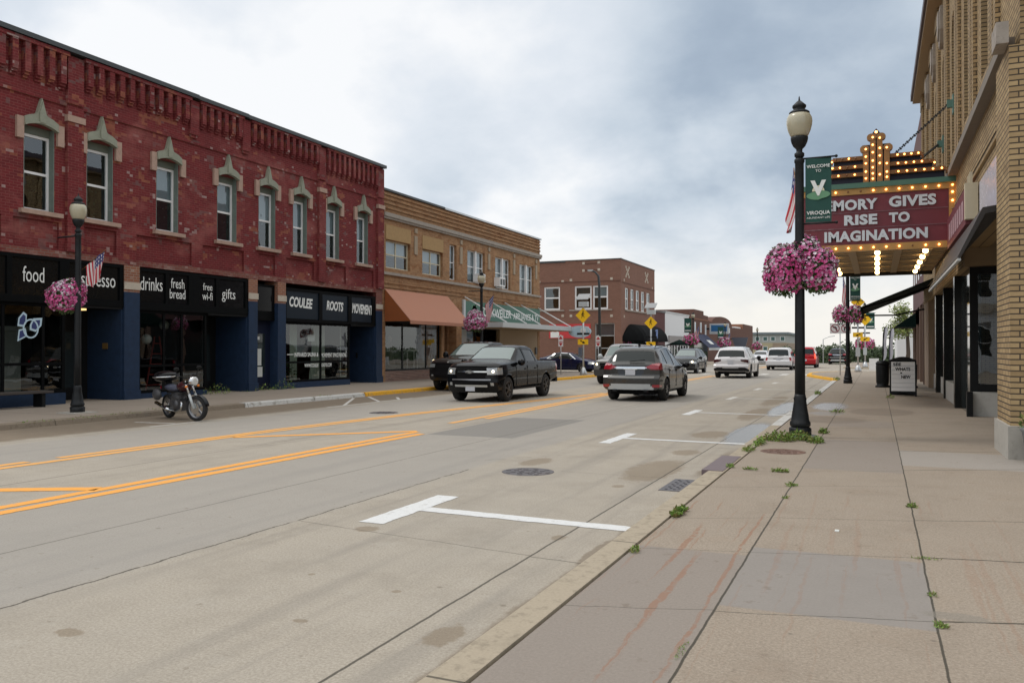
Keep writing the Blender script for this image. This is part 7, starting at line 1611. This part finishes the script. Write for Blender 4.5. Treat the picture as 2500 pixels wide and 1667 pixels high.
rv = dict(van); rv.update(L=4.5, W=1.86, paint=P_RED, wheels=(.9, 3.5), zt=[(0, 1.02), (.02, 1.06), (.16, 1.64), (.26, 1.75), (.6, 1.80), (2.0, 1.81), (2.6, 1.76), (3.0, 1.60), (3.6, 1.12), (4.1, 1.0), (4.4, .85), (4.5, .72)], zs=[(0, 1.0), (.3, 1.05), (3.5, 1.0), (4.5, .62)], mirror=(3.2, 1.15), wt=[(0, .76), (.3, .68), (2.5, .66), (3.6, .75), (4.5, .66)], plates=[(False, .68, .31, .15)],
    parts=[('rear_window', M_CARGLASS, 'top', (.03, .165, .95), -.004, False), ('side_window', M_CARGLASS, 'side', [(.45, 1.08), (.5, 1.62), (1.6, 1.66), (1.6, 1.06)], -.012, True), ('side_window', M_CARGLASS, 'side', [(1.7, 1.06), (1.7, 1.66), (2.5, 1.62), (3.2, 1.06)], -.012, True), ('windscreen', M_CARGLASS, 'top', (3.02, 3.55, .93), -.006, False),
        ('tail_light', M_TAILLIT, 'rear', (R_(.76, .95, .82, 1.22), .16), .006, True), ('lower_valance', M_TRIM, 'rear', (R_(0, 1.0, .2, .36), .3), .003, False)])
make_car('minivan', 'red van with lit brake lamps driving away behind the near lamp post', 'van', (-5.65, 77.4, 0), UP, rv)
# --- blue sedan waiting in the side street
sed = dict(L=4.8, W=1.83, paint=P_NAVY, wheels=(1.05, 3.85), r=.335, tw=.22, rim=M_RIM, spokes=9, bf=.26, br=.16, arch=1.13,
    zt=[(0, .98), (.2, 1.02), (.7, 1.05), (1.0, 1.12), (1.7, 1.38), (2.2, 1.44), (2.7, 1.42), (3.1, 1.30), (3.75, 1.00), (4.2, .92), (4.6, .80), (4.8, .66)], zs=[(0, .92), (.8, .97), (3.5, .90), (4.3, .82), (4.8, .56)], zb=[(0, .32), (.9, .22), (3.9, .21), (4.8, .26)],
    wt=[(0, .72), (.8, .68), (1.7, .58), (2.8, .58), (3.75, .72), (4.8, .62)], mirror=(3.2, .98), mk=.8, mirrorm=P_NAVY, seams=[(2.1, .35, .92), (3.1, .35, .9)], handles=[(1.35, .84), (2.3, .83)], lamps=[(True, .68, .66, .04, M_HEADLIT)],
    parts=[('windscreen', M_CARGLASS, 'top', (3.05, 3.72, .93), -.006, False), ('rear_window', M_CARGLASS, 'top', (1.02, 1.68, .93), -.006, False), ('side_window', M_CARGLASS, 'side', [(1.25, 1.0), (1.75, 1.33), (2.15, 1.37), (2.15, .97)], -.012, True), ('side_window', M_CARGLASS, 'side', [(2.22, .96), (2.22, 1.37), (2.75, 1.35), (3.3, .96)], -.012, True), ('window_chrome', M_CHROME, 'side', [(1.15, .985), (1.7, 1.36), (2.2, 1.40), (2.8, 1.38), (3.4, .94)], .003, True),
        ('headlight', M_HEADLENS, 'front', (R_(.5, .92, .58, .74), .4), .004, True), ('grille', M_BLACKMATT, 'front', (R_(0, .5, .36, .60), .1), -.01, False), ('tail_light', M_TAIL, 'rear', (R_(.55, .95, .72, .88), .3), .004, True)])
make_car('sedan', 'navy blue sedan waiting in the side street in front of the brown brick wall', 'car', (-20.55, 56.4, -.02), 0, sed)
# --- far cars
rog2 = dict(rog); rog2.update(paint=P_BLACK, lamps=[])
make_car('crossover_car', 'dark sport utility parked far off on the right behind the no-turn sign post', 'car', (-3.75, 95.0, 0), UP, rog2)
sw = dict(sed); sw.update(paint=P_WHITE, lamps=[], mirrorm=P_WHITE)
make_car('sedan', 'small far-off pale car in the oncoming lane left of the white minivan', 'car', (-11.4, 93.0, 0), DOWN, sw)
sr = dict(rog); sr.update(paint=paint('maroon_car_paint', (.13, .02, .03)), lamps=[])
make_car('crossover_car', 'maroon car far off at the left kerb beyond the white minivan', 'car', (-14.9, 103.0, 0), DOWN, sr)
# ================================================================== motorcycle
mc = thing('motorcycle', 'black motorcycle with a rear top box parked nose out at the far kerb', 'motorcycle')
def mwheel(x, r, name='wheel', steer=0.0):
    rot = Matrix.Rotation(steer, 4, 'Z'); mb = MB(); mb.lathe((0, 0, 0), [(r*.74, -.05), (r*.88, -.06), (r*.97, -.045), (r, -.015), (r, .015), (r*.97, .045), (r*.88, .06), (r*.74, .05)], 30, 'y', cap=False)
    bmesh.ops.transform(mb.b, matrix=Matrix.Translation((x, 0, r)) @ rot, verts=mb.b.verts); t_ = mb.build(name, M_TYRE, mc)
    mb = MB(); mb.lathe((0, 0, 0), [(r*.76, -.035), (r*.76, .035), (r*.66, .03), (r*.64, 0), (r*.66, -.03), (r*.76, -.035)], 30, 'y', cap=False); mb.lathe((0, 0, 0), [(.05, -.06), (.05, .06)], 12, 'y')
    for k in range(5): a = 2*math.pi*k/5+.5; mb.bar((.03*math.cos(a), 0, .03*math.sin(a)), (r*.68*math.cos(a), 0, r*.68*math.sin(a)), .05, .035, up=(0, 1, 0))
    bmesh.ops.transform(mb.b, matrix=Matrix.Translation((x, 0, r)) @ rot, verts=mb.b.verts); mb.build('rim', M_RIM, t_)
    mb = MB(); mb.lathe((0, 0, 0), [(.13, -.075), (.13, -.070), (.05, -.070)], 24, 'y'); bmesh.ops.transform(mb.b, matrix=Matrix.Translation((x, 0, r)) @ rot, verts=mb.b.verts); mb.build('brake_disc', M_CHROME, t_)
STR = .34
mwheel(.76, .315, steer=STR); mwheel(-.70, .31)
cs, sn = math.cos(STR), math.sin(STR)
def fk(dx, y, z): return (.76+dx*cs-y*sn, dx*sn+y*cs, z)
for y in (-.10, .10): MB().tube([fk(0, y, .315), fk(-.13, y, .66)], .034, 10).build('fork_leg', M_LTMETAL, mc); MB().tube([fk(-.13, y, .66), fk(-.26, y, 1.0)], .024, 10).build('fork_tube', M_CHROME, mc)
MB().bar(fk(-.24, -.14, .95), fk(-.24, .14, .95), .10, .04).build('fork_clamp', M_BLACK, mc)
mb = MB(); mb.ellip(fk(-.10, 0, .98), .10, .115, .115, 16, 10); hl = mb.build('headlight', M_CHROME, mc); mb = MB(); mb.lathe((0, 0, 0), [(.105, 0), (.108, .02), (.08, .035), (.01, .045)], 20, 'x'); bmesh.ops.transform(mb.b, matrix=Matrix.Translation(fk(-.04, 0, .98)) @ Matrix.Rotation(STR, 4, 'Z'), verts=mb.b.verts); mb.build('lens', plain('bright_lens', (.62, .64, .63), .12, .2, coat=1.0), hl)
mb = MB(); mb.tube([fk(-.30, .40, 1.10), fk(-.34, .25, 1.13), fk(-.25, .06, 1.06), fk(-.25, -.06, 1.06), fk(-.34, -.25, 1.13), fk(-.30, -.40, 1.10)], .014, 8); mb.build('handlebar', M_BLACK, mc)
for y in (-1, 1): MB().tube([fk(-.30, .34*y, 1.12), fk(-.24, .36*y, 1.26)], .008, 6).ellip(fk(-.24, .38*y, 1.30), .02, .07, .045).build('mirror', M_BLACK, mc); MB().ellip(fk(-.12, y*.2, .86), .035, .035, .03).build('indicator', M_ORANGE, mc)
mb = MB(); n = 10
for k in range(n):
    a, b_ = 1.9-1.75*k/n, 1.9-1.75*(k+1)/n; r_ = .345
    mb.quad(fk(r_*math.cos(a), -.06, .315+r_*math.sin(a)), fk(r_*math.cos(b_), -.06, .315+r_*math.sin(b_)), fk(r_*math.cos(b_), .06, .315+r_*math.sin(b_)), fk(r_*math.cos(a), .06, .315+r_*math.sin(a)))
mb.build('front_fender', P_BLACK, mc)
mb = MB(); mb.ellip((.16, 0, .83), .31, .15, .13, 18, 12); mb.build('fuel_tank', paint('dark_maroon_tank', (.05, .012, .014)), mc)
mb = MB(); mb.ellip((-.34, 0, .76), .34, .16, .075, 16, 10); mb.ellip((-.56, 0, .80), .18, .15, .08); mb.build('seat', plain('blue_grey_seat', (.05, .055, .085), .55), mc)
mb = MB(); mb.tube([(.45, 0, .90), (.30, 0, .45), (.05, 0, .30), (-.30, 0, .32)], .03, 8); mb.tube([(.42, 0, .90), (-.2, 0, .70), (-.75, 0, .66)], .028, 8); mb.tube([(-.30, -.09, .32), (-.70, -.09, .31)], .025, 8); mb.tube([(-.30, .09, .32), (-.70, .09, .31)], .025, 8); mb.build('frame', M_BLACK, mc)
mb = MB(); mb.box(-.30, .30, -.17, .17, .24, .50); mb.ellip((-.1, 0, .55), .34, .16, .16); mb.ellip((.0, -.17, .38), .15, .06, .13); mb.ellip((.0, .17, .38), .15, .06, .13); mb.build('engine', plain('engine_metal', (.10, .10, .105), .4, .6, var=.4), mc, bevel=.0)
mb = MB()
for k in range(6): mb.box(-.02+k*.008, .20+k*.008, -.13, .13, .49+k*.035, .51+k*.035)
mb.build('cylinder', plain('engine_metal', (.10, .10, .105), .4, .6, var=.4), mc)
mb = MB(); mb.tube([(.20, -.14, .50), (.33, -.17, .42), (.30, -.18, .28), (.10, -.19, .22), (-.30, -.20, .24)], .024, 8); mb.tube([(-.28, -.20, .24), (-.40, -.21, .27), (-.95, -.22, .40)], [.03, .048, .05], 10); mb.build('exhaust', M_CHROME, mc)
for y in (-.25, .25): MB().ellip((-.82, y, .62), .20, .085, .15, 14, 10).build('saddlebag', plain('grey_black_bag', (.06, .06, .065), .45), mc)
mb = MB(); mb.ellip((-.80, 0, 1.10), .33, .28, .115, 18, 10); mb.ellip((-.80, 0, 1.02), .33, .28, .10, 18, 10); tb = mb.build('top_box', P_BLACK, mc)
MB().lathe((-.80, 0, 0), [(.322, 1.045), (.328, 1.05), (.328, 1.075), (.322, 1.08)], 24).build('chrome_band', M_CHROME, tb)
MB().box(-.90, -.65, -.08, .08, .70, .96).build('rack', M_BLACK, mc)
MB().box(-1.02, -.98, -.06, .06, .74, .82).build('tail_light', M_TAIL, mc)
mb = MB(); mb.tube([(-.05, .16, .28), (-.12, .32, .015)], .014, 6); mb.build('side_stand', M_BLACK, mc)
mc.location = (-15.22, 14.95, 0); mc.scale = (.95, .95, .95); mc.rotation_euler = (R(2.5), 0, R(-18))
# ================================================================== trees
def tree(loc, h, cr, ch, label, seed, n, leaf, mats, trunk=True, name='tree', group=None, open_=.0):
    rnd = random.Random(seed); t = thing(name, label, 'tree', loc, group); x, y, z = loc; c0 = Vector((x, y, z+h-ch/2))
    mb = MB(); top = Vector((x, y, z+h-ch*.45)); mb.tube([(x, y, z), (x+.02*h, y, z+(h-ch)*.6), top], [.035*h, .028*h, .015*h], 8)
    cl = []
    for k in range(14):
        v = Vector((rnd.gauss(0, 1), rnd.gauss(0, 1), rnd.gauss(0, .9))).normalized(); p = c0+Vector((v.x*cr, v.y*cr, v.z*ch/2))*rnd.uniform(.35, .85); cl.append((p, rnd.uniform(.32, .55)*cr))
        mb.tube([top-Vector((0, 0, ch*.25)), top.lerp(p, .5)+Vector((0, 0, -.05*h)), p], [.012*h, .008*h, .003*h], 5)
    mb.build('trunk', M_BARK, t)
    mb = MB()
    for k in range(n):
        p0, r_ = cl[rnd.randrange(len(cl))]; v = Vector((rnd.gauss(0, 1), rnd.gauss(0, 1), rnd.gauss(0, .8))).normalized()*r_*rnd.random()**.4; p = p0+v
        d_ = Vector((rnd.gauss(0, 1), rnd.gauss(0, 1), rnd.gauss(-.2, .7))).normalized(); s_ = d_.orthogonal().normalized(); L = leaf*rnd.uniform(.6, 1.4)
        mb.quad(p, p+d_*L*.5+s_*L*.35, p+d_*L, p+d_*L*.5-s_*L*.35, mi=rnd.randrange(len(mats)))
    mb.build('crown', mats, t, recalc=False); return t
tree((2.6, 86, 0), 6.6, 2.0, 4.6, 'yellowish green street tree standing in front of the white end wall at the right', 3, 2600, .20, M_LOCUST)
rt = random.Random(77); names = ['dark green tree at the left end of the far row', 'dark tree beside the red van roof in the far row', 'rounded dark tree in the far row left of the tall pair', 'bushy dark tree in the far row', 'tall dark tree, highest of the far row', 'second tall dark tree right of the highest in the far row', 'dark tree behind the lamp post by the no-turn signs', 'dark tree behind the crossing sign posts', 'low dark tree at the right end of the far row']
for k, (x, h, r_) in enumerate([(-24, 7.6, 3.2), (-20.5, 7.4, 3.0), (-17.5, 7.6, 3.2), (-14.2, 7.8, 3.0), (-10.2, 9.6, 2.6), (-6.4, 9.2, 3.0), (-2.6, 8.2, 3.4), (1.6, 8.3, 3.4), (6.0, 8.2, 3.6)]):
    tree((x, 232+rt.uniform(-6, 8), -5), h, r_, h*.82, names[k], 90+k, 1300, .5, M_TREE, group='dark trees in the far row')
# far woodland on the skyline, one mass
mb = MB(); rw = random.Random(5)
for k in range(9000):
    u = rw.uniform(-1, 1); x = u*240-10; y = 400+rw.uniform(-12, 12); hh = 7.5+2.5*noise.noise(Vector((x*.05, 0, 3)))+2.0*noise.noise(Vector((x*.17, 4, 1)))
    p = Vector((x, y, -6+hh*rw.random()**.7)); d_ = Vector((rw.gauss(0, 1), rw.gauss(0, .6), rw.gauss(0, 1))).normalized(); s_ = d_.orthogonal().normalized(); L = 1.6*rw.uniform(.6, 1.4); mb.quad(p, p+d_*L*.5+s_*L*.4, p+d_*L, p+d_*L*.5-s_*L*.4, mi=rw.randrange(2))
o = mb.build('far_wood', M_TREE, recalc=False); o['kind'] = 'stuff'; o['label'] = 'low dark wood along the horizon beyond the end of the street'; o['category'] = 'wood'
# utility wire poles far off
t = thing('utility_pole', 'thin grey lamp arm pole far off in front of the dark trees', 'pole', (-10.5, 130, -1)); MB().tube([(-7.2, 130, -2), (-7.2, 130, 3.0), (-6.4, 130, 3.4), (-5.6, 130, 3.5)], .07, 6).build('pole', M_SILVER, t)
